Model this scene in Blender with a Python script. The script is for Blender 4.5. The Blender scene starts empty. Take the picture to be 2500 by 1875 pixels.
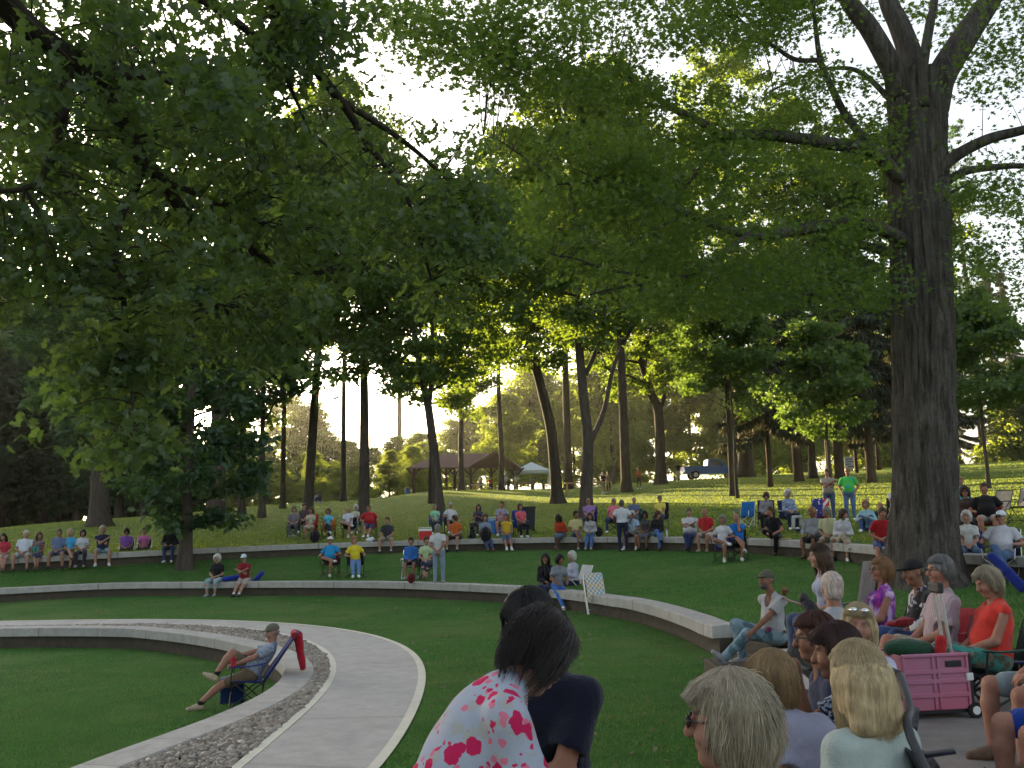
import bpy, bmesh, math, random
import numpy as np
from mathutils import Vector, Matrix, noise as mnoise
R = math.radians
random.seed(7)
rng = np.random.default_rng(11)
SC = bpy.context.scene
COL = SC.collection

# ------------------------------------------------------------------ camera, world, sun, exposure
FPX, PW, PH = 2255.0, 2500.0, 1875.0
EYE = 1.65
PITCH = math.atan(340.5 / FPX)
ROLL = math.atan(0.025)
_Rx = np.array([1.0, 0, 0]); _Uc = np.array([0, -math.sin(PITCH), math.cos(PITCH)])
CF = np.array([0, math.cos(PITCH), math.sin(PITCH)])
CR = math.cos(ROLL) * _Rx - math.sin(ROLL) * _Uc
CU = math.sin(ROLL) * _Rx + math.cos(ROLL) * _Uc
cam_d = bpy.data.cameras.new('camera')
cam = bpy.data.objects.new('camera', cam_d); COL.objects.link(cam)
cam_d.sensor_width = 36; cam_d.lens = 36 * FPX / PW
cam_d.clip_start = 0.1; cam_d.clip_end = 3000
m = Matrix.Identity(4)
for i in range(3):
    m[i][0], m[i][1], m[i][2] = CR[i], CU[i], -CF[i]
m[2][3] = EYE
cam.matrix_world = m
SC.camera = cam

SUN_AZ, SUN_EL = R(-29), R(8.8)          # azimuth from +Y (negative = to the west / camera's left side)
w = bpy.data.worlds.new('World'); SC.world = w; w.use_nodes = True
nt = w.node_tree; nt.nodes.clear()
sky = nt.nodes.new('ShaderNodeTexSky'); sky.sky_type = 'NISHITA'; sky.sun_disc = False
sky.sun_elevation = SUN_EL; sky.sun_rotation = SUN_AZ
sky.air_density = 1.0; sky.dust_density = 3.5; sky.ozone_density = 1.0
bg = nt.nodes.new('ShaderNodeBackground'); bg.inputs['Strength'].default_value = 0.09
wo = nt.nodes.new('ShaderNodeOutputWorld')
hs = nt.nodes.new('ShaderNodeHueSaturation'); hs.inputs['Saturation'].default_value = 0.52; nt.links.new(sky.outputs[0], hs.inputs['Color']); nt.links.new(hs.outputs[0], bg.inputs[0]); nt.links.new(bg.outputs[0], wo.inputs[0])
sl = bpy.data.lights.new('sun', 'SUN'); sl.energy = 5.0; sl.angle = R(0.6); sl.color = (1.0, 0.78, 0.45)
sun = bpy.data.objects.new('sun', sl); COL.objects.link(sun)
sdir = Vector((math.sin(SUN_AZ) * math.cos(SUN_EL), math.cos(SUN_AZ) * math.cos(SUN_EL), math.sin(SUN_EL)))
sun.rotation_euler = sdir.to_track_quat('Z', 'Y').to_euler()
vs = SC.view_settings
SC.display_settings.display_device = 'sRGB'
vs.view_transform = 'Standard'; vs.look = 'None'; vs.gamma = 1; vs.use_curve_mapping = False
vs.exposure = 2.58
SC.cycles.max_bounces = 7; SC.cycles.diffuse_bounces = 4; SC.cycles.transmission_bounces = 5
SC.cycles.glossy_bounces = 2; SC.cycles.transparent_max_bounces = 4
SC.cycles.caustics_reflective = False; SC.cycles.caustics_refractive = False
SC.cycles.sample_clamp_indirect = 6
SC.cycles.use_denoising = True

# ------------------------------------------------------------------ pixel helpers (photo pixels, 2500 x 1875)
O = np.array([0, 0, EYE])
def ray(px, py):
    d = (px - PW / 2) * CR + (PH / 2 - py) * CU + FPX * CF
    return d / d[1]                                   # unit depth along +Y
def at(px, py, Y): return O + ray(px, py) * Y
def onz(px, py, z):
    d = ray(px, py); return O + d * ((z - EYE) / d[2])
def proj(p):
    q = np.asarray(p, float) - O
    k = FPX / (q @ CF)
    return PW / 2 + (q @ CR) * k, PH / 2 - (q @ CU) * k

# ------------------------------------------------------------------ object helpers
def tag(o, label=None, cat=None, group=None, kind=None):
    if label: o['label'] = label
    if cat: o['category'] = cat
    if group: o['group'] = group
    if kind: o['kind'] = kind
    return o
def mesh_np(name, V, faces):
    """faces: list of index lists, or an (n,k) int array"""
    me = bpy.data.meshes.new(name)
    V = np.asarray(V, np.float32)
    if isinstance(faces, np.ndarray):
        n, k = faces.shape; idx = faces.ravel(); cnt = np.full(n, k)
    else:
        cnt = np.array([len(f) for f in faces]); idx = np.array([i for f in faces for i in f])
    me.vertices.add(len(V)); me.vertices.foreach_set('co', V.ravel())
    me.loops.add(len(idx)); me.loops.foreach_set('vertex_index', idx.astype(np.int32))
    me.polygons.add(len(cnt))
    st = np.concatenate([[0], np.cumsum(cnt)[:-1]])
    me.polygons.foreach_set('loop_start', st.astype(np.int32))
    me.update(calc_edges=True); me.validate()
    return me
def obj(name, me, mats, parent=None, smooth=False, loc=None):
    o = bpy.data.objects.new(name, me); COL.objects.link(o)
    if me is not None and not me.materials:
        for mm in (mats if isinstance(mats, (list, tuple)) else [mats]): me.materials.append(mm)
    if me is not None: me.polygons.foreach_set('use_smooth', np.full(len(me.polygons), bool(smooth)))
    if parent is not None: o.parent = parent
    if loc is not None: o.location = loc
    return o
def empty(name, loc=(0, 0, 0), rz=0):
    o = bpy.data.objects.new(name, None); COL.objects.link(o)
    o.empty_display_size = 0.2; o.location = loc; o.rotation_euler = (0, 0, rz)
    return o
class MB:
    """collects simple shapes into one mesh"""
    def __init__(s): s.V = []; s.F = []; s.n = 0
    def add(s, V, F):
        V = np.asarray(V, float)
        s.V.append(V); s.F += [[i + s.n for i in f] for f in F]; s.n += len(V); return s
    def box(s, c, size, rot=None, bev=0.0):
        h = np.array(size) / 2; bv = min(bev, h.min() * 0.9)
        if bv <= 0:
            V = np.array([[x, y, z] for x in (-1, 1) for y in (-1, 1) for z in (-1, 1)]) * h
            F = [[0, 1, 3, 2], [4, 6, 7, 5], [0, 4, 5, 1], [2, 3, 7, 6], [0, 2, 6, 4], [1, 5, 7, 3]]
        else:
            bm = bmesh.new(); bmesh.ops.create_cube(bm, size=1)
            for v in bm.verts: v.co = Vector((v.co.x * size[0], v.co.y * size[1], v.co.z * size[2]))
            bmesh.ops.bevel(bm, geom=list(bm.edges), offset=bv, segments=2, affect='EDGES', profile=0.5)
            bm.verts.index_update()
            V = np.array([v.co[:] for v in bm.verts]); F = [[v.index for v in f.verts] for f in bm.faces]; bm.free()
        if rot is not None: V = V @ np.asarray(rot).T
        return s.add(V + np.asarray(c, float), F)
    def tube(s, pts, rad, n=8, cap=True):
        V, F = sweep(pts, rad, n, cap); return s.add(V, F)
    def grid(s, P):
        P = np.asarray(P, float); a, b = P.shape[:2]
        F = [[i * b + j, i * b + j + 1, (i + 1) * b + j + 1, (i + 1) * b + j] for i in range(a - 1) for j in range(b - 1)]
        return s.add(P.reshape(-1, 3), F)
    def ell(s, c, r, nu=12, nv=8):
        V = []; F = []
        for i in range(nv + 1):
            a = math.pi * i / nv
            for j in range(nu):
                b = 2 * math.pi * j / nu
                V.append((c[0] + r[0] * math.sin(a) * math.cos(b), c[1] + r[1] * math.sin(a) * math.sin(b), c[2] + r[2] * math.cos(a)))
        for i in range(nv):
            for j in range(nu):
                F.append([i * nu + j, (i + 1) * nu + j, (i + 1) * nu + (j + 1) % nu, i * nu + (j + 1) % nu])
        return s.add(V, F)
    def lathe(s, prof, c=(0, 0, 0), n=16):
        V = []; F = []
        for r_, z_ in prof:
            for j in range(n):
                b = 2 * math.pi * j / n; V.append((c[0] + r_ * math.cos(b), c[1] + r_ * math.sin(b), c[2] + z_))
        for i in range(len(prof) - 1):
            for j in range(n): F.append([i * n + j, i * n + (j + 1) % n, (i + 1) * n + (j + 1) % n, (i + 1) * n + j])
        F.append(list(range(n))[::-1]); F.append([(len(prof) - 1) * n + j for j in range(n)])
        return s.add(V, F)
    def mesh(s, name):
        return mesh_np(name, np.concatenate(s.V), s.F)
    def build(s, name, mat, parent=None, smooth=False, loc=None):
        return obj(name, s.mesh(name), mat, parent, smooth, loc)
def nrm(v):
    v = np.asarray(v, float); l = np.linalg.norm(v); return v / l if l > 1e-9 else v
def sweep(pts, rad, n=8, cap=True, wob=None):
    P = np.asarray(pts, float); k = len(P)
    rad = np.full(k, rad) if np.isscalar(rad) else np.asarray(rad, float)
    T = np.gradient(P, axis=0); T /= np.linalg.norm(T, axis=1)[:, None] + 1e-9
    a = np.array([0, 0, 1.0]) if abs(T[0][2]) < 0.9 else np.array([1.0, 0, 0])
    u = nrm(np.cross(T[0], a)); V = []
    ang = np.arange(n) * 2 * math.pi / n
    for i in range(k):
        u = nrm(u - T[i] * (u @ T[i])); v = np.cross(T[i], u)
        rr = rad[i] * (np.ones(n) if wob is None else wob(i, ang))
        V.append(P[i] + (np.cos(ang) * rr)[:, None] * u + (np.sin(ang) * rr)[:, None] * v)
    V = np.concatenate(V)
    F = [[i * n + j, i * n + (j + 1) % n, (i + 1) * n + (j + 1) % n, (i + 1) * n + j] for i in range(k - 1) for j in range(n)]
    if cap:
        F.append(list(range(n))[::-1]); F.append([(k - 1) * n + j for j in range(n)])
    return V, F
def spline(pts, m=6):
    """Catmull-Rom resample; works on any columns"""
    P = np.asarray(pts, float); n = len(P); out = []
    Q = np.vstack([2 * P[0] - P[1], P, 2 * P[-1] - P[-2]])
    for i in range(n - 1):
        p0, p1, p2, p3 = Q[i:i + 4]
        for t in np.linspace(0, 1, m, endpoint=False):
            out.append(0.5 * (2 * p1 + (p2 - p0) * t + (2 * p0 - 5 * p1 + 4 * p2 - p3) * t * t + (3 * p1 - p0 - 3 * p2 + p3) * t ** 3))
    out.append(P[-1]); return np.array(out)

# ------------------------------------------------------------------ materials
def lin(h):
    if isinstance(h, str):
        h = h.lstrip('#'); c = [int(h[i:i + 2], 16) / 255 for i in (0, 2, 4)]
        return tuple(x / 12.92 if x <= 0.04045 else ((x + 0.055) / 1.055) ** 2.4 for x in c)
    return h
_MC = {}
def mat(name, col, rough=0.8, var=0.15, scale=12.0, bump=0.0, bscale=None, metal=0.0, spec=0.3, col2=None, stretch=None, emit=0):
    key = (name, lin(col), rough, var, scale, bump)
    if key in _MC: return _MC[key]
    m = bpy.data.materials.new(name); m.use_nodes = True
    nt = m.node_tree; b = nt.nodes['Principled BSDF']
    b.inputs['Roughness'].default_value = rough; b.inputs['Metallic'].default_value = metal
    b.inputs['Specular IOR Level'].default_value = spec
    c = np.array(lin(col)); c2 = np.array(lin(col2)) if col2 is not None else c * (1 - var)
    c1 = c if col2 is not None else np.minimum(c * (1 + var), 1)
    tc = nt.nodes.new('ShaderNodeTexCoord'); vec = tc.outputs['Object']
    if stretch is not None:
        mp = nt.nodes.new('ShaderNodeMapping'); mp.inputs['Scale'].default_value = stretch
        nt.links.new(vec, mp.inputs[0]); vec = mp.outputs[0]
    nz = nt.nodes.new('ShaderNodeTexNoise'); nz.inputs['Scale'].default_value = scale; nz.inputs['Detail'].default_value = 5
    nz.inputs['Roughness'].default_value = 0.65
    nt.links.new(vec, nz.inputs[0])
    rp = nt.nodes.new('ShaderNodeValToRGB'); rp.color_ramp.elements[0].position = 0.32; rp.color_ramp.elements[1].position = 0.68
    rp.color_ramp.elements[0].color = (*c2, 1); rp.color_ramp.elements[1].color = (*c1, 1)
    nt.links.new(nz.outputs[0], rp.inputs[0]); nt.links.new(rp.outputs[0], b.inputs['Base Color'])
    if bump:
        n2 = nt.nodes.new('ShaderNodeTexNoise'); n2.inputs['Scale'].default_value = bscale or scale * 3; n2.inputs['Detail'].default_value = 4
        nt.links.new(vec, n2.inputs[0])
        bp = nt.nodes.new('ShaderNodeBump'); bp.inputs['Strength'].default_value = bump; bp.inputs['Distance'].default_value = 0.02
        nt.links.new(n2.outputs[0], bp.inputs['Height']); nt.links.new(bp.outputs[0], b.inputs['Normal'])
    _MC[key] = m
    return m
class NT:
    def __init__(s, name):
        s.m = bpy.data.materials.new(name); s.m.use_nodes = True; s.t = s.m.node_tree; s.b = s.t.nodes['Principled BSDF']
        s.tc = s.t.nodes.new('ShaderNodeTexCoord')
    def n(s, typ, **kw):
        x = s.t.nodes.new('ShaderNode' + typ)
        for k, v in kw.items():
            k = k.replace('_', ' ')
            if k in x.inputs: x.inputs[k].default_value = v
            else: setattr(x, k.replace(' ', '_'), v)
        return x
    def l(s, a, b): s.t.links.new(a, b)
    def noise(s, scale, detail=5, rough=0.6, vec=None, stretch=None):
        v = vec if vec is not None else s.tc.outputs['Object']
        if stretch is not None:
            mp = s.n('Mapping'); mp.inputs['Scale'].default_value = stretch; s.l(v, mp.inputs[0]); v = mp.outputs[0]
        x = s.n('TexNoise', Scale=scale, Detail=detail, Roughness=rough); s.l(v, x.inputs[0]); return x.outputs[0]
    def ramp(s, fac, stops):
        r = s.n('ValToRGB'); e = r.color_ramp.elements
        while len(e) < len(stops): e.new(0.5)
        for q, (p, c) in zip(e, stops): q.position = p; q.color = (*lin(c), 1)
        s.l(fac, r.inputs[0]); return r.outputs[0]
    def mix(s, fac, a, b, mode='MIX'):
        x = s.t.nodes.new('ShaderNodeMix'); x.data_type = 'RGBA'; x.blend_type = mode
        for sock, val in ((x.inputs['Factor'], fac), (x.inputs['A'], a), (x.inputs['B'], b)):
            pass
        f, A, B = x.inputs[0], x.inputs[6], x.inputs[7]
        for sock, val in ((f, fac), (A, a), (B, b)):
            if hasattr(val, 'is_linked') or hasattr(val, 'links'): s.l(val, sock)
            elif sock is f: sock.default_value = val
            else: sock.default_value = (*lin(val), 1)
        return x.outputs[2]
    def bump(s, h, strength=0.5, dist=0.02):
        b = s.n('Bump', Strength=strength, Distance=dist); s.l(h, b.inputs['Height']); s.l(b.outputs[0], s.b.inputs['Normal'])
# ================================================================== THE GROUND: terraces, walls, path, hill
C0 = np.array([-11.0, 11.0])
Z_PATH, Z_W1, Z_IN, Z_W2, Z_LOW2 = -0.47, -0.45, -0.90, 0.01, -0.42
TR = {}
TR['w1o'] = [(347,1528.7),(463,1537.4),(579,1555.6),(640,1565.7),(722.8,1586.4),(753,1609),(764.6,1629.4),(753,1662),(715,1695),(626.6,1741),(500,1790),(376,1842),(283.6,1874)]
TR['pi'] = [(340,1524),(500,1527),(626.6,1539.6),(715,1557),(778.5,1581),(801,1612),(801,1637),(766,1698),(702.5,1761),(626.6,1822),(563,1874)]
TR['po'] = [(0,1516),(145,1513.6),(434,1512),(500,1513),(626.6,1516.8),(753,1525.6),(880,1543),(981,1574),(1026.6,1606.6),(1038,1647),(1031.6,1698),(1006,1761),(968,1819),(928,1874)]
TR['w2o'] = [(0,1435),(145,1427.7),(289,1421.6),(492,1419.6),(638,1418),(819,1417.4),(977,1418.6),(1132,1423),(1303,1430.7),(1501.7,1452),(1558,1458),(1626,1471.5),(1694,1489.6),(1739,1503),(1784,1519)]
TR['w3o'] = [(22.6,1363),(203,1351.7),(384,1344),(475,1337.7),(683,1331),(819,1327.7),(955,1322),(1094,1317.7),(1246,1312),(1341,1310),(1464,1307.7),(1643,1310),(1833,1315.7),(1947,1320),(2114,1327),(2483,1354.4)]
W3D = ([0,400,800,1250,1520,1833,2100,2483],[33,34.5,36,36,33.5,28.2,23.7,18])
def pol(P):
    d = np.asarray(P)[..., :2] - C0
    return np.arctan2(d[..., 1], d[..., 0]), np.hypot(d[..., 0], d[..., 1])
def fitpoly(P, deg, w=None):
    th, r = pol(P); lo, hi = th.min(), th.max()
    c = np.polyfit(th, r, deg)
    def f(t):
        t = np.asarray(t, float); tt = np.clip(t, lo, hi); v = np.polyval(c, tt)
        s0 = np.polyval(np.polyder(c), lo) * 0.4; s1 = np.polyval(np.polyder(c), hi) * 0.4
        e0 = np.clip(lo - t, 0, 0.6); e1 = np.clip(t - hi, 0, 0.6)
        return v - s0 * e0 + s1 * e1
    return f
W1 = np.array([onz(x, y, Z_W1) for x, y in TR['w1o']])
r_w1 = fitpoly(W1, 5)
r_pi = fitpoly(np.array([onz(x, y, Z_PATH) for x, y in TR['pi']]), 5)
r_po = fitpoly(np.array([onz(x, y, Z_PATH) for x, y in TR['po']]), 5)
W2 = np.array([onz(x, y, Z_W2) for x, y in TR['w2o']])
EDGE = np.array([(3.62,13.4),(3.54,12.0),(2.98,9.8),(2.42,7.8),(1.55,5.6),(0.42,3.6),(-0.9,2.3),(-3,1.0),(-6.5,0.0),(-11,-1.5)])
_th = np.concatenate([pol(W2)[0], pol(EDGE)[0]]); _r = np.concatenate([pol(W2)[1], pol(EDGE)[1]])
_o = np.argsort(_th); _th, _r = _th[_o], _r[_o]
_sm = spline(np.c_[_th, _r], 8)
_kw = np.ones(5) / 5
_smr = np.convolve(np.pad(_sm[:, 1], 2, mode='edge'), _kw, 'valid')
def r_w2(t): return np.interp(t, _sm[:, 0], _smr)
W3 = np.array([at(x, y, np.interp(x, *W3D)) for x, y in TR['w3o']])
r_w3 = fitpoly(W3, 5)
_t3 = pol(W3)[0]; _o3 = np.argsort(_t3); _zc = np.polyfit(_t3, W3[:, 2], 3)
def z_w3(t): return np.polyval(_zc, np.clip(t, _t3.min(), _t3.max()))
def pt(th, r, z): return np.stack([C0[0] + r * np.cos(th), C0[1] + r * np.sin(th), z + 0 * th], -1)
CAPW = 0.46
_cr = [(0,1286,65),(203,1267,68),(407,1251,72),(640,1232,78),(895,1213,85),(1085,1194,92),(1370,1188,95),(1654,1170,84),(1937,1151,85),(2200,1138,80),(2500,1121,72)]
_crc = np.array([[ray(x, y)[0], d, at(x, y, d)[2]] for x, y, d in _cr])
_w3c = np.array([[p[0] / p[1], p[1], p[2]] for p in W3[np.argsort(W3[:, 0] / W3[:, 1])]])
def hill(X, Y):
    X = np.asarray(X, float); Y = np.asarray(Y, float)
    c = X / np.maximum(Y, 4.0)
    yc = np.interp(c, _crc[:, 0], _crc[:, 1]); zc = np.interp(c, _crc[:, 0], _crc[:, 2])
    y3 = np.interp(c, _w3c[:, 0], _w3c[:, 1]); z3 = np.interp(c, _w3c[:, 0], _w3c[:, 2])
    t = np.clip((Y - y3) / (yc - y3), 0, None)
    s = np.where(t < 1, t ** 1.18, 1.0)
    over = np.clip(Y - yc, 0, None)
    z = z3 + (zc - z3) * s - 0.016 * over - 0.00012 * over ** 2 * (over < 120) - (over >= 120) * (0.00012 * 120 ** 2 + 0.02 * (over - 120))
    # rounded crest
    k = np.exp(-((t - 1) / 0.12) ** 2); z = z - 0.12 * k
    und = 0.06 * np.sin(X * 0.35 + Y * 0.11) * np.clip(t * 6, 0, 1)
    return z + und - 0.01
def midz(X, Y):
    th, r = pol(np.stack([np.asarray(X, float), np.asarray(Y, float)], -1))
    a = r_w2(th); b = r_w3(th) - CAPW + 0.05
    s = np.clip((r - a) / np.maximum(b - a, 0.5), 0, 1)
    dead = 0.12 + 0.33 * np.clip((R(26) - th) / R(18), 0, 1)
    return -0.004 + np.clip((s - dead) / (1 - dead), 0, 1) * (z_w3(th) - 0.44)
def lowz(X, Y):
    th, r = pol(np.stack([np.asarray(X, float), np.asarray(Y, float)], -1))
    a = r_po(th); b = r_w2(th) - CAPW
    return Z_PATH - 0.01 + np.clip((r - a) / np.maximum(b - a, 0.5), 0, 1) * (Z_LOW2 - Z_PATH)
def inz(X, Y): return Z_IN + 0 * np.asarray(X, float)
SURF = {'hill': hill, 'mid': midz, 'low': lowz, 'in': inz, 'pave': lambda X, Y: 0.0 * X, 'w3': None}
def surf(px, py, which):
    f = SURF[which]; d = ray(px, py)
    Y = np.concatenate([np.arange(1.5, 40, 0.02), np.arange(40, 200, 0.1)])
    P = O + d[None] * Y[:, None]
    k = np.argmax(P[:, 2] - f(P[:, 0], P[:, 1]) < 0)
    if k == 0: k = len(Y) - 1
    p = P[k].copy(); p[2] = float(f(p[0], p[1])); return p

# ---- grass material
def grass_mat(name, base, dark, dry):
    g = NT(name); b = g.b
    n1 = g.noise(0.35, 4, 0.6); n2 = g.noise(3.0, 6, 0.7); n3 = g.noise(55, 3, 0.8)
    st = g.noise(1.2, 4, 0.6, stretch=(0.25, 1.6, 1))
    c = g.mix(g.ramp(n2, [(0.3, (0, 0, 0)), (0.7, (1, 1, 1))]), dark, base)
    c = g.mix(g.ramp(n3, [(0.35, (0, 0, 0)), (0.65, (1, 1, 1))]), c, g.mix(0.5, c, dark))
    c = g.mix(g.ramp(n1, [(0.42, (0, 0, 0)), (0.7, (0.6, 0.6, 0.6))]), c, dry)
    n5 = g.noise(0.9, 5, 0.7); c = g.mix(g.ramp(n5, [(0.5, (0, 0, 0)), (0.66, (.55, .55, .55))]), c, tuple(np.array(dark) * .7))
    n6 = g.noise(0.55, 6, 0.75); c = g.mix(g.ramp(n6, [(0.66, (0, 0, 0)), (0.74, (.6, .6, .6))]), c, (0.15, 0.11, 0.06))
    c = g.mix(g.ramp(st, [(0.6, (0, 0, 0)), (0.72, (0.45, 0.45, 0.45))]), c, dry)
    g.l(c, b.inputs['Base Color']); b.inputs['Roughness'].default_value = 0.9; b.inputs['Specular IOR Level'].default_value = 0.1
    g.bump(g.noise(70, 4, 0.85), 1.0, 0.05)
    return g.m
M_GRASS = grass_mat('lawn_grass', (0.066, 0.195, 0.036), (0.044, 0.140, 0.022), (0.17, 0.22, 0.075))
M_GRASSH = grass_mat('hill_grass', (0.085, 0.165, 0.025), (0.052, 0.115, 0.018), (0.15, 0.17, 0.045))
def conc_mat(name, col, var=0.16, stain=0.45, joint=0):
    g = NT(name); b = g.b
    c = np.array(lin(col))
    n1 = g.noise(0.8, 6, 0.65); n2 = g.noise(45, 4, 0.8); n3 = g.noise(5, 6, 0.7)
    cc = g.mix(g.ramp(n3, [(0.35, (0, 0, 0)), (0.7, (1, 1, 1))]), tuple(c * (1 - var)), tuple(c * (1 + var)))
    cc = g.mix(g.ramp(n1, [(0.5, (0, 0, 0)), (0.8, (stain, stain, stain))]), cc, tuple(c * 0.6))
    cc = g.mix(g.ramp(n2, [(0.3, (0.4, 0.4, 0.4)), (0.55, (0, 0, 0))]), cc, tuple(c * 0.7))
    if joint:      # radial joints between the cast lengths, and damp streaks beside them
        ge = g.n('NewGeometry'); sp = g.n('SeparateXYZ'); g.l(ge.outputs['Position'], sp.inputs[0])
        ax = g.n('Math', operation='SUBTRACT'); g.l(sp.outputs[0], ax.inputs[0]); ax.inputs[1].default_value = C0[0]
        ay = g.n('Math', operation='SUBTRACT'); g.l(sp.outputs[1], ay.inputs[0]); ay.inputs[1].default_value = C0[1]
        an_ = g.n('Math', operation='ARCTAN2'); g.l(ay.outputs[0], an_.inputs[0]); g.l(ax.outputs[0], an_.inputs[1])
        mu = g.n('Math', operation='MULTIPLY'); g.l(an_.outputs[0], mu.inputs[0]); mu.inputs[1].default_value = joint
        pp = g.n('Math', operation='PINGPONG'); g.l(mu.outputs[0], pp.inputs[0]); pp.inputs[1].default_value = .5
        cc = g.mix(g.ramp(pp.outputs[0], [(0.0, (.85, .85, .85)), (0.012, (0, 0, 0))]), cc, tuple(c * .25))
        sm = g.n('Math', operation='SNAP'); g.l(mu.outputs[0], sm.inputs[0]); sm.inputs[1].default_value = 1.0
        wn = g.n('TexWhiteNoise', noise_dimensions='1D'); g.l(sm.outputs[0], wn.inputs['W']); cc = g.mix(g.ramp(wn.outputs[0], [(0, (0, 0, 0)), (1, (.30, .30, .30))]), cc, tuple(c * .72))
    g.l(cc, b.inputs['Base Color']); b.inputs['Roughness'].default_value = 0.85; b.inputs['Specular IOR Level'].default_value = 0.25
    g.bump(n2, 0.35, 0.01)
    return g.m
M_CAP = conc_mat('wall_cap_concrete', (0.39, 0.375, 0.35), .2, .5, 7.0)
M_WALL = conc_mat('wall_stem_concrete', (0.075, 0.062, 0.047), 0.25, 0.6)  # brown stem, its colour darkened for the shadow beneath the caps; steps share it
M_PATH = conc_mat('path_concrete', (0.395, 0.38, 0.36), 0.13)
M_BAND = conc_mat('path_band_concrete', (0.60, 0.575, 0.48), 0.08)
M_PAVE = conc_mat('pavement_concrete', (0.23, 0.205, 0.185))
M_SOIL = mat('bare_soil', (0.10, 0.075, 0.05), 0.95, 0.35, 14, 0.6)

def ring(name, th, ra, rb, za, zb, m, nr=2, zf=None, smooth=True, kind='structure'):
    T = th[:, None]; s = np.linspace(0, 1, nr)[None]
    rA = ra(th)[:, None]; rB = rb(th)[:, None]
    r = rA + (rB - rA) * s
    X = C0[0] + r * np.cos(T); Y = C0[1] + r * np.sin(T)
    if zf is not None: Z = zf(X, Y)
    else:
        zA = (za(th) if callable(za) else za + 0 * th)[:, None]; zB = (zb(th) if callable(zb) else zb + 0 * th)[:, None]
        Z = zA + (zB - zA) * s
    P = np.stack([X, Y, Z], -1); a, b = P.shape[:2]
    i = np.arange(a - 1)[:, None] * b + np.arange(b - 1)[None]
    F = np.stack([i, i + 1, i + b + 1, i + b], -1).reshape(-1, 4)
    # face up
    o = obj(name, mesh_np(name, P.reshape(-1, 3), F[:, ::-1]), m, smooth=smooth)
    if kind: o['kind'] = kind
    return o
thA = np.radians(np.arange(-70, 165, 0.5))
cst = lambda v: (lambda t: v + 0 * t)
ring('inner_lawn', thA, cst(0.0), lambda t: r_w1(t) - CAPW + 0.06, Z_IN, Z_IN, M_GRASS, 14)
ring('lower_lawn', thA, lambda t: r_po(t) - 0.05, lambda t: r_w2(t) - CAPW + 0.06, 0, 0, M_GRASS, 20, zf=lambda X, Y: lowz(X, Y))
ring('middle_lawn', thA, lambda t: r_w2(t) - 0.02, lambda t: r_w3(t) - CAPW + 0.06, 0, 0, M_GRASS, 24, zf=midz)
# path with its two pale concrete edge bands
BW = 0.11
ring('path', thA, lambda t: r_pi(t) + BW, lambda t: r_po(t) - BW, Z_PATH, Z_PATH, M_PATH, 4)
ring('path_edge_band', thA, r_pi, lambda t: r_pi(t) + BW, Z_PATH + 0.004, Z_PATH + 0.004, M_BAND)
ring('path_edge_band', thA, lambda t: r_po(t) - BW, r_po, Z_PATH + 0.004, Z_PATH + 0.004, M_BAND)
ring('pebble_bed', thA, lambda t: r_w1(t) - 0.02, lambda t: r_pi(t) + 0.01, Z_PATH - 0.03, Z_PATH - 0.03, M_SOIL, 3)

def wall(name, th, rb, zt, zfoot, label, jseg=4.0):
    """retaining wall: stem below, overhanging cap above; one thing"""
    root = empty(name, tuple(pt(th[:1], rb(th[:1]), zfoot(th[:1]))[0]))
    loc = np.array(root.location)
    def prof(offs, zs):
        rows = []
        for o_, z_ in zip(offs, zs): rows.append(pt(th, rb(th) + o_, z_(th)))
        P = np.stack(rows, 1) - loc; mb = MB(); n, k = P.shape[:2]
        V = P.reshape(-1, 3); F = []
        for i in range(n - 1):
            for j in range(k): F.append([i * k + j, i * k + (j + 1) % k, (i + 1) * k + (j + 1) % k, (i + 1) * k + j])
        F.append(list(range(k))); F.append([(n - 1) * k + j for j in range(k)][::-1])
        return mb.add(V, F)
    b = 0.015; ct = 0.19
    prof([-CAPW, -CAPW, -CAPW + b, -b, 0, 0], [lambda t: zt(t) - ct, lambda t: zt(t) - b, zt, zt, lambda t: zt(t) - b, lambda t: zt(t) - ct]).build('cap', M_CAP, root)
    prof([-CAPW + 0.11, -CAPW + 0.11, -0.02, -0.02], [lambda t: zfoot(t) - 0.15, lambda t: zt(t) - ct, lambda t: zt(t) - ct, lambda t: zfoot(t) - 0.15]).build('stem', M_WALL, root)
    tag(root, label, 'wall'); return root
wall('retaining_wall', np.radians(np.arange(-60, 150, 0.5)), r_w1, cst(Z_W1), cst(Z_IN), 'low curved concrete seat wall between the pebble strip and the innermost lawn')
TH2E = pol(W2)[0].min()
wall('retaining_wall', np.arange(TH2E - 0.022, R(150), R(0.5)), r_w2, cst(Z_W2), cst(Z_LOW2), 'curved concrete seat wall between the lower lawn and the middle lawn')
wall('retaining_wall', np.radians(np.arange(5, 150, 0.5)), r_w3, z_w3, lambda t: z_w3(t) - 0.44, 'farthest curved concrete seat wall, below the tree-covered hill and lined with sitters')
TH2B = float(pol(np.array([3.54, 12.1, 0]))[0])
wall('terrace_wall', np.arange(R(-70), TH2B, R(0.5)), r_w2, cst(Z_W2 - 0.001), cst(Z_LOW2), 'concrete block wall edging the paved terrace beside the crowd in front')
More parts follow.
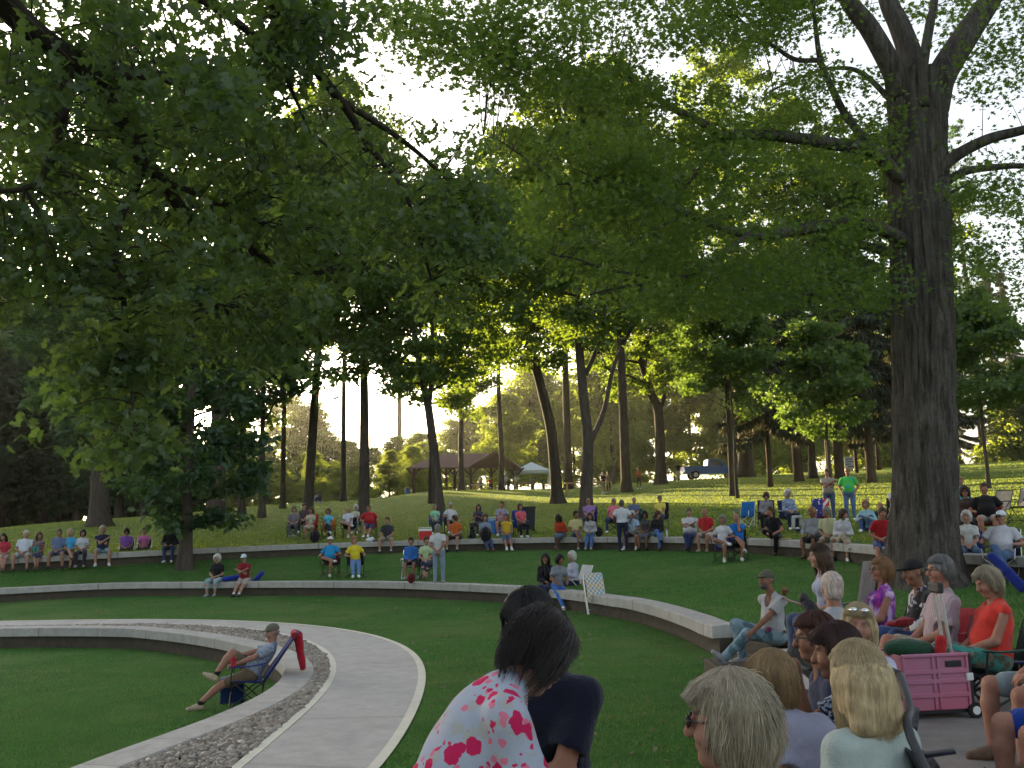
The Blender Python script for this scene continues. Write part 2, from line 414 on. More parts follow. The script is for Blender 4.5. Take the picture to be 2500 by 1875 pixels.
# steps in the opening between the two
# the hill
thH = np.radians(np.arange(-30, 178, 0.75))
kk = np.linspace(0, 1, 90)[None] ** 2.2
rH = r_w3(thH)[:, None] - 0.03 + kk * 600
X = C0[0] + rH * np.cos(thH)[:, None]; Y = C0[1] + rH * np.sin(thH)[:, None]
Zh = hill(X, Y)
e = np.exp(-((rH - r_w3(thH)[:, None]) / 2.0)); Zh = Zh * (1 - e) + e * (z_w3(thH)[:, None] - 0.004)
i = np.arange(len(thH) - 1)[:, None] * 90 + np.arange(89)[None]
F = np.stack([i, i + 1, i + 91, i + 90], -1).reshape(-1, 4)
o = obj('hill', mesh_np('hill', np.stack([X, Y, Zh], -1).reshape(-1, 3), F[:, ::-1]), M_GRASSH, smooth=True); o['kind'] = 'structure'
# base sheet under everything, out to the horizon
n = 40; g = np.linspace(-900, 900, n); GX, GY = np.meshgrid(g, g)
mb = MB(); mb.grid(np.stack([GX, GY, np.full_like(GX, -9.0)], -1)); o = mb.build('ground', M_GRASSH); o['kind'] = 'structure'
# near ground behind and beside the camera, paved terrace
lf = np.array([(3.56,12.6),(3.5,11.6),(2.93,9.6),(2.40,7.8),(1.53,5.6),(0.42,3.6),(-0.9,2.3),(-3,1.0),(-5,-4)])
rt = np.array([(5.0,13.2),(4.95,11.6),(4.75,9.6),(4.7,7.8),(5.0,5.6),(5.6,3.6),(6.0,2.3),(6,1.0),(6,-4)])
P = np.stack([spline(lf, 5), spline(rt, 5)], 1); P = P[:, :1] + (P[:, 1:] - P[:, :1]) * np.linspace(0, 1, 6)[None, :, None]
P = np.concatenate([P, np.zeros(P.shape[:2] + (1,))], -1)
thp, rp = pol(P); P[..., 0] = np.where(rp < r_w2(thp) - 0.02, C0[0] + (r_w2(thp) - 0.02) * np.cos(thp), P[..., 0]); P[..., 1] = np.where(rp < r_w2(thp) - 0.02, C0[1] + (r_w2(thp) - 0.02) * np.sin(thp), P[..., 1])
mb = MB(); mb.grid(P); o = mb.build('pavement', M_PAVE); o['kind'] = 'structure'
# ---- joints scored across the path
mb = MB()
for a in np.arange(-40, 120, 13):
    t_ = np.array([R(a), R(a) + .0016]); A = pt(t_, r_pi(t_) + BW, Z_PATH + .004); B = pt(t_, r_po(t_) - BW, Z_PATH + .004); mb.add([A[0], B[0], B[1], A[1]], [[0, 1, 2, 3]])
o = mb.build('path_joint', mat('joint_dirt', (.30, .27, .235), .95)); o['kind'] = 'structure'
# ---- fallen leaves and clippings
n = 900; th = R(-40) + rng.random(n) * R(150); u_ = rng.random(n); rr_ = r_po(th) + .1 + (r_w2(th) - CAPW - r_po(th) - .2) * u_; X = C0[0] + rr_ * np.cos(th); Y = C0[1] + rr_ * np.sin(th)
FALL = np.stack([X, Y, lowz(X, Y) + .035], -1)
# ---- pebbles
def stones(n):
    bm = bmesh.new(); bmesh.ops.create_icosphere(bm, subdivisions=1, radius=1); bm.verts.index_update()
    tv = np.array([v.co[:] for v in bm.verts]); tf = np.array([[v.index for v in f.verts] for f in bm.faces]); bm.free()
    th = R(-45) + rng.random(n) * R(165)
    s = rng.random(n)
    r = r_w1(th) + 0.02 + (r_pi(th) - r_w1(th) - 0.03) * s
    c = pt(th, r, Z_PATH - 0.015 + rng.random(n) * 0.022)
    sz = rng.gamma(5, 0.0038, n) + 0.011
    V = tv[None] * (1 + 0.28 * rng.standard_normal((n, len(tv), 1)) * 0.6)
    V = V * (sz[:, None] * np.stack([rng.uniform(.8, 1.3, n), rng.uniform(.7, 1.1, n), rng.uniform(.45, .75, n)], -1))[:, None]
    a = rng.random(n) * 6.28; ca, sa = np.cos(a)[:, None], np.sin(a)[:, None]
    V = np.stack([V[..., 0] * ca - V[..., 1] * sa, V[..., 0] * sa + V[..., 1] * ca, V[..., 2]], -1) + c[:, None]
    F = (tf[None] + (np.arange(n) * len(tv))[:, None, None]).reshape(-1, 3)
    me = mesh_np('pebbles', V.reshape(-1, 3), F)
    at_ = me.attributes.new('rnd', 'FLOAT', 'FACE'); at_.data.foreach_set('value', np.repeat(rng.random(n), len(tf)).astype(np.float32))
    return me
g = NT('river_pebble'); a_ = g.n('Attribute', attribute_name='rnd')
g.l(g.ramp(a_.outputs['Fac'], [(0, (0.12, 0.10, 0.08)), (0.3, (0.22, 0.185, 0.145)), (0.55, (0.30, 0.25, 0.20)), (0.8, (0.19, 0.172, 0.15)), (1, (0.44, 0.40, 0.34))]), g.b.inputs['Base Color'])
g.b.inputs['Roughness'].default_value = 0.7
o = obj('pebbles', stones(20000), g.m, smooth=True); tag(o, 'rounded grey and tan river pebbles filling the strip beside the path', 'pebbles', kind='stuff')
def wall_pt(which, px):
    """point on the back top edge of a wall at a photo column, and the unit vector toward the stage"""
    rb, zt = (r_w3, z_w3) if which == 'w3' else (r_w2, cst(Z_W2)) if which == 'w2' else (r_w1, cst(Z_W1))
    th = np.linspace(R(6), R(125), 1500); P = pt(th, rb(th), zt(th))
    ok = P[:, 1] > 3; P = P[ok]; th = th[ok]
    xs = np.array([proj(p)[0] for p in P]); k = np.argmin(abs(xs - px))
    nv = C0 - P[k][:2]; return P[k], nrm(np.array([nv[0], nv[1], 0]))
# ================================================================== TREES
def leaf_mat(name, c1, c2, t1, tw=0.5, rough=0.55):
    """leaf: diffuse + light coming through; hue varies leaf by leaf"""
    m = bpy.data.materials.new(name); m.use_nodes = True; t = m.node_tree; t.nodes.clear()
    at_ = t.nodes.new('ShaderNodeAttribute'); at_.attribute_name = 'rnd'
    rp = t.nodes.new('ShaderNodeValToRGB'); rp.color_ramp.elements[0].color = (*lin(c1), 1); rp.color_ramp.elements[1].color = (*lin(c2), 1)
    t.links.new(at_.outputs['Fac'], rp.inputs[0])
    mx = t.nodes.new('ShaderNodeMix'); mx.data_type = 'RGBA'; mx.blend_type = 'MIX'; mx.inputs[0].default_value = 0.65
    t.links.new(rp.outputs[0], mx.inputs[6]); mx.inputs[7].default_value = (*lin(t1), 1)
    d = t.nodes.new('ShaderNodeBsdfDiffuse'); tr = t.nodes.new('ShaderNodeBsdfTranslucent')
    gl = t.nodes.new('ShaderNodeBsdfGlossy'); gl.inputs['Roughness'].default_value = rough; gl.inputs[0].default_value = (1, 1, 1, 1)
    t.links.new(rp.outputs[0], d.inputs[0]); t.links.new(mx.outputs[2], tr.inputs[0])
    m1 = t.nodes.new('ShaderNodeMixShader'); m1.inputs[0].default_value = tw
    t.links.new(d.outputs[0], m1.inputs[1]); t.links.new(tr.outputs[0], m1.inputs[2])
    m2 = t.nodes.new('ShaderNodeMixShader'); m2.inputs[0].default_value = 0.035
    t.links.new(m1.outputs[0], m2.inputs[1]); t.links.new(gl.outputs[0], m2.inputs[2])
    out = t.nodes.new('ShaderNodeOutputMaterial'); t.links.new(m2.outputs[0], out.inputs[0])
    return m
L_OAK = leaf_mat('oak_leaf', (0.030, 0.062, 0.018), (0.056, 0.102, 0.030), (0.18, 0.28, 0.03), .55)
L_MAPLE = leaf_mat('maple_leaf', (0.048, 0.098, 0.020), (0.082, 0.140, 0.032), (0.24, 0.36, 0.035))
L_HILL = leaf_mat('hardwood_leaf', (0.040, 0.085, 0.020), (0.070, 0.130, 0.032), (0.32, 0.42, 0.025), .55)
L_DARK = leaf_mat('dark_leaf', (0.018, 0.052, 0.018), (0.034, 0.082, 0.028), (0.10, 0.20, 0.02), 0.45)
L_FAR = leaf_mat('far_leaf', (0.040, 0.085, 0.024), (0.075, 0.13, 0.032), (0.40, 0.46, 0.035), .6)
L_SPRUCE = leaf_mat('spruce_needles', (0.020, 0.040, 0.016), (0.045, 0.055, 0.020), (0.12, 0.10, 0.03), 0.3)
def bark_mat(name, c1, c2, scale=9, st=(1, 1, 0.18), bump=0.9):
    g = NT(name); n = g.noise(scale, 6, 0.7, stretch=st); n2 = g.noise(scale * 3, 4, 0.7)
    c = g.ramp(n, [(0.35, c1), (0.65, c2)]); c = g.mix(g.ramp(n2, [(0.35, (0.5, 0.5, 0.5)), (0.6, (0, 0, 0))]), c, c1)
    g.l(c, g.b.inputs['Base Color']); g.b.inputs['Roughness'].default_value = 0.95; g.b.inputs['Specular IOR Level'].default_value = 0.1
    g.bump(n, bump, 0.06); return g.m
B_OAK = bark_mat('oak_bark', (0.035, 0.028, 0.022), (0.075, 0.062, 0.05), 8)
B_SHAG = bark_mat('shaggy_bark', (0.042, 0.036, 0.031), (0.15, 0.135, 0.118), 7, (1.5, 1.5, 0.16), 1.0)
B_HILL = bark_mat('trunk_bark', (0.05, 0.040, 0.032), (0.11, 0.09, 0.075), 7)
B_SPRUCE = bark_mat('spruce_bark', (0.06, 0.042, 0.030), (0.13, 0.09, 0.065), 9)

# leaf outlines (unit length along +x, flat), as polygons
def lobed(n, depth, asp):
    pts = []
    for s in (1, -1):
        row = []
        for k in range(n * 2 + 1):
            t = k / (n * 2); w = asp * math.sin(math.pi * min(1, t * 0.92 + 0.08)) ** 0.7
            row.append((t, s * w * (1 if k % 2 else depth)))
        pts += row if s == 1 else row[::-1]
    return np.array(pts[:])
T_OAKLEAF = lobed(3, 0.42, 0.36)
def star(arms):
    pts = []
    for a, l in arms: pts.append((l * math.cos(R(a)), l * math.sin(R(a))))
    return np.array(pts) + [0.32, 0]
T_MAPLELEAF = star([(180, .32), (215, .22), (248, .5), (275, .26), (310, .62), (335, .3), (0, .68), (25, .3), (50, .62), (85, .26), (112, .5), (145, .22)])
T_OVAL = np.array([(0, 0), (0.3, 0.26), (0.7, 0.2), (1, 0), (0.7, -0.2), (0.3, -0.26)])
T_TRI = np.array([(0, -0.2), (1.0, 0), (0, 0.2)])
T_QUAD = np.array([(0, 0), (0.45, 0.36), (1, 0), (0.5, -0.33)])
def leaves(name, pos, size, tmpl, droop=0.4, normal_up=0.6, dirs=None, curl=0.15, rnd=None):
    """one mesh of many leaves; pos (n,3), size (n,)"""
    n = len(pos); k = len(tmpl)
    if dirs is None:
        a = rng.random(n) * 6.283
        D = np.stack([np.cos(a), np.sin(a), -droop + 0.5 * rng.standard_normal(n)], -1)
    else: D = dirs + 0.35 * rng.standard_normal((n, 3))
    D /= np.linalg.norm(D, axis=1)[:, None]
    U = rng.standard_normal((n, 3)) * (1 - normal_up); U[:, 2] += normal_up
    S = np.cross(U, D); S /= np.linalg.norm(S, axis=1)[:, None] + 1e-9; N = np.cross(D, S)
    x = tmpl[:, 0][None, :, None]; y = tmpl[:, 1][None, :, None]
    V = pos[:, None] + size[:, None, None] * (D[:, None] * x + S[:, None] * y + N[:, None] * (-curl * (x ** 2) + 0.35 * abs(y)))
    F = np.arange(n * k).reshape(n, k)
    me = bpy.data.meshes.new(name)
    me.vertices.add(n * k); me.vertices.foreach_set('co', V.astype(np.float32).ravel())
    me.loops.add(n * k); me.loops.foreach_set('vertex_index', F.ravel().astype(np.int32))
    me.polygons.add(n); me.polygons.foreach_set('loop_start', (np.arange(n) * k).astype(np.int32))
    me.update(calc_edges=True)
    at_ = me.attributes.new('rnd', 'FLOAT', 'FACE')
    at_.data.foreach_set('value', (rng.random(n) if rnd is None else rnd).astype(np.float32))
    return me
def clumps(centers, per, spread, flat=0.55):
    """scatter leaf points round clump centres"""
    n = len(centers); per = np.full(n, per) if np.isscalar(per) else per
    idx = np.repeat(np.arange(n), per)
    sp = np.full(n, spread) if np.isscalar(spread) else spread
    g = rng.standard_normal((len(idx), 3)); g /= np.linalg.norm(g, axis=1)[:, None]
    g *= (rng.random(len(idx)) ** 0.5)[:, None]; g[:, 2] *= flat
    return centers[idx] + g * sp[idx][:, None], idx

def trunk_mesh(mb, base, pts, rad, n=14, flare=1.9, fl_h=0.9, rid=0.06, seed=0):
    """tapered trunk with a root flare"""
    P = spline(pts, 7); rr = np.interp(np.linspace(0, len(pts) - 1, len(P)), np.arange(len(pts)), rad)
    L = np.concatenate([[0], np.cumsum(np.linalg.norm(np.diff(P, axis=0), axis=1))])
    rr = rr * (1 + (flare - 1) * np.exp(-(L / fl_h) ** 1.2))
    ph = np.random.default_rng(seed).random(6) * 6.28
    def wob(i, ang):
        f = math.exp(-L[i] / (fl_h * 1.2))
        return 1 + (0.05 + 0.22 * f) * np.sin(5 * ang + ph[0]) * 0.7 + (0.03 + 0.1 * f) * np.sin(3 * ang + ph[1]) + rid * np.sin(9 * ang + ph[2] + L[i] * 0.3) + rid * 0.5 * np.sin(14 * ang + ph[3] - L[i])
    V, F = sweep(P, rr, n, True, wob); mb.add(V, F); return P, rr
def limb(mb, p0, d, L, r0, depth, tips, up=0.25, kids=3, rr=None, minr=0.012, bend=0.35):
    """recursive branch; collects tips"""
    rr = rr or random
    d = nrm(d); pts = [np.array(p0, float)]; k = 5
    for i in range(k):
        d = nrm(d + np.array([rr.uniform(-bend, bend), rr.uniform(-bend, bend), rr.uniform(-bend, bend) * 0.7 + up * 0.35]))
        pts.append(pts[-1] + d * L / k)
    rad = np.linspace(r0, max(minr, r0 * 0.35), len(pts))
    mb.tube(pts, rad, 6 if r0 > 0.05 else 4, cap=False)
    if depth <= 0:
        tips.append((pts[-1], d, L)); tips.append((pts[3], d, L)); return
    for j in range(kids):
        q = rr.choice([2, 3, 4, 5, 5]); 
        nd = nrm(d + np.array([rr.uniform(-1, 1), rr.uniform(-1, 1), rr.uniform(-0.5, 0.8)]) * 0.9)
        limb(mb, pts[q], nd, L * rr.uniform(0.5, 0.75), rad[q] * 0.6, depth - 1, tips, up, kids, rr, minr, bend)

_CROWN = {}
def hill_tree(name, base, H, r0, lean=(0, 0), crown=(0.35, 1.0, 5.0), seed=0, leafm=L_HILL, barkm=B_HILL, ncl=170, per=95, ls=0.34, cs=1.15, forks=None, label=None, group=None, dens_lo=1.0, path=None, tmpl=T_QUAD, skew=(0, 0)):
    """deciduous tree: trunk (with limbs) and a crown of leaf clumps; crown=(bottom frac, top frac, radius)"""
    rr = random.Random(seed); root = empty(name, tuple(base))
    mb = MB(); tips = []
    if path is None:
        path = [(0, 0, -0.3)] + [(lean[0] * t + rr.uniform(-.12, .12) * H * 0.03, lean[1] * t, H * t) for t in (0.12, 0.3, 0.5, 0.7, 0.9)]
        rad = [r0 * x for x in (1.0, 0.92, 0.8, 0.62, 0.38, 0.12)]
    else:
        path = [np.array((0, 0, -0.3))] + [np.array(p, float) for p in path]; rad = [r0 * x for x in np.linspace(1, 0.45, len(path))]
        if path[-1][2] < H * .85:
            dv = path[-1] - path[-2]; dv = dv / max(dv[2], .1); top = path[-1] + dv * .6 * (H * .9 - path[-1][2]); top[2] = H * .9; path.append((path[-1] + top) / 2); path.append(top); rad += [r0 * .28, r0 * .08]
    P, rad_ = trunk_mesh(mb, None, path, rad, 12, 1.7, 0.6, 0.03, seed)
    zs = P[:, 2]
    b0, b1, cr = crown
    nl = 13
    for i in range(nl):
        z = H * (b0 + (b1 * 0.86 - b0) * (i + rr.random() * 0.6) / nl)
        k = min(len(P) - 1, int(np.searchsorted(zs, min(z, zs[-1]))))
        a = rr.random() * 6.28; el = rr.uniform(0.05, 0.8)
        L = cr * rr.uniform(0.55, 0.9) * (1.1 - 0.6 * (z / H - b0) / (b1 - b0 + 1e-6))
        limb(mb, P[k], (math.cos(a), math.sin(a), el), L, max(0.03, rad_[k] * 0.42), 1, tips, 0.12, 3, rr)
    for f in forks or []:
        fp = [np.array(p, float) for p in f[0]]; fp = spline(fp, 5)
        mb.tube(fp, np.linspace(f[1], f[1] * 0.35, len(fp)), 8)
        for q in (0.45, 0.65, 0.85, 1.0):
            k = int(q * (len(fp) - 1)); a = rr.random() * 6.28
            limb(mb, fp[k], (math.cos(a), math.sin(a), 0.5), cr * 0.5, f[1] * 0.3, 1, tips, 0.15, 3, rr)
    mb.build('trunk', barkm, root, smooth=True)
    # crown: clumps at branch tips and through the envelope
    g = np.random.default_rng(seed + 100)
    T = np.array([t[0] for t in tips])
    n2 = max(10, ncl - len(T))
    u = g.random(n2); zz = H * (b0 + (b1 - b0) * u ** (1 / dens_lo))
    tt = (zz / H - b0) / (b1 - b0)
    prof = cr * np.clip(np.sin(np.pi * np.clip(0.10 + 0.86 * tt, 0, 1)) ** 0.6, 0.15, 1)
    a = g.random(n2) * 6.283; q = np.sqrt(g.uniform(0.15, 1.0, n2)) * (0.8 + 0.3 * np.sin(a * 3 + seed) * np.sin(zz * 0.9 + seed))
    cx = np.interp(zz, zs, P[:, 0]); cy = np.interp(zz, zs, P[:, 1])
    E = np.stack([cx + skew[0] * tt + prof * q * np.cos(a), cy + skew[1] * tt + prof * q * np.sin(a), zz], -1)
    Cn = np.concatenate([T, E])[:ncl]
    sp = cs * g.uniform(0.6, 1.25, len(Cn))
    pos, idx = clumps(Cn, per, sp, 0.5)
    tone = np.clip(g.random(len(Cn))[idx] * 0.6 + 0.4 * rng.random(len(idx)), 0, 1)
    me = leaves('crown', pos, ls * rng.uniform(0.6, 1.3, len(pos)), tmpl, 0.35, 0.5, rnd=tone)
    obj('crown', me, leafm, root)
    tag(root, label, 'tree', group)
    return root
def copy_tree(o, loc, rz, sc, label=None, group=None):
    c = o.copy(); COL.objects.link(c); c.location = loc; c.rotation_euler = (0, 0, rz); c.scale = sc
    if label: c['label'] = label
    if group: c['group'] = group
    for ch in o.children:
        d = ch.copy(); COL.objects.link(d); d.parent = c
    return c
def loc3(px, py, surf_='hill'): return surf(px, py, surf_)
def rel(pts, base, Y):
    return [tuple(at(x, y, Y + (dy if len(r) else 0)) - base) for x, y, *r in pts for dy in [r[0] if r else 0]]

# ---- trees standing on the hill, left to right
GH = 'trees standing on the hill'
def ht(px, py, w, top, cr, b0, label, lean_px=0, seed=0, **k):
    b = loc3(px, py); Y = b[1]; r0 = w / FPX * Y / 2
    H = (at(px, top, Y)[2] - b[2])
    lx = lean_px / FPX * Y
    return hill_tree(k.pop('name', 'hardwood_tree'), b, H, r0, (lx, 0), (b0, 1.0, cr), seed, label=label, group=GH, **k)
ht(243,1285,44,150,8.5,.20,'thick dark trunk with a wide flare on the slope behind the white-shirted bench row',seed=1,leafm=L_DARK,ncl=330,per=95,ls=.4,cs=1.4)
ht(525,1279,44,200,7.5,.30,'broad dark trunk on the slope right of the chestnut in front, with dense foliage above',seed=2,leafm=L_DARK,ncl=260,ls=.38,cs=1.3)
ht(590,1257,17,480,4.6,.26,'thin dark trunk, the left one of a slim pair on the left slope',seed=3,ncl=190,per=80)
ht(640,1264,15,440,4.6,.25,'thin dark trunk, the right one of a slim pair on the left slope',seed=4,leafm=L_DARK,ncl=190,per=80)
ht(750,1253,24,200,6.5,.37,'slim trunk leaning right with a swept root flare, on the slope left of the pavilion',60,seed=5,ncl=340,per=85)
ht(887,1266,26,320,6.0,.43,'slim upright trunk behind the man in the red shirt on the slope',0,seed=6,ncl=270,per=85)
b7 = loc3(1077,1271); Y7 = b7[1]
hill_tree('hardwood_tree', b7, 19, 27/FPX*Y7/2, crown=(.36,1.0,5.8), seed=7, path=rel([(1072,1240),(1060,1107),(1044,985),(1030,924),(1010,800),(995,640)], b7, Y7), forks=[(rel([(1046,995),(1054,924),(1056,800),(1075,660),(1090,520)], b7, Y7), 0.16)], ncl=250, per=80, label='leaning trunk forking in two in front of the pavilion', group=GH)
ht(1052,1229,12,820,2.5,.55,'slender trunk showing just left of the forked one in front of the pavilion',seed=8,ncl=50,per=60)
b8 = loc3(1363,1229); Y8 = b8[1]
hill_tree('hardwood_tree', b8, 27, 30/FPX*Y8/2, crown=(.36,1.0,6.5), seed=9, path=rel([(1358,1180),(1345,1046),(1321,944),(1294,842),(1278,745),(1262,560),(1255,400)], b8, Y8), ncl=330, per=80, label='tall trunk bowed to the left with an exposed root, right of the blue canopy tent', group=GH)
b9 = loc3(1432,1262); Y9 = b9[1]
hill_tree('hardwood_tree', b9, 24, 32/FPX*Y9/2, crown=(.38,1.0,6.5), seed=10, path=rel([(1432,1200),(1436,1080),(1424,960),(1415,850),(1412,700),(1400,520)], b9, Y9), forks=[(rel([(1440,1085),(1475,1000),(1500,890),(1545,790),(1590,640)], b9, Y9), 0.15), (rel([(1430,915),(1460,840),(1480,740),(1490,600)], b9, Y9), 0.13)], ncl=330, per=80, label='forked grey trunk directly behind the man in the lilac shirt', group=GH)
ht(1390,1194,20,300,6.0,.38,'straight far trunk just left of the wooden sawhorses on the crest',seed=11,ncl=220,per=75)
ht(1529,1201,24,150,6.5,.34,'straight trunk with a flared foot beside the person in the orange top',seed=12,ncl=330,per=80)
b12 = loc3(1614,1182); Y12 = b12[1]
hill_tree('hardwood_tree', b12, 27, 28/FPX*Y12/2, crown=(.30,1.0,6.8), seed=13, path=rel([(1613,1130),(1608,1010),(1590,960),(1560,850),(1555,700),(1550,540)], b12, Y12), forks=[(rel([(1608,1012),(1622,960),(1624,880),(1630,760),(1650,600)], b12, Y12), 0.2)], ncl=360, per=80, label='trunk splitting into a narrow V left of the blue pickup truck', group=GH)
ht(1655,1168,18,300,6.0,.36,'dark trunk at the tailgate of the blue pickup truck',seed=14,ncl=240,per=75)
ht(1820,1164,36,120,8.5,.34,'stout trunk at the front of the blue pickup truck',seed=15,ncl=440,per=85)
ht(1791,1211,17,640,3.2,.40,'narrow pale trunk in front of the stout one by the blue pickup truck',seed=16,ncl=130,per=70,leafm=L_MAPLE)
b_ = loc3(2015,1215)
# spruces: tall straight trunk, drooping sprays
def spruce(px, py, w, top, cr, b0, label, seed, n=46):
    b = loc3(px, py); Y = b[1]; r0 = w / FPX * Y / 2; H = at(px, top, Y)[2] - b[2]
    rr = random.Random(seed); root = empty('spruce_tree', tuple(b)); mb = MB()
    trunk_mesh(mb, None, [(0, 0, -.3), (0, 0, H * .25), (rr.uniform(-.1, .1), 0, H * .6), (0, 0, H)], [r0, r0 * .9, r0 * .6, 0.03], 10, 1.35, 0.4, 0.03, seed)
    pos = []; dr = []
    n = max(n, int(H * 3.4))
    for i in range(n):
        t = (i + rr.random()) / n; z = H * (b0 + (1 - b0) * t); L = cr * (1.05 - t) ** .8 * rr.uniform(0.7, 1.1) + 0.35
        a = rr.random() * 6.28; ca, sa = math.cos(a), math.sin(a)
        pts = [np.array([ca * L * s, sa * L * s, z - 0.55 * L * s ** 1.3 + 0.25 * L * s ** 3]) for s in np.linspace(0, 1, 6)]
        mb.tube(pts, np.linspace(0.05, 0.012, 6), 4, cap=False)
        for s in np.linspace(0.12, 1, int(14 + L * 7)):
            c = np.array([ca * L * s, sa * L * s, z - 0.55 * L * s ** 1.3 + 0.25 * L * s ** 3])
            for q in range(9):
                sd = rr.uniform(-1, 1) * 0.42 * (1.1 - s * 0.6)
                pos.append(c + np.array([-sa * sd, ca * sd, -rr.random() * 0.25])); dr.append((ca * 0.25 - sa * sd, sa * 0.25 + ca * sd, -1.0))
    mb.build('trunk', B_SPRUCE, root, smooth=True)
    pos = np.array(pos); me = leaves('crown', pos, rng.uniform(0.28, 0.75, len(pos)), T_TRI * np.array([1, 0.55]), dirs=np.array(dr), normal_up=0.2)
    obj('crown', me, L_SPRUCE, root); tag(root, label, 'tree', 'spruces on the right slope'); return root
spruce(1881,1189,13,760,3.2,.30,'thin spruce trunk with a sunlit edge, right of the pickup truck',21)
spruce(1950,1175,24,610,4.8,.27,'spruce with a brown flared trunk and drooping boughs, left of the bright gap',22,54)
spruce(2051,1168,24,580,5.0,.26,'spruce with an orange sunlit trunk edge behind the two standing men',23,56)
spruce(2025,1158,13,740,3.0,.34,'thin spruce close beside the orange-edged one, left of it',24,40)
spruce(2092,1155,9,760,2.8,.38,'thinnest spruce trunk, between the bright gap and the great shaggy trunk',25,34)
spruce(2128,1178,22,600,5.0,.28,'spruce with a dark trunk nearest the left side of the great shaggy trunk',26,54)
spruce(2146,1147,10,700,2.4,.34,'small far spruce half behind the great shaggy trunk',27,36)
spruce(2338,1131,22,620,6.0,.20,'dark spruce on the crest just right of the great shaggy trunk',28,58)
spruce(2448,1121,20,640,5.6,.22,'dark spruce on the crest above the two empty beige chairs',29,54)
spruce(2490,1121,14,660,5.0,.2,'spruce cut by the right edge of the photograph',30,46)
spruce(2260,1150,20,620,5.2,.22,'spruce hidden behind the great shaggy trunk but for its boughs',31,50)

ht(2402,1127,20,300,7.0,.30,'tall dark leafy tree among the spruces right of the great shaggy trunk',seed=17,leafm=L_DARK,ncl=330,per=85)
ht(2200,1150,20,330,7.0,.36,'tall leafy tree mostly hidden behind the great shaggy trunk',seed=18,ncl=330,per=85)
ht(1985,1168,17,260,6.5,.45,'tall leafy tree with a slim trunk among the spruces left of the bright gap',seed=19,ncl=300,per=85)
ht(690,1241,13,330,4.6,.50,'slender trunk on the left crest, right of the broad dark trunk',seed=33,ncl=190,per=80)
ht(838,1224,13,380,4.4,.56,'slender upright trunk on the crest between the swept trunk and the man in red',seed=34,ncl=170,per=75)
ht(975,1206,14,330,4.8,.50,'slender trunk on the crest at the left end of the picnic shelter',seed=35,ncl=190,per=80)
ht(1128,1196,14,470,4.6,.24,'leafy drooping tree on the crest screening the middle of the picnic shelter',seed=36,ncl=210,per=80)
ht(1225,1196,13,430,4.4,.42,'slender trunk on the crest left of the blue canopy tent',seed=37,ncl=180,per=80)
# bright young maples under the tall trees
def young_maple(px, py, Y, H, cr, label, seed):
    b = np.array([*at(px, py, Y)[:2], 0]); b[2] = float(hill(b[0], b[1]))
    return hill_tree('young_maple', b, H, 0.09, (0, 0), (0.38, 1.0, cr), seed, leafm=L_MAPLE, ncl=120, per=110, ls=.24, cs=0.85, label=label, group='young maples on the right slope', tmpl=T_MAPLELEAF)
young_maple(2030,1200,47,9.0,2.6,'bright green young maple whose leafy dome hangs above the two standing men',41)
young_maple(2415,1200,44,9.6,2.8,'bright green young maple right of the great shaggy trunk',42)
young_maple(1800,1200,55,12.5,3.6,'light green young maple above the blue pickup truck',43)

# chestnut on the middle lawn, left
bc = loc3(452, 1388, 'mid'); Yc = bc[1]
hill_tree('chestnut_tree', bc, 10.5, 35/FPX*Yc/2, crown=(.14,1.0,2.9), seed=51, leafm=L_DARK, barkm=B_HILL, ncl=150, per=60, ls=.32, cs=.75, skew=(.6,0), label='low dark chestnut with big drooping leaves standing on the middle lawn', tmpl=T_OVAL, path=[(0,0,.6),(0.03,0,1.6),(0.0,0,2.8),(0.05,0,5),(0.1,0,8)])

# ---- the far wood behind the crest: a few kinds, copied
GF = 'trees of the far wood'
kinds = []
for i in range(4):
    t = hill_tree('woodland_tree', (0, 0, 0), 19 + 2 * i, 0.3, (0.4 * (i - 1.5), 0), (.22 + .03 * (i % 2), 1.0, 5.2 + .4 * i), 60 + i, leafm=L_FAR, ncl=200, per=85, ls=.48, cs=1.7, label='x', group=GF)
    kinds.append(t)
for i in range(2): kinds.append(hill_tree('woodland_tree', (0, 0, 0), 20 + 2 * i, 0.32, (0, 0), (.14, 1.0, 5.6), 70 + i, leafm=L_DARK, ncl=240, per=60, ls=.58, cs=1.7, label='x', group=GF))
FARW = []
_fr = random.Random(5)
for px in range(-420, 2900, 62):
    sparse = 770 < px < 1000
    for row, (d0, hsc) in enumerate(((118, .8), (150, .95), (185, 1.1))):
        if 1690 < px < 1800 and row < 2: continue
        if px > 1010 and (row == 0 or (row == 1 and _fr.random() < .6) or _fr.random() < .2): continue
        d = d0 + _fr.uniform(-12, 12); x = px + _fr.uniform(-30, 30) + 20 * row
        s = hsc * _fr.uniform(.8, 1.15) * (1.75 - .25 * row if px < 480 else 1.25 if px > 1250 else 1.0)
        if 480 < px < 1030: s = _fr.uniform(.28, .38) * (1, 1.75, 2.9)[row] * (.85 if px > 800 else 1.0)
        elif 350 < px <= 480: s = _fr.uniform(.45, .60) * (1, 1.15, 1.3)[row]
        FARW.append((x, d, s, row))
used = [0] * 6
for j, (x, d, s, row) in enumerate(FARW):
    p = at(x, 1200, d); z = float(hill(p[0], p[1])); k = _fr.randrange(4) if x > 520 else 4 + _fr.randrange(2)
    if not used[k]:
        used[k] = 1; o = kinds[k]; o.location = (p[0], p[1], z - .1); o.scale = (s, s, s)
    else: o = copy_tree(kinds[k], (p[0], p[1], z - .1), _fr.random() * 6.28, (s, s, s * _fr.uniform(.9, 1.1)))
    o['label'] = 'distant leafy tree of the hazy wood beyond the crest of the hill'
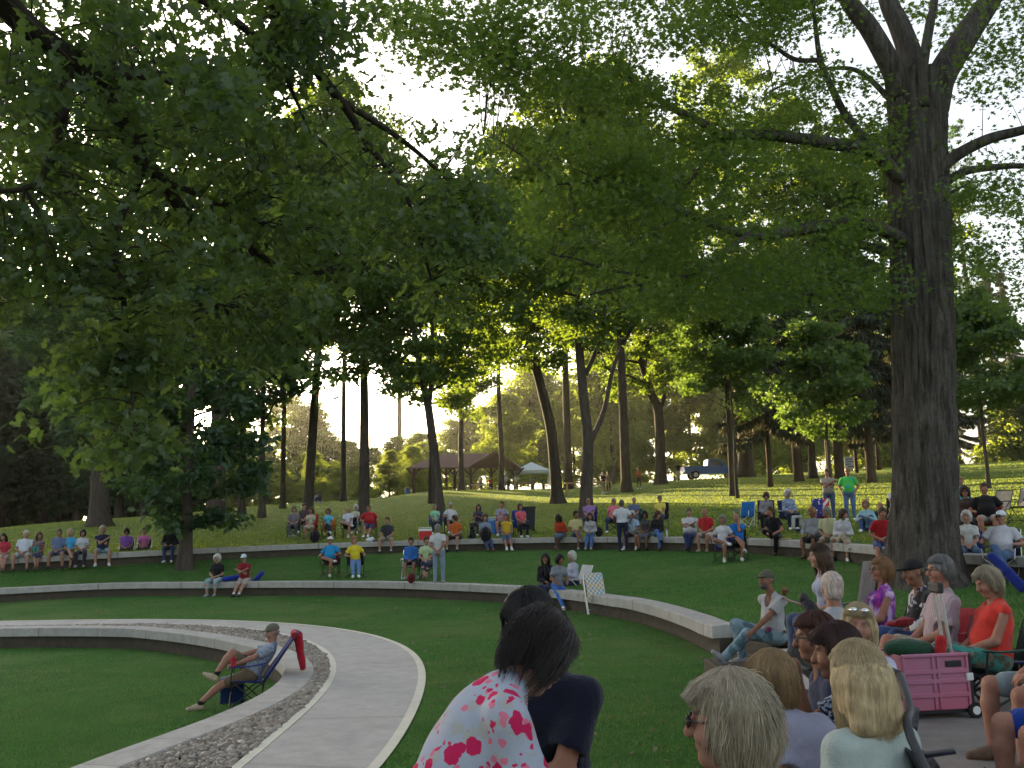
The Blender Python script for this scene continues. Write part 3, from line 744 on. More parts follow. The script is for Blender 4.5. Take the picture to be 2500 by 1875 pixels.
# ================================================================== the two big trees close by
def px_path(pts):
    return spline(np.array([at(x, y, d) for x, y, d in pts]), 6)
def region_clumps(regs, seed, gap=0.0, gs=0.012):
    g = np.random.default_rng(seed); out = []
    for x0, y0, x1, y1, n, d0, d1 in regs:
        k = 0; tries = 0
        while k < n and tries < n * 8:
            tries += 1
            x = g.uniform(x0, x1); y = g.uniform(y0, y1)
            if mnoise.noise(Vector((x * gs, y * gs, seed * 3.1))) < gap: continue
            out.append(at(x, y, g.uniform(d0, d1))); k += 1
    return np.array(out)
def twigs(mb, centers, nodes, maxd, r0=0.012):
    for c in centers:
        d = np.linalg.norm(nodes - c, axis=1); k = int(np.argmin(d))
        if d[k] < maxd:
            a = nodes[k]; md = (a + c) / 2 + np.array([0, 0, 0.12 * d[k]]) + rng.standard_normal(3) * 0.05 * d[k]
            mb.tube(spline([a, md, c], 3), np.linspace(r0, 0.004, 7), 4, cap=False)

# ---- oak: trunk left of the frame, limbs reaching over the lawn
oak_base = np.array([-7.0, -1.2, -0.02])
oak = empty('oak_tree', tuple(oak_base)); mb = MB()
tp = [(-7.0, -1.2, -0.4), (-7.0, -1.15, 1.2), (-6.95, -1.0, 3), (-6.8, -0.6, 5), (-6.6, 0.2, 7), (-6.4, 1.2, 9)]
trunk_mesh(mb, None, np.array(tp) - oak_base, [.5, .47, .43, .4, .34, .24], 18, 1.5, .8, .03, 3)
mb.build('trunk', B_OAK, oak, smooth=True)
OL = []
def oakl(pts, r0, r1, start=None):
    P = px_path(pts)
    if start is not None: P = np.vstack([spline(np.vstack([start, P[:1]]), 4)[:-1], P])
    OL.append((P, np.linspace(r0, r1, len(P))))
oakl([(-260,-330,5.0),(-90,-140,5.6),(34,34,6.4),(170,142,7.0),(261,198,7.4),(317,340,7.8),(351,397,8.0),(397,442,8.2),(453,521,8.6),(538,567,9.0),(606,600,9.3),(697,660,9.7),(822,660,10.1),(884,618,10.4)], .125, .018, np.array([[-6.9,-1.0,4.2],[-6.0,1.4,5.0]]))
oakl([(346,419,8.0),(334,453,8.0),(297,527,7.9),(283,612,7.9),(300,714,8.0),(309,822,8.0),(317,935,8.1),(325,985,8.1),(321,1086,8.2)], .045, .008)
oakl([(272,181,7.4),(350,180,7.6),(425,198,7.9),(493,255,8.3),(567,340,8.8),(640,420,9.2)], .07, .015)
oakl([(420,-260,6.0),(600,-80,7.6),(708,74,8.6),(754,147,9.0),(838,255,9.6),(907,363,10.0),(986,465,10.4),(1020,567,10.6),(1060,708,10.8)], .10, .012, np.array([[-6.7,-0.4,6.0],[-4.2,2.6,7.6]]))
oakl([(838,249,9.6),(963,329,10.2),(1048,397,10.6),(1133,482,11.0),(1170,560,11.2)], .04, .01)
oakl([(544,566,9.0),(552,620,9.1),(556,680,9.1),(545,745,9.1)], .025, .006)
oakl([(397,442,8.2),(470,470,8.4),(530,498,8.6),(600,510,9.0),(640,550,9.2),(720,556,9.5)], .03, .008)
oakl([(170,142,7.0),(150,300,7.0),(110,420,7.0),(60,460,7.0),(-40,468,7.0)], .05, .015)
oakl([(-90,-140,5.6),(150,-160,6.2),(380,-60,7.0),(560,40,7.6),(680,160,8.4),(760,330,9.0)], .08, .012)
oakl([(606,600,9.3),(650,700,9.4),(690,800,9.5),(700,860,9.5)], .02, .006)
mb = MB()
for P, r in OL: mb.tube(P - oak_base, r, 8)
nodes = np.concatenate([p[0] for p in OL])
regs = [(-200,-80,600,330,185,6.2,9.2),(-150,300,560,700,120,6.8,9.6),(520,120,860,700,125,8.2,10.8),(840,330,1180,700,90,9.2,11.5),
        (600,-60,850,160,70,7.6,9.6),(1080,420,1260,640,34,10.2,11.4),(170,850,385,1120,44,7.6,8.6),(330,720,760,900,56,8.2,9.8),(-80,560,260,760,40,7,8.6),(1030,640,1120,760,10,10.4,11.2),(240,640,420,900,26,7.6,8.5),(880,-60,1010,40,7,8.6,9.6)]
cen = region_clumps(regs, 2, -0.10, .009)
along = np.concatenate([p[0][int(len(p[0]) * .45)::3] for p in OL]) + rng.standard_normal((sum(len(p[0][int(len(p[0]) * .45)::3]) for p in OL), 3)) * .25
cen = np.concatenate([cen, along])
twigs(mb, cen - oak_base, nodes - oak_base, 1.1, .010)
mb.build('limb', B_OAK, oak, smooth=True)
pos, idx = clumps(cen - oak_base, 20, 0.38, 0.6)
me = leaves('crown', pos, rng.uniform(.065, .155, len(pos)), T_OAKLEAF, .45, .55, rnd=np.clip(rng.random(len(cen))[idx] * .6 + rng.random(len(idx)) * .4, 0, 1))
obj('crown', me, L_OAK, oak)
tag(oak, 'big oak reaching in from the left, its lobed leaves hanging over the lawn', 'tree')

# ---- the great maple on the right
mb0 = loc3(2262, 1425, 'mid'); YM = mb0[1]
map_ = empty('maple_tree', tuple(mb0))
tpx = [(2262,1432,0),(2258,1330,0),(2257,1180,0),(2256,1000,0),(2250,700,0),(2243,500,0),(2240,300,0),(2238,190,0)]
pts = np.array([at(x, y, YM + d) for x, y, d in tpx]); pts[0, 2] = mb0[2] - .25
tw = np.array([150,148,142,142,141,140,136,150]) / FPX * YM / 2
def maple_trunk():
    """bark ridges modelled as real relief"""
    P = spline(pts - mb0, 22); n = 150; k = len(P)
    rr = np.interp(np.linspace(0, len(pts) - 1, k), np.arange(len(pts)), tw)
    L = P[:, 2]
    V = []
    for i in range(k):
        fl = math.exp(-max(0, L[i] + .1) / 0.55)
        for j in range(n):
            a = 2 * math.pi * j / n
            q = Vector((math.cos(a) * 3.2, math.sin(a) * 3.2, L[i] * .55))
            rid = mnoise.noise(q * 2.6) * .5 + abs(mnoise.noise(q * 5.2 + Vector((7, 3, 1)))) * .55
            pl = mnoise.noise(Vector((math.cos(a) * 5.5, math.sin(a) * 5.5, L[i] * .42 + 9)));  deep = -.055 * max(0, 1 - abs(pl) / .10)
            kn_ = sum(.10 * math.exp(-(((a - ka + 9.42) % 6.283 - 3.14159) / .22) ** 2 - ((L[i] - kz) / .20) ** 2) for ka, kz in ((4.9, 5.0), (4.3, 3.1), (5.4, 7.2)))
            ro = rr[i] * (1 + .46 * fl * (1 + .5 * math.sin(5 * a + 1.2) + .3 * math.sin(3 * a))) + .075 * rid + .022 * mnoise.noise(q * 12) + deep + kn_
            V.append(P[i] + np.array([math.cos(a) * ro, math.sin(a) * ro, 0]))
    F = [[i * n + j, i * n + (j + 1) % n, (i + 1) * n + (j + 1) % n, (i + 1) * n + j] for i in range(k - 1) for j in range(n)]
    mb = MB(); mb.add(V, F); return mb
maple_trunk().build('trunk', B_SHAG, map_, smooth=True)
ML = []
def mapl(pts_, w0, w1, dep=(0, 0), n=8):
    d0, d1 = dep; k = len(pts_)
    P = px_path([(x, y, YM + d0 + (d1 - d0) * i / (k - 1)) for i, (x, y) in enumerate(pts_)])
    ML.append((P, np.linspace(w0, w1, len(P)) / FPX * YM / 2, n))
mapl([(2200,235),(2179,170),(2122,68),(2071,0),(2020,-120),(1960,-300)], 62, 30, (-.1,-.8), 12)
mapl([(2235,220),(2224,142),(2195,60),(2168,0),(2140,-130),(2120,-320)], 66, 34, (0,.6), 12)
mapl([(2255,260),(2253,170),(2270,60),(2281,0),(2290,-160)], 30, 18, (-.5,-.8))
mapl([(2275,270),(2298,187),(2360,85),(2417,0),(2480,-110),(2560,-300)], 84, 40, (0,.3), 12)
mapl([(2225,450),(2179,419),(2134,368),(2032,351),(1918,334),(1817,328),(1760,329),(1715,300),(1635,260),(1567,210),(1522,170),(1499,147)], 40, 8, (-.2,-2.4))
mapl([(2134,368),(2066,283),(2026,204),(2003,147),(1992,74),(1985,0)], 22, 9, (-.3,-1.2))
mapl([(2003,147),(1941,145),(1890,113),(1850,90),(1800,40)], 14, 5, (-1,-1.8))
mapl([(2225,600),(2168,567),(2100,544),(2015,550),(1930,567),(1845,575),(1783,561),(1675,521),(1590,476),(1505,448),(1430,445),(1363,450)], 36, 5, (-.2,-3.4))
mapl([(1822,578),(1760,618),(1703,663),(1618,688),(1505,703),(1440,720)], 12, 4, (-2,-3.2))
mapl([(1618,688),(1560,672),(1477,657),(1400,630),(1352,623)], 8, 3, (-2.6,-3.6))
mapl([(2225,650),(2168,618),(2100,598),(1998,589),(1930,623),(1862,669),(1794,720),(1740,735)], 30, 6, (.2,1.6))
mapl([(2220,300),(2168,238),(2100,176),(2032,167),(1958,187),(1873,227)], 18, 5, (-.3,.8))
mapl([(1760,335),(1703,419),(1652,487)], 11, 5, (-1.6,-1.9))
mapl([(1760,335),(1720,350),(1700,355)], 16, 9, (-1.6,-1.7))
mapl([(1567,210),(1480,172),(1400,172),(1300,170)], 7, 3, (-2.2,-2.8))
mapl([(2245,470),(2270,442),(2327,385),(2412,340),(2500,317),(2620,280)], 40, 18, (-.2,-.9))
mapl([(2265,480),(2298,453),(2355,419),(2430,408),(2497,405),(2640,410)], 28, 12, (.3,1.0))
mapl([(2310,475),(2360,450),(2380,430)], 8, 4, (.4,.6))
mapl([(2015,552),(1995,640),(1985,720)], 5, 2, (-1.1,-1.2)); mapl([(1675,521),(1600,560),(1540,600)], 5, 2, (-2.4,-3))
mapl([(1363,450),(1300,400),(1230,350),(1180,330)], 5, 2, (-3.4,-4)); mapl([(1505,448),(1420,420),(1330,370)], 4, 2, (-3,-3.5))
mb = MB()
for P, r, n in ML: mb.tube(P - mb0, r, n)
nodes = np.concatenate([p[0] for p in ML])
D = YM
regs = [(1450,380,2180,760,250,D-4.5,D+2.5),(1250,330,1560,640,80,D-4.8,D-1.5),(1800,180,2190,400,70,D-2,D+2.5),(1560,220,1800,380,40,D-3.5,D),
        (1350,-60,1960,110,130,D-4.5,D+1),(1180,-60,1420,230,70,D-5,D-2),(960,20,1240,170,46,D-6,D-4),(1880,-80,2130,60,46,D-3,D+2),(2320,-60,2560,240,50,D-2,D+3),(2330,430,2560,760,64,D-2,D+4),(1900,560,2180,740,46,D-2,D+2),
        (2180,-100,2300,40,16,D+1,D+3),(1420,120,1560,330,26,D-4,D-2),(1620,640,1900,790,36,D-3,D+1)]
cen = region_clumps(regs, 5, -0.12, 0.016)
al = np.concatenate([p[0][int(len(p[0]) * .5)::4] for p in ML[4:]])
cen = np.concatenate([cen, al + rng.standard_normal(al.shape) * .3])
twigs(mb, cen - mb0, nodes - mb0, 1.25, .010)
mb.build('limb', B_SHAG, map_, smooth=True)
pos, idx = clumps(cen - mb0, 46, 0.72, 0.30)
me = leaves('crown', pos, rng.uniform(.075, .14, len(pos)), T_MAPLELEAF, .3, .75, rnd=np.clip(rng.random(len(cen))[idx] * .6 + rng.random(len(idx)) * .4, 0, 1))
obj('crown', me, L_MAPLE, map_)
tag(map_, 'great shaggy-barked maple with spreading crooked limbs, rising beside the folding chairs at the front', 'tree')

# ---- grass blades that catch the light ("stuff")
def blades(name, P, h, wd, m, label):
    n = len(P); a = rng.random(n) * 6.283; hh = h * rng.uniform(.5, 1.3, n); ww = wd * rng.uniform(.6, 1.4, n)
    dx, dy = np.cos(a) * ww, np.sin(a) * ww
    V = np.empty((n, 3, 3)); V[:, 0] = P; V[:, 1] = P; V[:, 2] = P
    V[:, 0, 0] -= dx; V[:, 0, 1] -= dy; V[:, 1, 0] += dx; V[:, 1, 1] += dy
    V[:, 2, 2] += hh; V[:, 2, :2] += rng.standard_normal((n, 2)) * (hh * .45)[:, None]
    me = mesh_np(name, V.reshape(-1, 3), np.arange(n * 3).reshape(n, 3))
    t = me.attributes.new('rnd', 'FLOAT', 'FACE'); t.data.foreach_set('value', rng.random(n).astype(np.float32))
    o = obj(name, me, m); return tag(o, label, 'grass', kind='stuff')
L_GRASS = leaf_mat('grass_blade', (0.044, 0.155, 0.025), (0.094, 0.235, 0.045), (0.14, 0.32, 0.035), 0.4)
def patchy(m):
    """turf that is drier in places: worn and clover patches in the blades too"""
    t = m.node_tree; tc = t.nodes.new('ShaderNodeTexCoord'); rp = [n for n in t.nodes if n.type == 'VALTORGB'][0]; outs = [l.to_socket for l in rp.outputs[0].links]; cur = rp.outputs[0]
    for sc_, lo_, hi_, col, st in ((.5, .46, .62, (.15, .185, .06), (1, 1, 1)), (1.3, .52, .64, (.026, .10, .018), (1, 1, 1)), (.8, .58, .67, (.26, .26, .13), (.3, 1.8, 1))):
        mp = t.nodes.new('ShaderNodeMapping'); mp.inputs['Scale'].default_value = st; t.links.new(tc.outputs['Object'], mp.inputs[0]); nz = t.nodes.new('ShaderNodeTexNoise'); nz.inputs['Scale'].default_value = sc_; nz.inputs['Detail'].default_value = 5; nz.inputs['Roughness'].default_value = .7; t.links.new(mp.outputs[0], nz.inputs[0])
        r2 = t.nodes.new('ShaderNodeValToRGB'); r2.color_ramp.elements[0].position = lo_; r2.color_ramp.elements[1].position = hi_; r2.color_ramp.elements[1].color = (.75, .75, .75, 1); t.links.new(nz.outputs[0], r2.inputs[0])
        mx = t.nodes.new('ShaderNodeMix'); mx.data_type = 'RGBA'; t.links.new(r2.outputs[0], mx.inputs[0]); t.links.new(cur, mx.inputs[6]); mx.inputs[7].default_value = (*col, 1); cur = mx.outputs[2]
    for s_ in outs: t.links.new(cur, s_)
patchy(L_GRASS)
L_GRASSH = leaf_mat('hill_grass_blade', (0.07, 0.15, 0.020), (0.12, 0.19, 0.03), (0.40, 0.44, 0.03), 0.5)
def scat(n, f, rlo, rhi, zf, tlo=-40, thi=112, near=1.0):
    th = R(tlo) + rng.random(n * 3) * R(thi - tlo); s = rng.random(n * 3)
    a, b = rlo(th), rhi(th); r = a + (b - a) * s
    X = C0[0] + r * np.cos(th); Y = C0[1] + r * np.sin(th)
    # keep more blades near the eye
    keep = (Y > 3) & (abs(X / np.maximum(Y, .1)) < .62) & (rng.random(n * 3) < np.clip((9.0 / np.maximum(Y, 1)) ** near, 0, 1))
    X, Y = X[keep][:n], Y[keep][:n]
    return np.stack([X, Y, zf(X, Y) - .004], -1)
me = leaves('fallen_leaf', FALL, rng.uniform(.03, .09, len(FALL)), T_OVAL, .05, .95); o = obj('fallen_leaves', me, leaf_mat('dry_leaf', (.10,.06,.03), (.30,.24,.13), (.2,.12,.05))); tag(o, 'dry leaves and pale clippings scattered over the lower lawn', 'leaves', kind='stuff')
blades('grass', scat(150000, 0, lambda t: r_po(t) + .02, lambda t: r_w2(t) - CAPW - .02, lowz), .035, .0045, L_GRASS, 'short mown grass of the lower lawn beside the path')
blades('grass', scat(60000, 0, cst(.3), lambda t: r_w1(t) - CAPW - .02, inz), .04, .006, L_GRASS, 'short mown grass of the innermost lawn below the pebble strip')
blades('grass', scat(110000, 0, lambda t: np.where(t < R(15), r_w2(t) + 2.6, r_w2(t) + .02), lambda t: r_w3(t) - CAPW - .03, midz), .05, .007, L_GRASS, 'short mown grass of the middle lawn')
n = 260000; cx = rng.uniform(-.62, .62, n); yy = 18 + 82 * rng.random(n) ** 1.15
xx = cx * yy; th_, r_ = pol(np.stack([xx, yy], -1)); ok = r_ > r_w3(th_) + .05
xx, yy = xx[ok], yy[ok]; blades('grass', np.stack([xx, yy, hill(xx, yy) - .01], -1), .055, .03, L_GRASSH, 'sunlit and shaded grass of the hillside under the trees')
# ================================================================== PEOPLE: smooth bodies from blended shapes, meshed with surface nets
class Field:
    def __init__(s): s.ops = []
    def cone(s, a, b, ra, rb=None, k=0.03, sub=False):
        s.ops.append(('c', np.asarray(a, float), np.asarray(b, float), ra, ra if rb is None else rb, k, sub)); return s
    def ell(s, c, r, M=None, k=0.03, sub=False):
        s.ops.append(('e', np.asarray(c, float), np.asarray(r, float), M, None, k, sub)); return s
    def box_of(s, op):
        if op[0] == 'c':
            lo = np.minimum(op[1] - op[3], op[2] - op[4]); hi = np.maximum(op[1] + op[3], op[2] + op[4])
        else:
            e = np.full(3, op[2].max()) if op[3] is not None else op[2]; lo, hi = op[1] - e, op[1] + e
        return lo, hi
    def mesh(s, h, noise=0.0, nscale=14, seed=0):
        adds = [o for o in s.ops if not o[6]]
        bx = [s.box_of(o) for o in adds]
        lo = np.min([b[0] for b in bx], 0) - 2.5 * h - noise - .01; hi = np.max([b[1] for b in bx], 0) + 2.5 * h + noise + .01
        n = np.ceil((hi - lo) / h).astype(int) + 1
        ax = [lo[i] + h * np.arange(n[i]) for i in range(3)]
        D = np.full(n, 1.0, np.float32)
        for op in s.ops:
            l, u = s.box_of(op); pad = op[5] + 2.5 * h + noise
            i0 = np.clip(np.floor((l - pad - lo) / h).astype(int), 0, n); i1 = np.clip(np.ceil((u + pad - lo) / h).astype(int) + 1, 0, n)
            if (i1 <= i0).any(): continue
            sl_ = tuple(slice(i0[i], i1[i]) for i in range(3))
            X, Y, Z = np.meshgrid(*[ax[i][sl_[i]] for i in range(3)], indexing='ij', sparse=True)
            if op[0] == 'c':
                a, b, ra, rb = op[1:5]; ab = b - a; L2 = max(ab @ ab, 1e-9)
                t = np.clip(((X - a[0]) * ab[0] + (Y - a[1]) * ab[1] + (Z - a[2]) * ab[2]) / L2, 0, 1)
                d = np.sqrt((X - a[0] - t * ab[0]) ** 2 + (Y - a[1] - t * ab[1]) ** 2 + (Z - a[2] - t * ab[2]) ** 2) - (ra + (rb - ra) * t)
            else:
                c, r, M = op[1:4]; P = [X - c[0], Y - c[1], Z - c[2]]
                if M is not None: P = [P[0] * M[0, i] + P[1] * M[1, i] + P[2] * M[2, i] for i in range(3)]
                k0 = np.sqrt(sum((P[i] / r[i]) ** 2 for i in range(3))); k1 = np.sqrt(sum((P[i] / r[i] ** 2) ** 2 for i in range(3))) + 1e-6
                d = k0 * (k0 - 1) / k1
            B = D[sl_]; k = max(op[5], 1e-4)
            if op[6]:
                d = -d; q = np.clip(0.5 - 0.5 * (B - d) / k, 0, 1); D[sl_] = B * (1 - q) + d * q + k * q * (1 - q)
            else:
                q = np.clip(0.5 + 0.5 * (B - d) / k, 0, 1); D[sl_] = B * (1 - q) + d * q - k * q * (1 - q)
        if noise:
            X, Y, Z = np.meshgrid(*ax, indexing='ij', sparse=True); f = nscale; p = seed * 1.7
            w = np.sin(X * f + 2.1 * np.sin(Z * f * .6 + p) + p) * np.sin(Y * f * .9 + 1.3 * np.sin(X * f * .7)) * .6 + np.sin(Z * f * 1.6 + 3 * np.sin(X * f * .5 + p) + 2 * np.sin(Y * f * .45)) * .4
            D = D + noise * w.astype(np.float32)
        return nets(D, lo, h)
def nets(D, lo, h):
    S = D < 0; n = np.array(D.shape)
    c = [S[i:n[0] - 1 + i, j:n[1] - 1 + j, k:n[2] - 1 + k] for i in (0, 1) for j in (0, 1) for k in (0, 1)]
    cnt = sum(x.astype(np.int8) for x in c); act = (cnt > 0) & (cnt < 8)
    ids = -np.ones(act.shape, np.int64); I = np.argwhere(act); ids[act] = np.arange(len(I))
    if not len(I): return np.zeros((0, 3)), np.zeros((0, 4), int)
    acc = np.zeros((len(I), 3)); num = np.zeros(len(I))
    off = [(i, j, k) for i in (0, 1) for j in (0, 1) for k in (0, 1)]
    val = [D[I[:, 0] + o[0], I[:, 1] + o[1], I[:, 2] + o[2]] for o in off]
    for a in range(8):
        for b in range(a + 1, 8):
            if sum(abs(off[a][q] - off[b][q]) for q in range(3)) != 1: continue
            va, vb = val[a], val[b]; m = (va < 0) != (vb < 0)
            t = np.where(m, va / np.where(m, va - vb, 1), 0)
            p = np.array(off[a])[None] + t[:, None] * (np.array(off[b]) - np.array(off[a]))[None]
            acc += p * m[:, None]; num += m
    V = lo + h * (I + acc / num[:, None])
    F = []
    for ax_ in range(3):
        u, v = (ax_ + 1) % 3, (ax_ + 2) % 3
        sl0 = [slice(None)] * 3; sl1 = [slice(None)] * 3; sl0[ax_] = slice(0, -1); sl1[ax_] = slice(1, None)
        A, B = S[tuple(sl0)], S[tuple(sl1)]; E_ = np.argwhere(A != B)
        E_ = E_[(E_[:, u] > 0) & (E_[:, v] > 0) & (E_[:, u] < n[u] - 1) & (E_[:, v] < n[v] - 1)]
        if not len(E_): continue
        fl = A[E_[:, 0], E_[:, 1], E_[:, 2]]
        def idx(du, dv):
            q = E_.copy(); q[:, u] -= du; q[:, v] -= dv; return ids[q[:, 0], q[:, 1], q[:, 2]]
        q = np.stack([idx(1, 1), idx(0, 1), idx(0, 0), idx(1, 0)], -1)
        q[~fl] = q[~fl][:, ::-1]; F.append(q)
    F = np.concatenate(F); F = F[(F >= 0).all(1)]
    return V, F
def rotz(a): c, s = math.cos(a), math.sin(a); return np.array([[c, -s, 0], [s, c, 0], [0, 0, 1]])
def rotx(a): c, s = math.cos(a), math.sin(a); return np.array([[1, 0, 0], [0, c, -s], [0, s, c]])
def roty(a): c, s = math.cos(a), math.sin(a); return np.array([[c, 0, s], [0, 1, 0], [-s, 0, c]])
def ik(a, b, l1, l2, pole):
    """two-bone chain from a toward b; returns middle joint and end"""
    d = b - a; L = np.linalg.norm(d); L = min(max(L, abs(l1 - l2) + 1e-3), (l1 + l2) * 0.998); dn = nrm(d)
    x = (l1 * l1 - l2 * l2 + L * L) / (2 * L); y = math.sqrt(max(l1 * l1 - x * x, 0))
    p = np.asarray(pole, float); p = nrm(p - dn * (p @ dn))
    return a + dn * x + p * y, a + dn * L

SKIN = {'l': (0.50, 0.29, 0.205), 'm': (0.40, 0.215, 0.145), 't': (0.31, 0.155, 0.10), 'd': (0.10, 0.05, 0.032), 'r': (0.46, 0.235, 0.165)}
HAIR = {'black': (0.010, 0.009, 0.009), 'dark': (0.022, 0.014, 0.010), 'brown': (0.075, 0.042, 0.024), 'auburn': (0.085, 0.028, 0.014), 'grey': (0.24, 0.23, 0.22), 'darkgrey': (0.09, 0.085, 0.085),
        'white': (0.62, 0.60, 0.56), 'blond': (0.52, 0.40, 0.22), 'ash': (0.44, 0.37, 0.26), 'redblond': (0.34, 0.18, 0.08), 'golden': (0.36, 0.235, 0.11), 'pinkwhite': (0.56, 0.46, 0.40), 'darkred': (0.045, 0.014, 0.010)}
def head_rel(yaw, lean, head=(0, 0, 0), h=1.70, pose='chair', spine_yaw=0, neck=0):
    s = h / 1.72; Rt = rotz(spine_yaw) @ rotx(-lean); up = Rt @ np.array([0, 0, 1.]); fw = Rt @ np.array([0, 1., 0])
    Rh = rotz(head[0]) @ rotx(-(lean * .35) + head[1]) @ roty(head[2])
    if pose != 'stand': Rh = rotz(spine_yaw) @ Rh
    return rotz(yaw) @ (up * .575 * s + fw * (.012 + neck) + Rh @ np.array([0, .02, .125 * s]))
def skin_mat(t):
    key = 'skin_' + t
    if key in _MC: return _MC[key]
    g = NT(key); c = np.array(SKIN[t]) * .70; n = g.noise(22, 4, .6); n2 = g.noise(7, 4, .6); n3 = g.noise(120, 3, .7)
    cc = g.ramp(n, [(0.3, tuple(c * .84)), (0.7, tuple(np.minimum(c * 1.10, 1)))])
    cc = g.mix(g.ramp(n2, [(.45, (0, 0, 0)), (.7, (.55, .55, .55))]), cc, tuple(c * np.array([1.06, .74, .68])))
    cc = g.mix(g.ramp(n3, [(.58, (0, 0, 0)), (.70, (.45, .45, .45))]), cc, tuple(c * .62))
    g.l(cc, g.b.inputs['Base Color'])
    g.b.inputs['Roughness'].default_value = .6; g.b.inputs['Specular IOR Level'].default_value = .2; g.b.inputs['Subsurface Weight'].default_value = .08; g.b.inputs['Subsurface Radius'].default_value = (.02, .008, .004)
    g.bump(n3, .25, .002)
    _MC[key] = g.m; return g.m
def cloth_mat(col, pat=None):
    key = ('cloth', lin(col) if not isinstance(col, str) else col, pat)
    if key in _MC: return _MC[key]
    g = NT('cloth'); c = np.array(lin(col)) * .82; n = g.noise(9, 4, .6); wv = g.noise(160, 2, .6)
    base = g.ramp(n, [(0.3, tuple(c * .86)), (0.7, tuple(np.minimum(c * 1.08, 1)))])
    if pat:
        kind = pat[0]
        if kind == 'stripe':          # vertical stripes round the body
            x = g.n('TexWave', wave_type='BANDS', bands_direction='X', Scale=pat[2]); x.inputs['Distortion'].default_value = 1.2; x.inputs['Detail'].default_value = 1
            g.l(g.tc.outputs['Object'], x.inputs[0]); base = g.mix(g.ramp(x.outputs[1], [(0.45, (0, 0, 0)), (0.6, (1, 1, 1))]), base, pat[1])
        elif kind in ('speck', 'tie', 'plaid', 'floral'):
            v = g.n('TexVoronoi', Scale=pat[2]); g.l(g.tc.outputs['Object'], v.inputs[0])
            nn = g.noise(pat[2] * 1.6, 3, .6)
            if kind == 'speck': f = g.ramp(nn, [(0.5, (0, 0, 0)), (0.56, (1, 1, 1))])
            else: f = g.ramp(nn, [(0.42, (0, 0, 0)), (0.52, (1, 1, 1))])
            base = g.mix(f, base, pat[1])
            if len(pat) > 3:
                n3 = g.noise(pat[2] * .9, 3, .6, stretch=(1, 1.3, .8)); base = g.mix(g.ramp(n3, [(0.53, (0, 0, 0)), (0.6, (1, 1, 1))]), base, pat[3])
    g.l(base, g.b.inputs['Base Color']); g.b.inputs['Roughness'].default_value = .92; g.b.inputs['Specular IOR Level'].default_value = .12
    g.b.inputs['Sheen Weight'].default_value = .15
    fold = g.noise(7, 3, .55, stretch=(1.5, 1.5, .6)); ad = g.n('Math', operation='MULTIPLY_ADD'); g.l(fold, ad.inputs[0]); ad.inputs[1].default_value = 6.0; g.l(wv, ad.inputs[2])
    g.bump(ad.outputs[0], .55, .008)
    _MC[key] = g.m; return g.m
def hair_mat(c):
    key = 'hair_' + c
    if key in _MC: return _MC[key]
    g = NT(key); k = np.array(HAIR[c]) * .72; n = g.noise(55, 4, .7, stretch=(1, 1, .12)); n2 = g.noise(7, 3, .6)
    b_ = g.ramp(n, [(0.3, tuple(k * .45)), (0.5, tuple(k)), (0.72, tuple(np.minimum(k * 1.7, 1)))])
    g.l(g.mix(g.ramp(n2, [(.4, (0, 0, 0)), (.7, (.6, .6, .6))]), b_, tuple(k * .6)), g.b.inputs['Base Color'])
    g.b.inputs['Roughness'].default_value = .55; g.b.inputs['Specular IOR Level'].default_value = .25
    g.bump(n, .6, .012); _MC[key] = g.m; return g.m
M_DARKDET = mat('face_detail', (0.085, 0.050, 0.036), .6, .2, 30)
M_LIP = mat('lip', (0.30, 0.11, 0.085), .5, .15, 30)
M_EYE = mat('eye', (0.20, 0.17, 0.15), .25, .2, 60)
M_GLASS = mat('spectacles', (0.03, 0.028, 0.028), .25, .2, 20, spec=.6)
M_SHOEW = mat('white_shoe', (0.62, 0.62, 0.62), .6, .1, 20); M_SHOED = mat('dark_shoe', (0.03, 0.028, 0.028), .6, .3, 20); M_SHOEB = mat('brown_shoe', (0.12, 0.075, 0.05), .7, .25, 20); M_SHOEG = mat('grey_shoe', (0.26, 0.26, 0.27), .7, .2, 20); M_SHOET = mat('tan_shoe', (0.36, 0.29, 0.2), .8, .2, 20)
SHOE = {'w': M_SHOEW, 'd': M_SHOED, 'b': M_SHOEB, 'g': M_SHOEG, 't': M_SHOET}

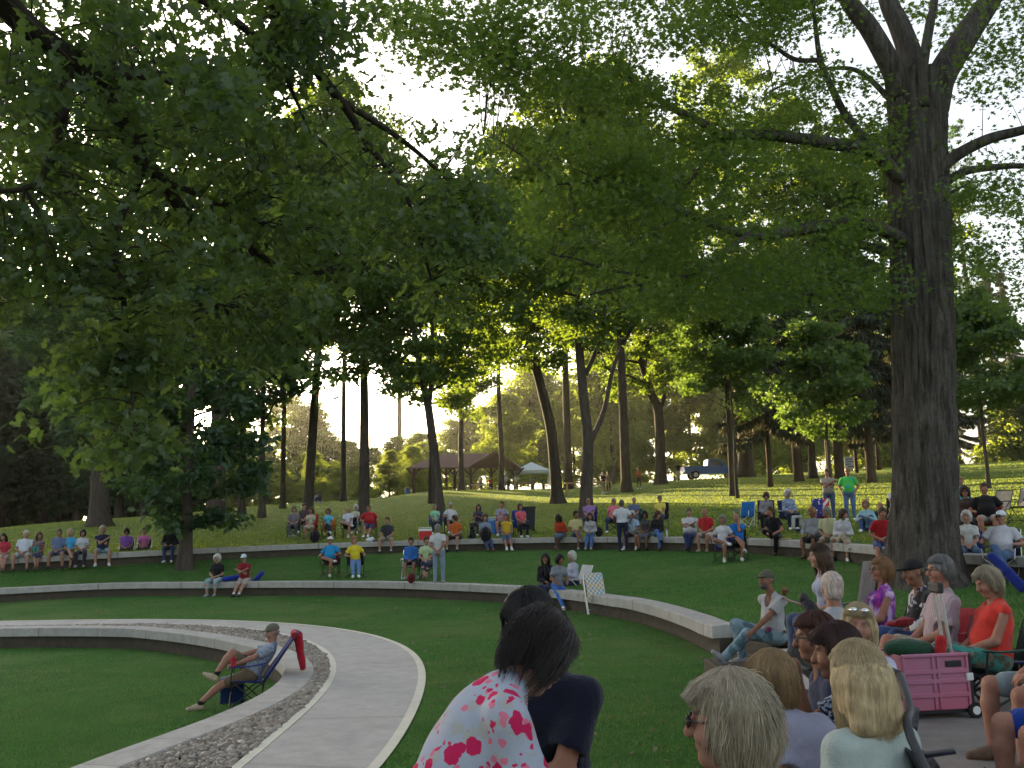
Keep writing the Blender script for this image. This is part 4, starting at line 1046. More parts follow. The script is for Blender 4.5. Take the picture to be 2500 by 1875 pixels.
def person(label, loc, yaw, pose='wall', vox=.026, h=1.70, fat=0., sex='m', skin='l', shirt='888888', spat=None, sleeve='short', bottom='shorts', bcol='333333', bpat=None, shoe='w',
           hair='short', hcol='grey', lean=None, roll=0., head=(0, 0, 0), hands='lap', legs='down', feet=None, hand_pos=None, sit=.42, group=None, cap=None, glasses=False, sock=None, neck=0.0, fine=False, extra=None, nolegs=False, strands=0, hlen=1.0, beard=None, spine_yaw=0., knee_pole=None, elbow=None, hip=None, puff=1.0, cname='person'):
    """local frame: x right, y forward, z up; loc = point on the ground (or seat ground) below the hips; yaw turns +y"""
    s = h / 1.72; root_loc = np.asarray(loc, float); Rz = rotz(yaw)
    W = (1.0 if sex == 'm' else .9) * (1 + .25 * fat)
    seated = pose in ('wall', 'chair', 'ground')
    if hip is not None: hipc = np.asarray(hip, float)
    elif pose == 'stand': hipc = np.array([0, 0, .93 * s])
    elif pose == 'ground': hipc = np.array([0, 0, .12])
    else: hipc = np.array([0, 0, sit + .095])
    if lean is None: lean = {'stand': .02, 'wall': .12, 'chair': -.22, 'ground': .15}[pose]
    Rt = rotz(spine_yaw) @ roty(roll) @ rotx(-lean)
    up = Rt @ np.array([0, 0, 1.]); fw = Rt @ np.array([0, 1., 0]); rt = Rt @ np.array([1., 0, 0])
    chest = hipc + up * .34 * s; neckb = hipc + up * .52 * s + fw * .0
    sh = {q: hipc + up * .445 * s + rt * q * .168 * W * s for q in (-1, 1)}
    hj = {q: hipc + rt * q * .095 * W * s for q in (-1, 1)}
    hy, hp, hr = head
    Rh = rotz(hy) @ rotx(-(lean * .35) + hp) @ roty(hr)
    if pose != 'stand': Rh = rotz(spine_yaw) @ Rh
    hu, hf, hx = Rh @ np.array([0, 0, 1.]), Rh @ np.array([0, 1., 0]), Rh @ np.array([1., 0, 0])
    hb = neckb + up * .055 * s + fw * (.012 + neck)
    hc = hb + hu * .125 * s + hf * .02
    # ---- arms
    ua, fa = .285 * s, .255 * s
    tgt = {}
    def L(v): return np.asarray(v, float)
    if hand_pos is not None: tgt = {-1: L(hand_pos[0]), 1: L(hand_pos[1])}
    elif hands == 'lap': tgt = {q: hipc + np.array([q * .05, .26 * s, .09]) for q in (-1, 1)}
    elif hands == 'knees': tgt = {q: hipc + np.array([q * .13, .40 * s, .10]) for q in (-1, 1)}
    elif hands == 'crossed': tgt = {q: chest + fw * (.185 + .03 * q) - rt * q * .13 * W + up * (.0 + .03 * q) for q in (-1, 1)}
    elif hands == 'chin': tgt = {-1: hc + hf * .10 - hu * .13 + hx * -.02, 1: hipc + np.array([-.02, .27 * s, .10])}
    elif hands == 'back': tgt = {q: hipc - fw * .15 + rt * q * .03 + up * .02 for q in (-1, 1)}
    elif hands == 'rest': tgt = {q: hipc + rt * q * .27 * W + fw * .22 + up * .14 for q in (-1, 1)}
    elif hands == 'side': tgt = {q: hipc + rt * q * .24 * W + fw * .06 - up * .03 for q in (-1, 1)}
    elif hands == 'pocket': tgt = {q: hipc + rt * q * .20 * W + fw * .10 + up * .02 for q in (-1, 1)}
    elif hands == 'front': tgt = {q: chest + fw * .25 - up * .10 + rt * q * .05 for q in (-1, 1)}
    elif hands == 'prop': tgt = {q: hipc - fw * .25 + rt * q * .30 - np.array([0, 0, hipc[2] - .05]) + np.array([0, 0, 0.03]) for q in (-1, 1)}
    el, wr = {}, {}
    for q in (-1, 1):
        pole = rt * q * .6 - fw * .5 - up * .6
        if hands == 'crossed' and hand_pos is None: pole = rt * q * .8 - up * .8 + fw * .1
        if hands == 'back' and hand_pos is None: pole = rt * q * 1.0 - fw * .4
        if elbow is not None and elbow.get(q) is not None: pole = L(elbow[q])
        el[q], wr[q] = ik(sh[q], tgt[q], ua, fa, pole)
    # ---- legs
    th_, sn = .425 * s, .415 * s; ank = .075
    if feet is not None: ft = {-1: L(feet[0]), 1: L(feet[1])}
    elif pose == 'stand': ft = {q: np.array([q * .11 * W, .02 * q, ank]) for q in (-1, 1)}
    elif pose == 'ground': ft = {q: np.array([q * .13, .52 * s, ank]) for q in (-1, 1)}
    elif legs == 'down': ft = {q: np.array([q * .12, .42 * s + .03 * q, ank]) for q in (-1, 1)}
    elif legs == 'apart': ft = {q: np.array([q * .22, .43 * s, ank]) for q in (-1, 1)}
    elif legs == 'out': ft = {q: np.array([q * .09, .70 * s, ank]) for q in (-1, 1)}
    elif legs == 'crossed': ft = {-1: np.array([-.08, .44 * s, ank]), 1: np.array([-.16, .60 * s, sit - .12])}
    elif legs == 'ankle': ft = {-1: np.array([-.08, .40 * s, ank]), 1: np.array([-.22, .40 * s, sit + .10])}
    elif legs == 'ankles': ft = {-1: np.array([-.03, .52 * s, ank]), 1: np.array([.0, .58 * s, ank + .04])}
    kn, an = {}, {}
    for q in (-1, 1):
        pole = np.array([q * .15, .55, 1.0]) if seated else np.array([q * .1, 1.0, .1])
        if knee_pole is not None and knee_pole.get(q) is not None: pole = L(knee_pole[q])
        if legs == 'ankle' and q == 1 and feet is None: pole = np.array([1.0, .4, .4])
        kn[q], an[q] = ik(hj[q], ft[q], th_, sn, pole)
    near = fine
    # ================= skin
    f = Field()
    fr = {'none': 0.0, 'short': .62, 'long': 1.0, 'sleeveless': 0.0, 'three': .8}[sleeve]
    f.cone(neckb - up * .05, hc - hu * .03, .056 * s, .052 * s, .02)
    for q in (-1, 1):
        f.cone(sh[q], el[q], .037 * s * (1 + .25 * fat), .040 * s * (1 + .2 * fat), .02); f.cone(el[q], wr[q], .041 * s * (1 + .15 * fat), .027 * s, .015)
    f.cone(hipc, neckb - up * .05, .07 * s, .055 * s, .05); f.cone(hj[-1], hj[1], .07 * s, .07 * s, .04)
    for q in (-1, 1):
        f.cone(neckb - up * .09, sh[q] - up * .01, .035, .034, .03)
        if not nolegs: f.cone(hj[q], kn[q], .058 * s, .045 * s, .02); f.cone(kn[q], an[q], .040 * s, .033 * s, .02)
    if neck or near or sleeve in ('sleeveless', 'none'):
        f.ell(chest + up * .03, (.120 * W, .080 * (1 + fat * .5), .11), np.stack([rt, fw, up], 1), .05); f.cone(sh[-1], sh[1], .030 * s, .030 * s, .04)
    bare = bottom in ('shorts', 'skirt', 'capri', 'none')
    if not nolegs:
        for q in (-1, 1):
            if bare:
                f.cone(hj[q] + (kn[q] - hj[q]) * .35, kn[q], .072 * s * (1 + .2 * fat), .055 * s * (1 + .15 * fat), .02)
            if bare:
                cf = kn[q] + (an[q] - kn[q]) * .3 - nrm(np.cross(np.cross(an[q] - kn[q], kn[q] - hj[q]), an[q] - kn[q])) * -.012
                f.cone(kn[q], cf, .052 * s, .054 * s * (1 + .2 * fat), .03); f.cone(cf, an[q], .053 * s * (1 + .2 * fat), .035 * s, .02)
            else: f.cone(an[q] + (kn[q] - an[q]) * .3, an[q], .036 * s, .034 * s, .01)
    # mitten hand or palm
    hd = {}
    for q in (-1, 1):
        d = nrm(wr[q] - el[q])
        if hands in ('lap', 'knees') and hand_pos is None: d = nrm(d + np.array([-q * .25, .2, -.25]))
        hd[q] = d; pc = wr[q] + d * .05 * s
        if near: f.cone(wr[q], wr[q] + d * .075 * s, .028 * s, .034 * s, .012)
        else:
            f.cone(wr[q], wr[q] + d * .10 * s, .030 * s, .032 * s, .012); f.cone(wr[q] + d * .10 * s, wr[q] + d * .15 * s - up * .01, .026 * s, .016 * s, .012)
    vh = min(vox, .012) if near else vox
    V1, F1 = f.mesh(vox if not near else max(vox, .011))
    # head on its own finer grid, grown into the neck
    g = Field(); Mh = np.stack([hx, hf, hu], 1); sc_ = s ** .5
    def H(x, y, z): return hc + (hx * x + hf * y + hu * z) * sc_
    g.ell(H(0, -.012, .03), np.array((.073, .092, .088)) * sc_, Mh, .03)
    g.ell(H(0, .022, -.035), np.array((.058, .068, .085)) * sc_, Mh, .04)
    g.cone(H(-.012, .062, -.098), H(.012, .062, -.098), .020, .020, .03)        # chin
    g.cone(H(0, .088, .012), H(0, .108, -.028), .0105, .0165, .012)             # nose
    g.cone(H(-.03, .076, .028), H(.03, .076, .028), .013, .013, .012)           # brow
    for q in (-1, 1):
        g.ell(H(q * .031, .092, .008), np.array((.016, .013, .010)) * sc_, Mh, .012, sub=True)
        g.ell(H(q * .074, -.012, -.01), np.array((.010, .020, .032)) * sc_, Mh, .008)
        g.ell(H(q * .042, .058, -.03), np.array((.026, .026, .026)) * sc_, Mh, .03)
    g.cone(H(-.016, .083, -.062), H(.016, .083, -.062), .0075, .0075, .010)
    g.cone(neckb - up * .03, hc - hu * .05, .054 * s, .052 * s, .03)
    hv = {True: .0065, False: max(.012, vox * .62)}[near]
    V2, F2 = g.mesh(hv)
    Vs, Fs = [V1, V2], [F1, F2 + len(V1)]; nv = len(V1) + len(V2)
    quads = np.concatenate(Fs); polys = quads.tolist() if near else quads
    if near:   # five separate bent fingers on each hand
        mbf = MB()
        for q in (-1, 1):
            d = hd[q]; side = nrm(np.cross(d, up if abs(d @ up) < .9 else fw)); side = side * (1 if side @ rt * q < 0 else -1)   # toward the thumb
            nn_ = nrm(np.cross(d, side)); nn_ = nn_ * (-1 if nn_ @ np.array([0, 0, 1]) > 0 else 1)
            for i_, (o_, ln) in enumerate(((.028, .070), (.0095, .080), (-.0095, .074), (-.027, .058))):
                a0 = wr[q] + d * .062 * s + side * o_ * s; p1 = a0 + nrm(d + nn_ * .25) * ln * .45 * s; p2 = p1 + nrm(d * .7 + nn_ * .8) * ln * .32 * s; p3 = p2 + nrm(d * .2 + nn_) * ln * .25 * s
                mbf.tube([a0 - d * .02, a0, p1, p2, p3], [.010, .0098, .009, .008, .0055], 7)
            a0 = wr[q] + d * .022 * s + side * .024 * s; p1 = a0 + nrm(d * .7 + side * .75 + nn_ * .3) * .034 * s; p2 = p1 + nrm(d + side * .1 + nn_ * .4) * .03 * s
            mbf.tube([a0 - side * .015, a0, p1, p2], [.012, .0125, .0105, .007], 7)
        vf = np.concatenate(mbf.V); polys = polys + [[i + nv for i in fc] for fc in mbf.F]; Vs.append(vf)
    V = np.concatenate(Vs)
    me = mesh_np('person', V, polys)
    root = obj('person', me, None, smooth=True) if False else bpy.data.objects.new('person', me)
    COL.objects.link(root); me.materials.append(skin_mat(skin)); me.polygons.foreach_set('use_smooth', np.ones(len(me.polygons), bool))
    root.location = root_loc; root.rotation_euler = (0, 0, yaw)
    # lips and brows as face colours
    if vox < .03:
        me.materials.append(M_LIP); me.materials.append(M_DARKDET)
        cen = np.empty(len(me.polygons) * 3); me.polygons.foreach_get('center', cen); cen = (cen.reshape(-1, 3) - hc) @ Mh / sc_
        mi = np.zeros(len(cen), np.int32); nf = len(V1) and len(F1)
        ok = np.arange(len(cen)) >= len(F1); ok &= np.arange(len(cen)) < len(F1) + len(F2)
        mi[ok & (abs(cen[:, 0]) < .024) & (abs(cen[:, 2] + .064) < .008) & (cen[:, 1] > .07)] = 1
        mi[ok & (abs(abs(cen[:, 0]) - .031) < .017) & (abs(cen[:, 2] - .031) < .0042) & (cen[:, 1] > .06)] = 2
        me.polygons.foreach_set('material_index', mi)
    def part(name, fld, v, m, **k):
        V_, F_ = fld.mesh(v, **k)
        if len(F_) == 0: return None
        return obj(name, mesh_np(name, V_, F_), m, root, smooth=True)
    if near or vox < .02:
        mbe = MB()
        for q in (-1, 1): 
            m1 = MB(); m1.ell(H(q * .031, .0735, .008), np.array((.0125, .0105, .0085)), 10, 6); m1.build('eye', M_EYE, root, smooth=True)
    # ================= shirt
    f = Field(); cv = max(vox, .011) if near else vox; ci = .010 if near else .012
    Mt = np.stack([rt, fw, up], 1)
    f.ell(chest + up * .0, np.array((.156 * W, .108 * (1 + .55 * fat), .185)) * s * puff + ci, Mt, .06)
    f.ell(hipc + up * .17 * s + fw * (.02 + .05 * fat), np.array((.150 * W * (1 + .25 * fat), .115 * (1 + .85 * fat), .165)) * s * puff + ci, Mt, .07)
    f.ell(hipc + up * .05, np.array((.163 * W * (1 + .1 * fat), .125 * (1 + .3 * fat), .10)) * s + ci, Mt, .05)
    if sex == 'f': 
        for q in (-1, 1): f.ell(chest + up * .02 + fw * .085 + rt * q * .07, np.array((.070, .062, .070)) * s + ci * .5, Mt, .04)
    for q in (-1, 1): f.cone(neckb - up * .045 * s + rt * q * .03, sh[q] - up * .004, .060 * s, .050 * s + ci * .6, .04)
    f.cone(neckb - up * .05, neckb - up * .012, .085 * s, .066 * s, .03)
    if sleeve in ('short', 'long', 'three'):
        fl = .018 if sleeve == 'short' else .008
        for q in (-1, 1):
            e1 = sh[q] + (el[q] - sh[q]) * min(1, fr if sleeve == 'short' else 1.0)
            f.cone(sh[q], e1, (.051 + ci * .6) * s * (1 + .25 * fat), (.046 + ci * .7 + fl) * s * (1 + .22 * fat), .04)
            if sleeve == 'short':   # flat hem
                dn = nrm(el[q] - sh[q]); f.ell(e1 + dn * .075 * s, np.array((.09, .09, .075)) * s, np.stack([nrm(np.cross(dn, [.3, .5, .8])), nrm(np.cross(dn, np.cross(dn, [.3, .5, .8]))), dn], 1), .004, sub=True)
            else:
                e2 = el[q] + (wr[q] - el[q]) * (.93 if sleeve == 'long' else .45); f.cone(el[q], e2, (.048 + ci) * s, (.036 + ci) * s, .02)
    if neck or near: f.ell(neckb + fw * (.085 if not neck else .075) - up * (.012 + max(0, neck)), (.052, .055, .045 + neck * 1.5), Mt, .008, sub=True)
    part('shirt', f, cv, cloth_mat(shirt, spat), noise=.004 if near else .003, nscale=26, seed=len(label))
    # ================= trousers
    if not nolegs:
        f = Field()
        f.ell(hipc + up * .0, np.array((.168 * W * (1 + .1 * fat), .128 * (1 + .25 * fat), .125)) * s + .006, Mt, .05)
        if bottom == 'skirt':
            kk_ = .92
            for q in (-1, 1): f.cone(hj[q], hj[q] + (kn[q] - hj[q]) * kk_, .105 * s, .085 * s, .08)
            f.cone(hipc, (kn[-1] + kn[1]) / 2 - np.array([0, 0, .01]), .12, .085, .08)
            if pose == 'stand' or legs == 'long': f.cone((kn[-1] + kn[1]) / 2, (an[-1] + an[1]) / 2 + np.array([0, 0, .22]), .12, .14, .06)
        else:
            te = {'shorts': .78, 'capri': 1, 'jeans': 1, 'trousers': 1, 'none': .4}[bottom]; fl = .016 if bottom == 'shorts' else .008
            for q in (-1, 1):
                f.cone(hj[q], hj[q] + (kn[q] - hj[q]) * te, .094 * s * (1 + .2 * fat), (.066 + fl) * s * (1 + .15 * fat), .03)
                if te == 1:
                    e2 = kn[q] + (an[q] - kn[q]) * (.5 if bottom == 'capri' else .95); f.cone(kn[q], e2, .070 * s, (.060 if bottom == 'capri' else .055) * s, .03)
        part('trousers' if bottom in ('jeans', 'trousers', 'capri') else 'skirt' if bottom == 'skirt' else 'shorts', f, cv, cloth_mat(bcol, bpat), noise=.003, nscale=30, seed=3)
        # ================= shoes and socks
        for q in (-1, 1):
            sd = nrm(an[q] - kn[q]); fd = np.array([q * .12, 1.0, 0]); fd = nrm(fd - sd * (fd @ sd) * (1 if an[q][2] > .2 else 1))
            if an[q][2] < .16: fd = nrm(np.array([q * .15, 1.0, -.05]))
            f = Field(); a_ = an[q] - np.array([0, 0, .0]); dn = np.array([0, 0, -1.]) if an[q][2] < .16 else sd
            hl = a_ + dn * .040 - fd * .045; f.cone(hl, hl + fd * .11, .040 * s, .040 * s, .02); f.cone(hl + fd * .10, hl + fd * .20 * s + dn * .008, .042 * s, .030 * s, .03); f.cone(a_, hl + fd * .03, .042, .042, .02)
            part('shoe', f, min(vox, .02) if not near else .01, SHOE[shoe])
            if sock:
                f = Field(); f.cone(an[q] - sd * .10, an[q], .041, .043, .01); part('sock', f, min(vox, .02), mat('sock', sock, .9, .1, 30))
    # ================= hair
    hm = hair_mat(hcol)
    if cap and hair in ('short', 'full'): hair = 'fringe'
    if hair and hair != 'none':
        f = Field(); e = .012 if near else .018
        sk = np.array((.073, .092, .088)) * sc_
        if hair == 'short':
            f.ell(H(0, -.014, .034), sk + e, Mh, .02); f.ell(H(0, -.05, -.03), np.array((.066, .055, .07)) * sc_ + e * .6, Mh, .03)
            f.ell(H(0, .088, -.045), np.array((.085, .082, .098)) * sc_, Mh, .015, sub=True); f.ell(H(0, -.02, -.155), np.array((.12, .16, .065)) * sc_, Mh, .02, sub=True)
        elif hair == 'fringe':      # balding: sides and back only
            f.ell(H(0, -.018, -.002), np.array((.074, .088, .046)) * sc_ + e * .35, Mh, .02); f.ell(H(0, .075, -.01), np.array((.1, .10, .13)) * sc_, Mh, .015, sub=True); f.ell(H(0, -.02, -.15), np.array((.12, .16, .07)) * sc_, Mh, .02, sub=True)
        elif hair in ('full', 'curly', 'bob', 'long'):
            ee = e + ((-.002 if near else .014) if hair in ('full', 'bob') else .026 if hair == 'curly' else .006)
            f.ell(H(0, -.018, .036), sk + ee, Mh, .02)
            f.ell(H(0, -.045, -.03), np.array((.080, .070, .085)) * sc_ + ee * .8, Mh, .04)
            for q in (-1, 1):
                f.cone(H(q * .072, .005, .02), H(q * .072, -.005, -.06 if hair != 'bob' else -.10), .022 + ee * .5, .022 + ee * .4, .03)
            if hair == 'long':
                for q in (-1, 0, 1):
                    b_ = hc + hx * q * .044 + (-hf) * .060 - hu * .03; f.cone(b_, b_ - up * .22 * hlen - fw * .03 * hlen + rt * q * .03, .044 + e * .75, .036 + e * .5, .08)
                for q in (-1, 1): f.cone(H(q * .078, .01, -.02), H(q * .085, -.01, -.05) - up * .17 * hlen, .028, .020, .03)
            if hair == 'bob': f.cone(H(0, -.07, -.05), H(0, -.075, -.11), .07, .065, .04)
            f.ell(H(0, .094, -.034), np.array((.068, .084, .102)) * sc_, Mh, .015, sub=True)
            f.ell(H(0, .03, -.20), np.array((.055, .09, .10)) * sc_, Mh, .02, sub=True)
            if hair in ('full', 'curly'): f.ell(H(0, .0, -.185), np.array((.13, .17, .075)) * sc_, Mh, .02, sub=True)
        part('hair', f, .0085 if near else hv, hm, noise=.010 if hair == 'curly' else .004, nscale=60 if hair == 'curly' else 45, seed=5)
    if strands: hair_strands(root, hm, H, hx, hf, hu, sc_, hair, up, int(strands * 1.7), hlen)
    if beard:
        f = Field(); f.ell(H(0, .05, -.075), np.array((.055, .055, .045)) * sc_, Mh, .02); f.ell(H(0, .10, -.062), (.02, .03, .006), Mh, .004, sub=True); part('beard', f, hv, hair_mat(beard))
    if cap:
        f = Field(); f.ell(H(0, -.010, .052), np.array((.086, .103, .082)) * sc_, Mh, .01); f.ell(H(0, -.02, -.055), np.array((.14, .16, .095)) * sc_, Mh, .006, sub=True)
        yb = .10 if cap[1] != 'hat' else .0
        if cap[1] == 'hat': f.ell(H(0, -.005, .045), np.array((.135, .155, .016)) * sc_, Mh, .01)
        else: f.ell(H(0, .105, .048), np.array((.066, .072, .012)) * sc_, Mh, .012)
        part('cap' if cap[1] != 'hat' else 'hat', f, hv, mat('cap_cloth', cap[0], .85, .2, 30))
    if glasses:
        mbg = MB(); r_ = .0028 if near else .006
        for q in (-1, 1):
            t_ = np.linspace(0, 2 * math.pi, 11); mbg.tube([H(q * .032 + .022 * math.cos(a), .104, .006 + .017 * math.sin(a)) for a in t_], r_, 5, cap=False); mbg.tube([H(q * .054, .102, .012), H(q * .076, -.01, .008)], r_, 5)
        mbg.tube([H(-.010, .106, .010), H(.010, .106, .010)], r_, 5)
        if glasses == 'sun':
            for q in (-1, 1): mbg.ell(H(q * .032, .103, .006), (.020, .008, .016), 8, 5)
        mbg.build('glasses', M_GLASS, root, smooth=True)
    if extra: extra(root, dict(H=H, hx=hx, hf=hf, hu=hu, hc=hc, sh=sh, el=el, wr=wr, hd=hd, chest=chest, hip=hipc, up=up, fw=fw, rt=rt, kn=kn, an=an, s=s, part=part, Mt=Mt, Mh=Mh))
    tag(root, label, cname, group)
    return root
def hair_strands(root, hm, H, hx, hf, hu, sc_, style, up, n, hl=1.0):
    """real locks lying over the head, each a thin tapered ribbon"""
    r = np.random.default_rng(n); Vs = []; Fs = []; k = 8; c0 = 0
    hcut = lambda p, z: p
    lock = None; tones = []
    for i in range(n):
        if i % 22 == 0: lock = (r.uniform(-math.pi, math.pi), r.normal(0, .05 if style == 'full' else .02), r.normal(0, .45 if style == 'full' else .15, 3), r.uniform(0, 6.28), r.uniform(0, 1), r.uniform(0, 1))
        tones.append(np.clip(.62 * lock[5] + .38 * r.random(), 0, 1))
        a = lock[0] + r.normal(0, .10); x, y = math.sin(a), -math.cos(a)          # y<0 is the back
        if style == 'long': drop = (r.uniform(-.36, -.24) if y < .35 else r.uniform(-.26, -.10)) * hl
        elif style == 'bob': drop = r.uniform(-.16, -.09)
        elif style == 'full': drop = r.uniform(-.125, .0) if y < .3 else r.uniform(.0, .05)
        else: drop = r.uniform(-.08, .0) if y < .2 else .06
        if y > .5: drop = max(drop, .066)
        ex, ey, ez = .089, .108, .103; o_ = r.uniform(.000, .007) + (.004 if style in ('full', 'long') else 0)
        flip = lock[2] + r.normal(0, .10, 3); drop = drop + lock[1] if drop < .03 else drop; wav = lock[3] + r.normal(0, .3); wa = r.uniform(.001, .004)
        L0 = r.uniform(0, .85) if style != 'long' else r.uniform(0, .7); arc = .155; tot = arc + max(0, .034 - drop)
        if drop > .034: tot = arc * math.acos(min(1, (drop - .034) / ez)) / (math.pi / 2)
        s0 = L0 * arc * .9; pts = []
        if tot < s0 + .03: s0 = max(0, tot - .05)
        for t in np.linspace(0, 1, k):
            q_ = s0 + (tot - s0) * t
            if q_ < arc: ph = q_ / arc * math.pi / 2; w_, z = math.sin(ph), .034 + (ez + o_) * math.cos(ph)
            else: w_, z = 1.0, .034 - (q_ - arc)
            tk = max(0, -.045 - z) * (1.6 if style != 'long' else -.10); w_ = w_ * (1 - tk * 2.2)
            p = H(x * w_ * (ex + o_), -.016 + y * w_ * (ey + o_), z)
            if style == 'long' and z < -.1: p = hcut(p, z)
            pts.append(p + r.normal(0, .0010, 3) + flip * max(0, t - .5) * .045 + np.array([math.sin(wav + t * 6), math.cos(wav + t * 5), 0]) * wa * t)
        P = np.array(pts); T = np.gradient(P, axis=0); ctr = H(0, -.015, -.02)
        Nn = P - ctr; S = np.cross(T, Nn); S /= np.linalg.norm(S, axis=1)[:, None] + 1e-9
        wd = r.uniform(.0007, .0018) * np.sin(np.pi * (0.12 + .86 * np.linspace(0, 1, k)))[:, None]
        lift = (Nn / (np.linalg.norm(Nn, axis=1)[:, None])) * r.uniform(.0, .004)
        A = P + S * wd + lift; B = P - S * wd + lift; M_ = P + lift * 1.0 + (Nn / np.linalg.norm(Nn, axis=1)[:, None]) * .0016
        Vs.append(np.stack([A, M_, B], 1).reshape(-1, 3))
        for j in range(k - 1):
            for c in (0, 1): Fs.append([c0 + j * 3 + c, c0 + j * 3 + c + 1, c0 + j * 3 + c + 4, c0 + j * 3 + c + 3])
        c0 += 3 * k
    me = mesh_np('hair', np.concatenate(Vs), np.array(Fs)); a_ = me.attributes.new('rnd', 'FLOAT', 'FACE'); a_.data.foreach_set('value', np.repeat(np.array(tones), 2 * (k - 1)).astype(np.float32))
    o = obj('hair', me, strand_mat(hm.name[5:].split('.')[0]), root, smooth=True); o['kind'] = 'stuff'
def strand_mat(c):
    key = 'strand_' + c
    if key in _MC: return _MC[key]
    g = NT(key); k = np.array(HAIR[c]) * .72; a_ = g.n('Attribute', attribute_name='rnd'); n = g.noise(16, 3, .6)
    col = g.ramp(a_.outputs['Fac'], [(0, tuple(k * .5)), (.45, tuple(k * .9)), (.8, tuple(np.minimum(k * 1.25, 1))), (1, tuple(np.minimum(k * 1.6, .85)))])
    g.l(g.mix(g.ramp(n, [(.4, (0, 0, 0)), (.7, (.5, .5, .5))]), col, tuple(k * .5)), g.b.inputs['Base Color']); g.b.inputs['Roughness'].default_value = .42; g.b.inputs['Specular IOR Level'].default_value = .3
    _MC[key] = g.m; return g.m
FOCUS = np.array([-8.0, 4.0])
def face_to(p, tgt=None, off=0):
    d = (np.asarray(tgt if tgt is not None else FOCUS, float)[:2] - np.asarray(p)[:2]); return math.atan2(-d[0], d[1]) + off
# ================================================================== THINGS
M_ALU = mat('aluminium_tube', (.62, .62, .62), .35, .08, 30, metal=.7); M_BLKT = mat('black_steel_tube', (.02, .02, .022), .5, .3, 20); M_GUN = mat('grey_steel_tube', (.16, .16, .17), .45, .2, 20, metal=.4)
M_PLK = mat('black_plastic', (.022, .022, .024), .5, .2, 15); M_WHITEP = mat('white_plastic', (.66, .66, .64), .5, .08, 12); M_REDP = mat('red_plastic', (.45, .02, .025), .45, .1, 12)
M_WOODR = mat('raw_timber', (.36, .25, .13), .85, .2, 8, .3, stretch=(1, 1, 8)); M_WOODD = mat('brown_timber', (.10, .06, .04), .85, .25, 8, .3)
M_SHINGLE = mat('brown_shingles', (.14, .088, .078), .9, .22, 16, .5); M_PBLUE = mat('blue_car_paint', (.045, .14, .42), .3, .06, 4, spec=.6)
M_WIN = mat('tinted_glass', (.03, .04, .05), .08, .1, 4, spec=.8); M_TYRE = mat('tyre_rubber', (.02, .02, .02), .9, .2, 20); M_RIM = mat('wheel_rim', (.5, .5, .5), .35, .1, 10, metal=.8); M_CHROME = mat('chrome', (.7, .7, .7), .2, .05, 10, metal=.9)
M_TAIL = mat('tail_lamp', (.4, .02, .02), .3, .1, 10); M_LAMP = mat('clear_lamp', (.7, .7, .68), .15, .05, 10); M_TENT = mat('canopy_cloth', (.60, .68, .78), .8, .06, 3)
M_IRON = mat('dark_handrail', (.022, .016, .013), .6, .3, 14, spec=.5)
def sheet(mb, P, th=.012):
    """thin cloth panel with real thickness from a grid of points"""
    P = np.asarray(P, float); du = np.gradient(P, axis=0); dv = np.gradient(P, axis=1); N = np.cross(du, dv); N /= np.linalg.norm(N, axis=2)[..., None] + 1e-9
    a, b = P.shape[:2]; A = (P + N * th / 2).reshape(-1, 3); B = (P - N * th / 2).reshape(-1, 3); n = a * b; F = []
    for i in range(a - 1):
        for j in range(b - 1):
            q = [i * b + j, i * b + j + 1, (i + 1) * b + j + 1, (i + 1) * b + j]; F.append(q); F.append([x + n for x in q[::-1]])
    ring_ = [j for j in range(b)] + [i * b + b - 1 for i in range(1, a)] + [(a - 1) * b + j for j in range(b - 2, -1, -1)] + [i * b for i in range(a - 2, 0, -1)]
    for x, y in zip(ring_, ring_[1:] + ring_[:1]): F.append([y, x, x + n, y + n])
    return mb.add(np.concatenate([A, B]), F)
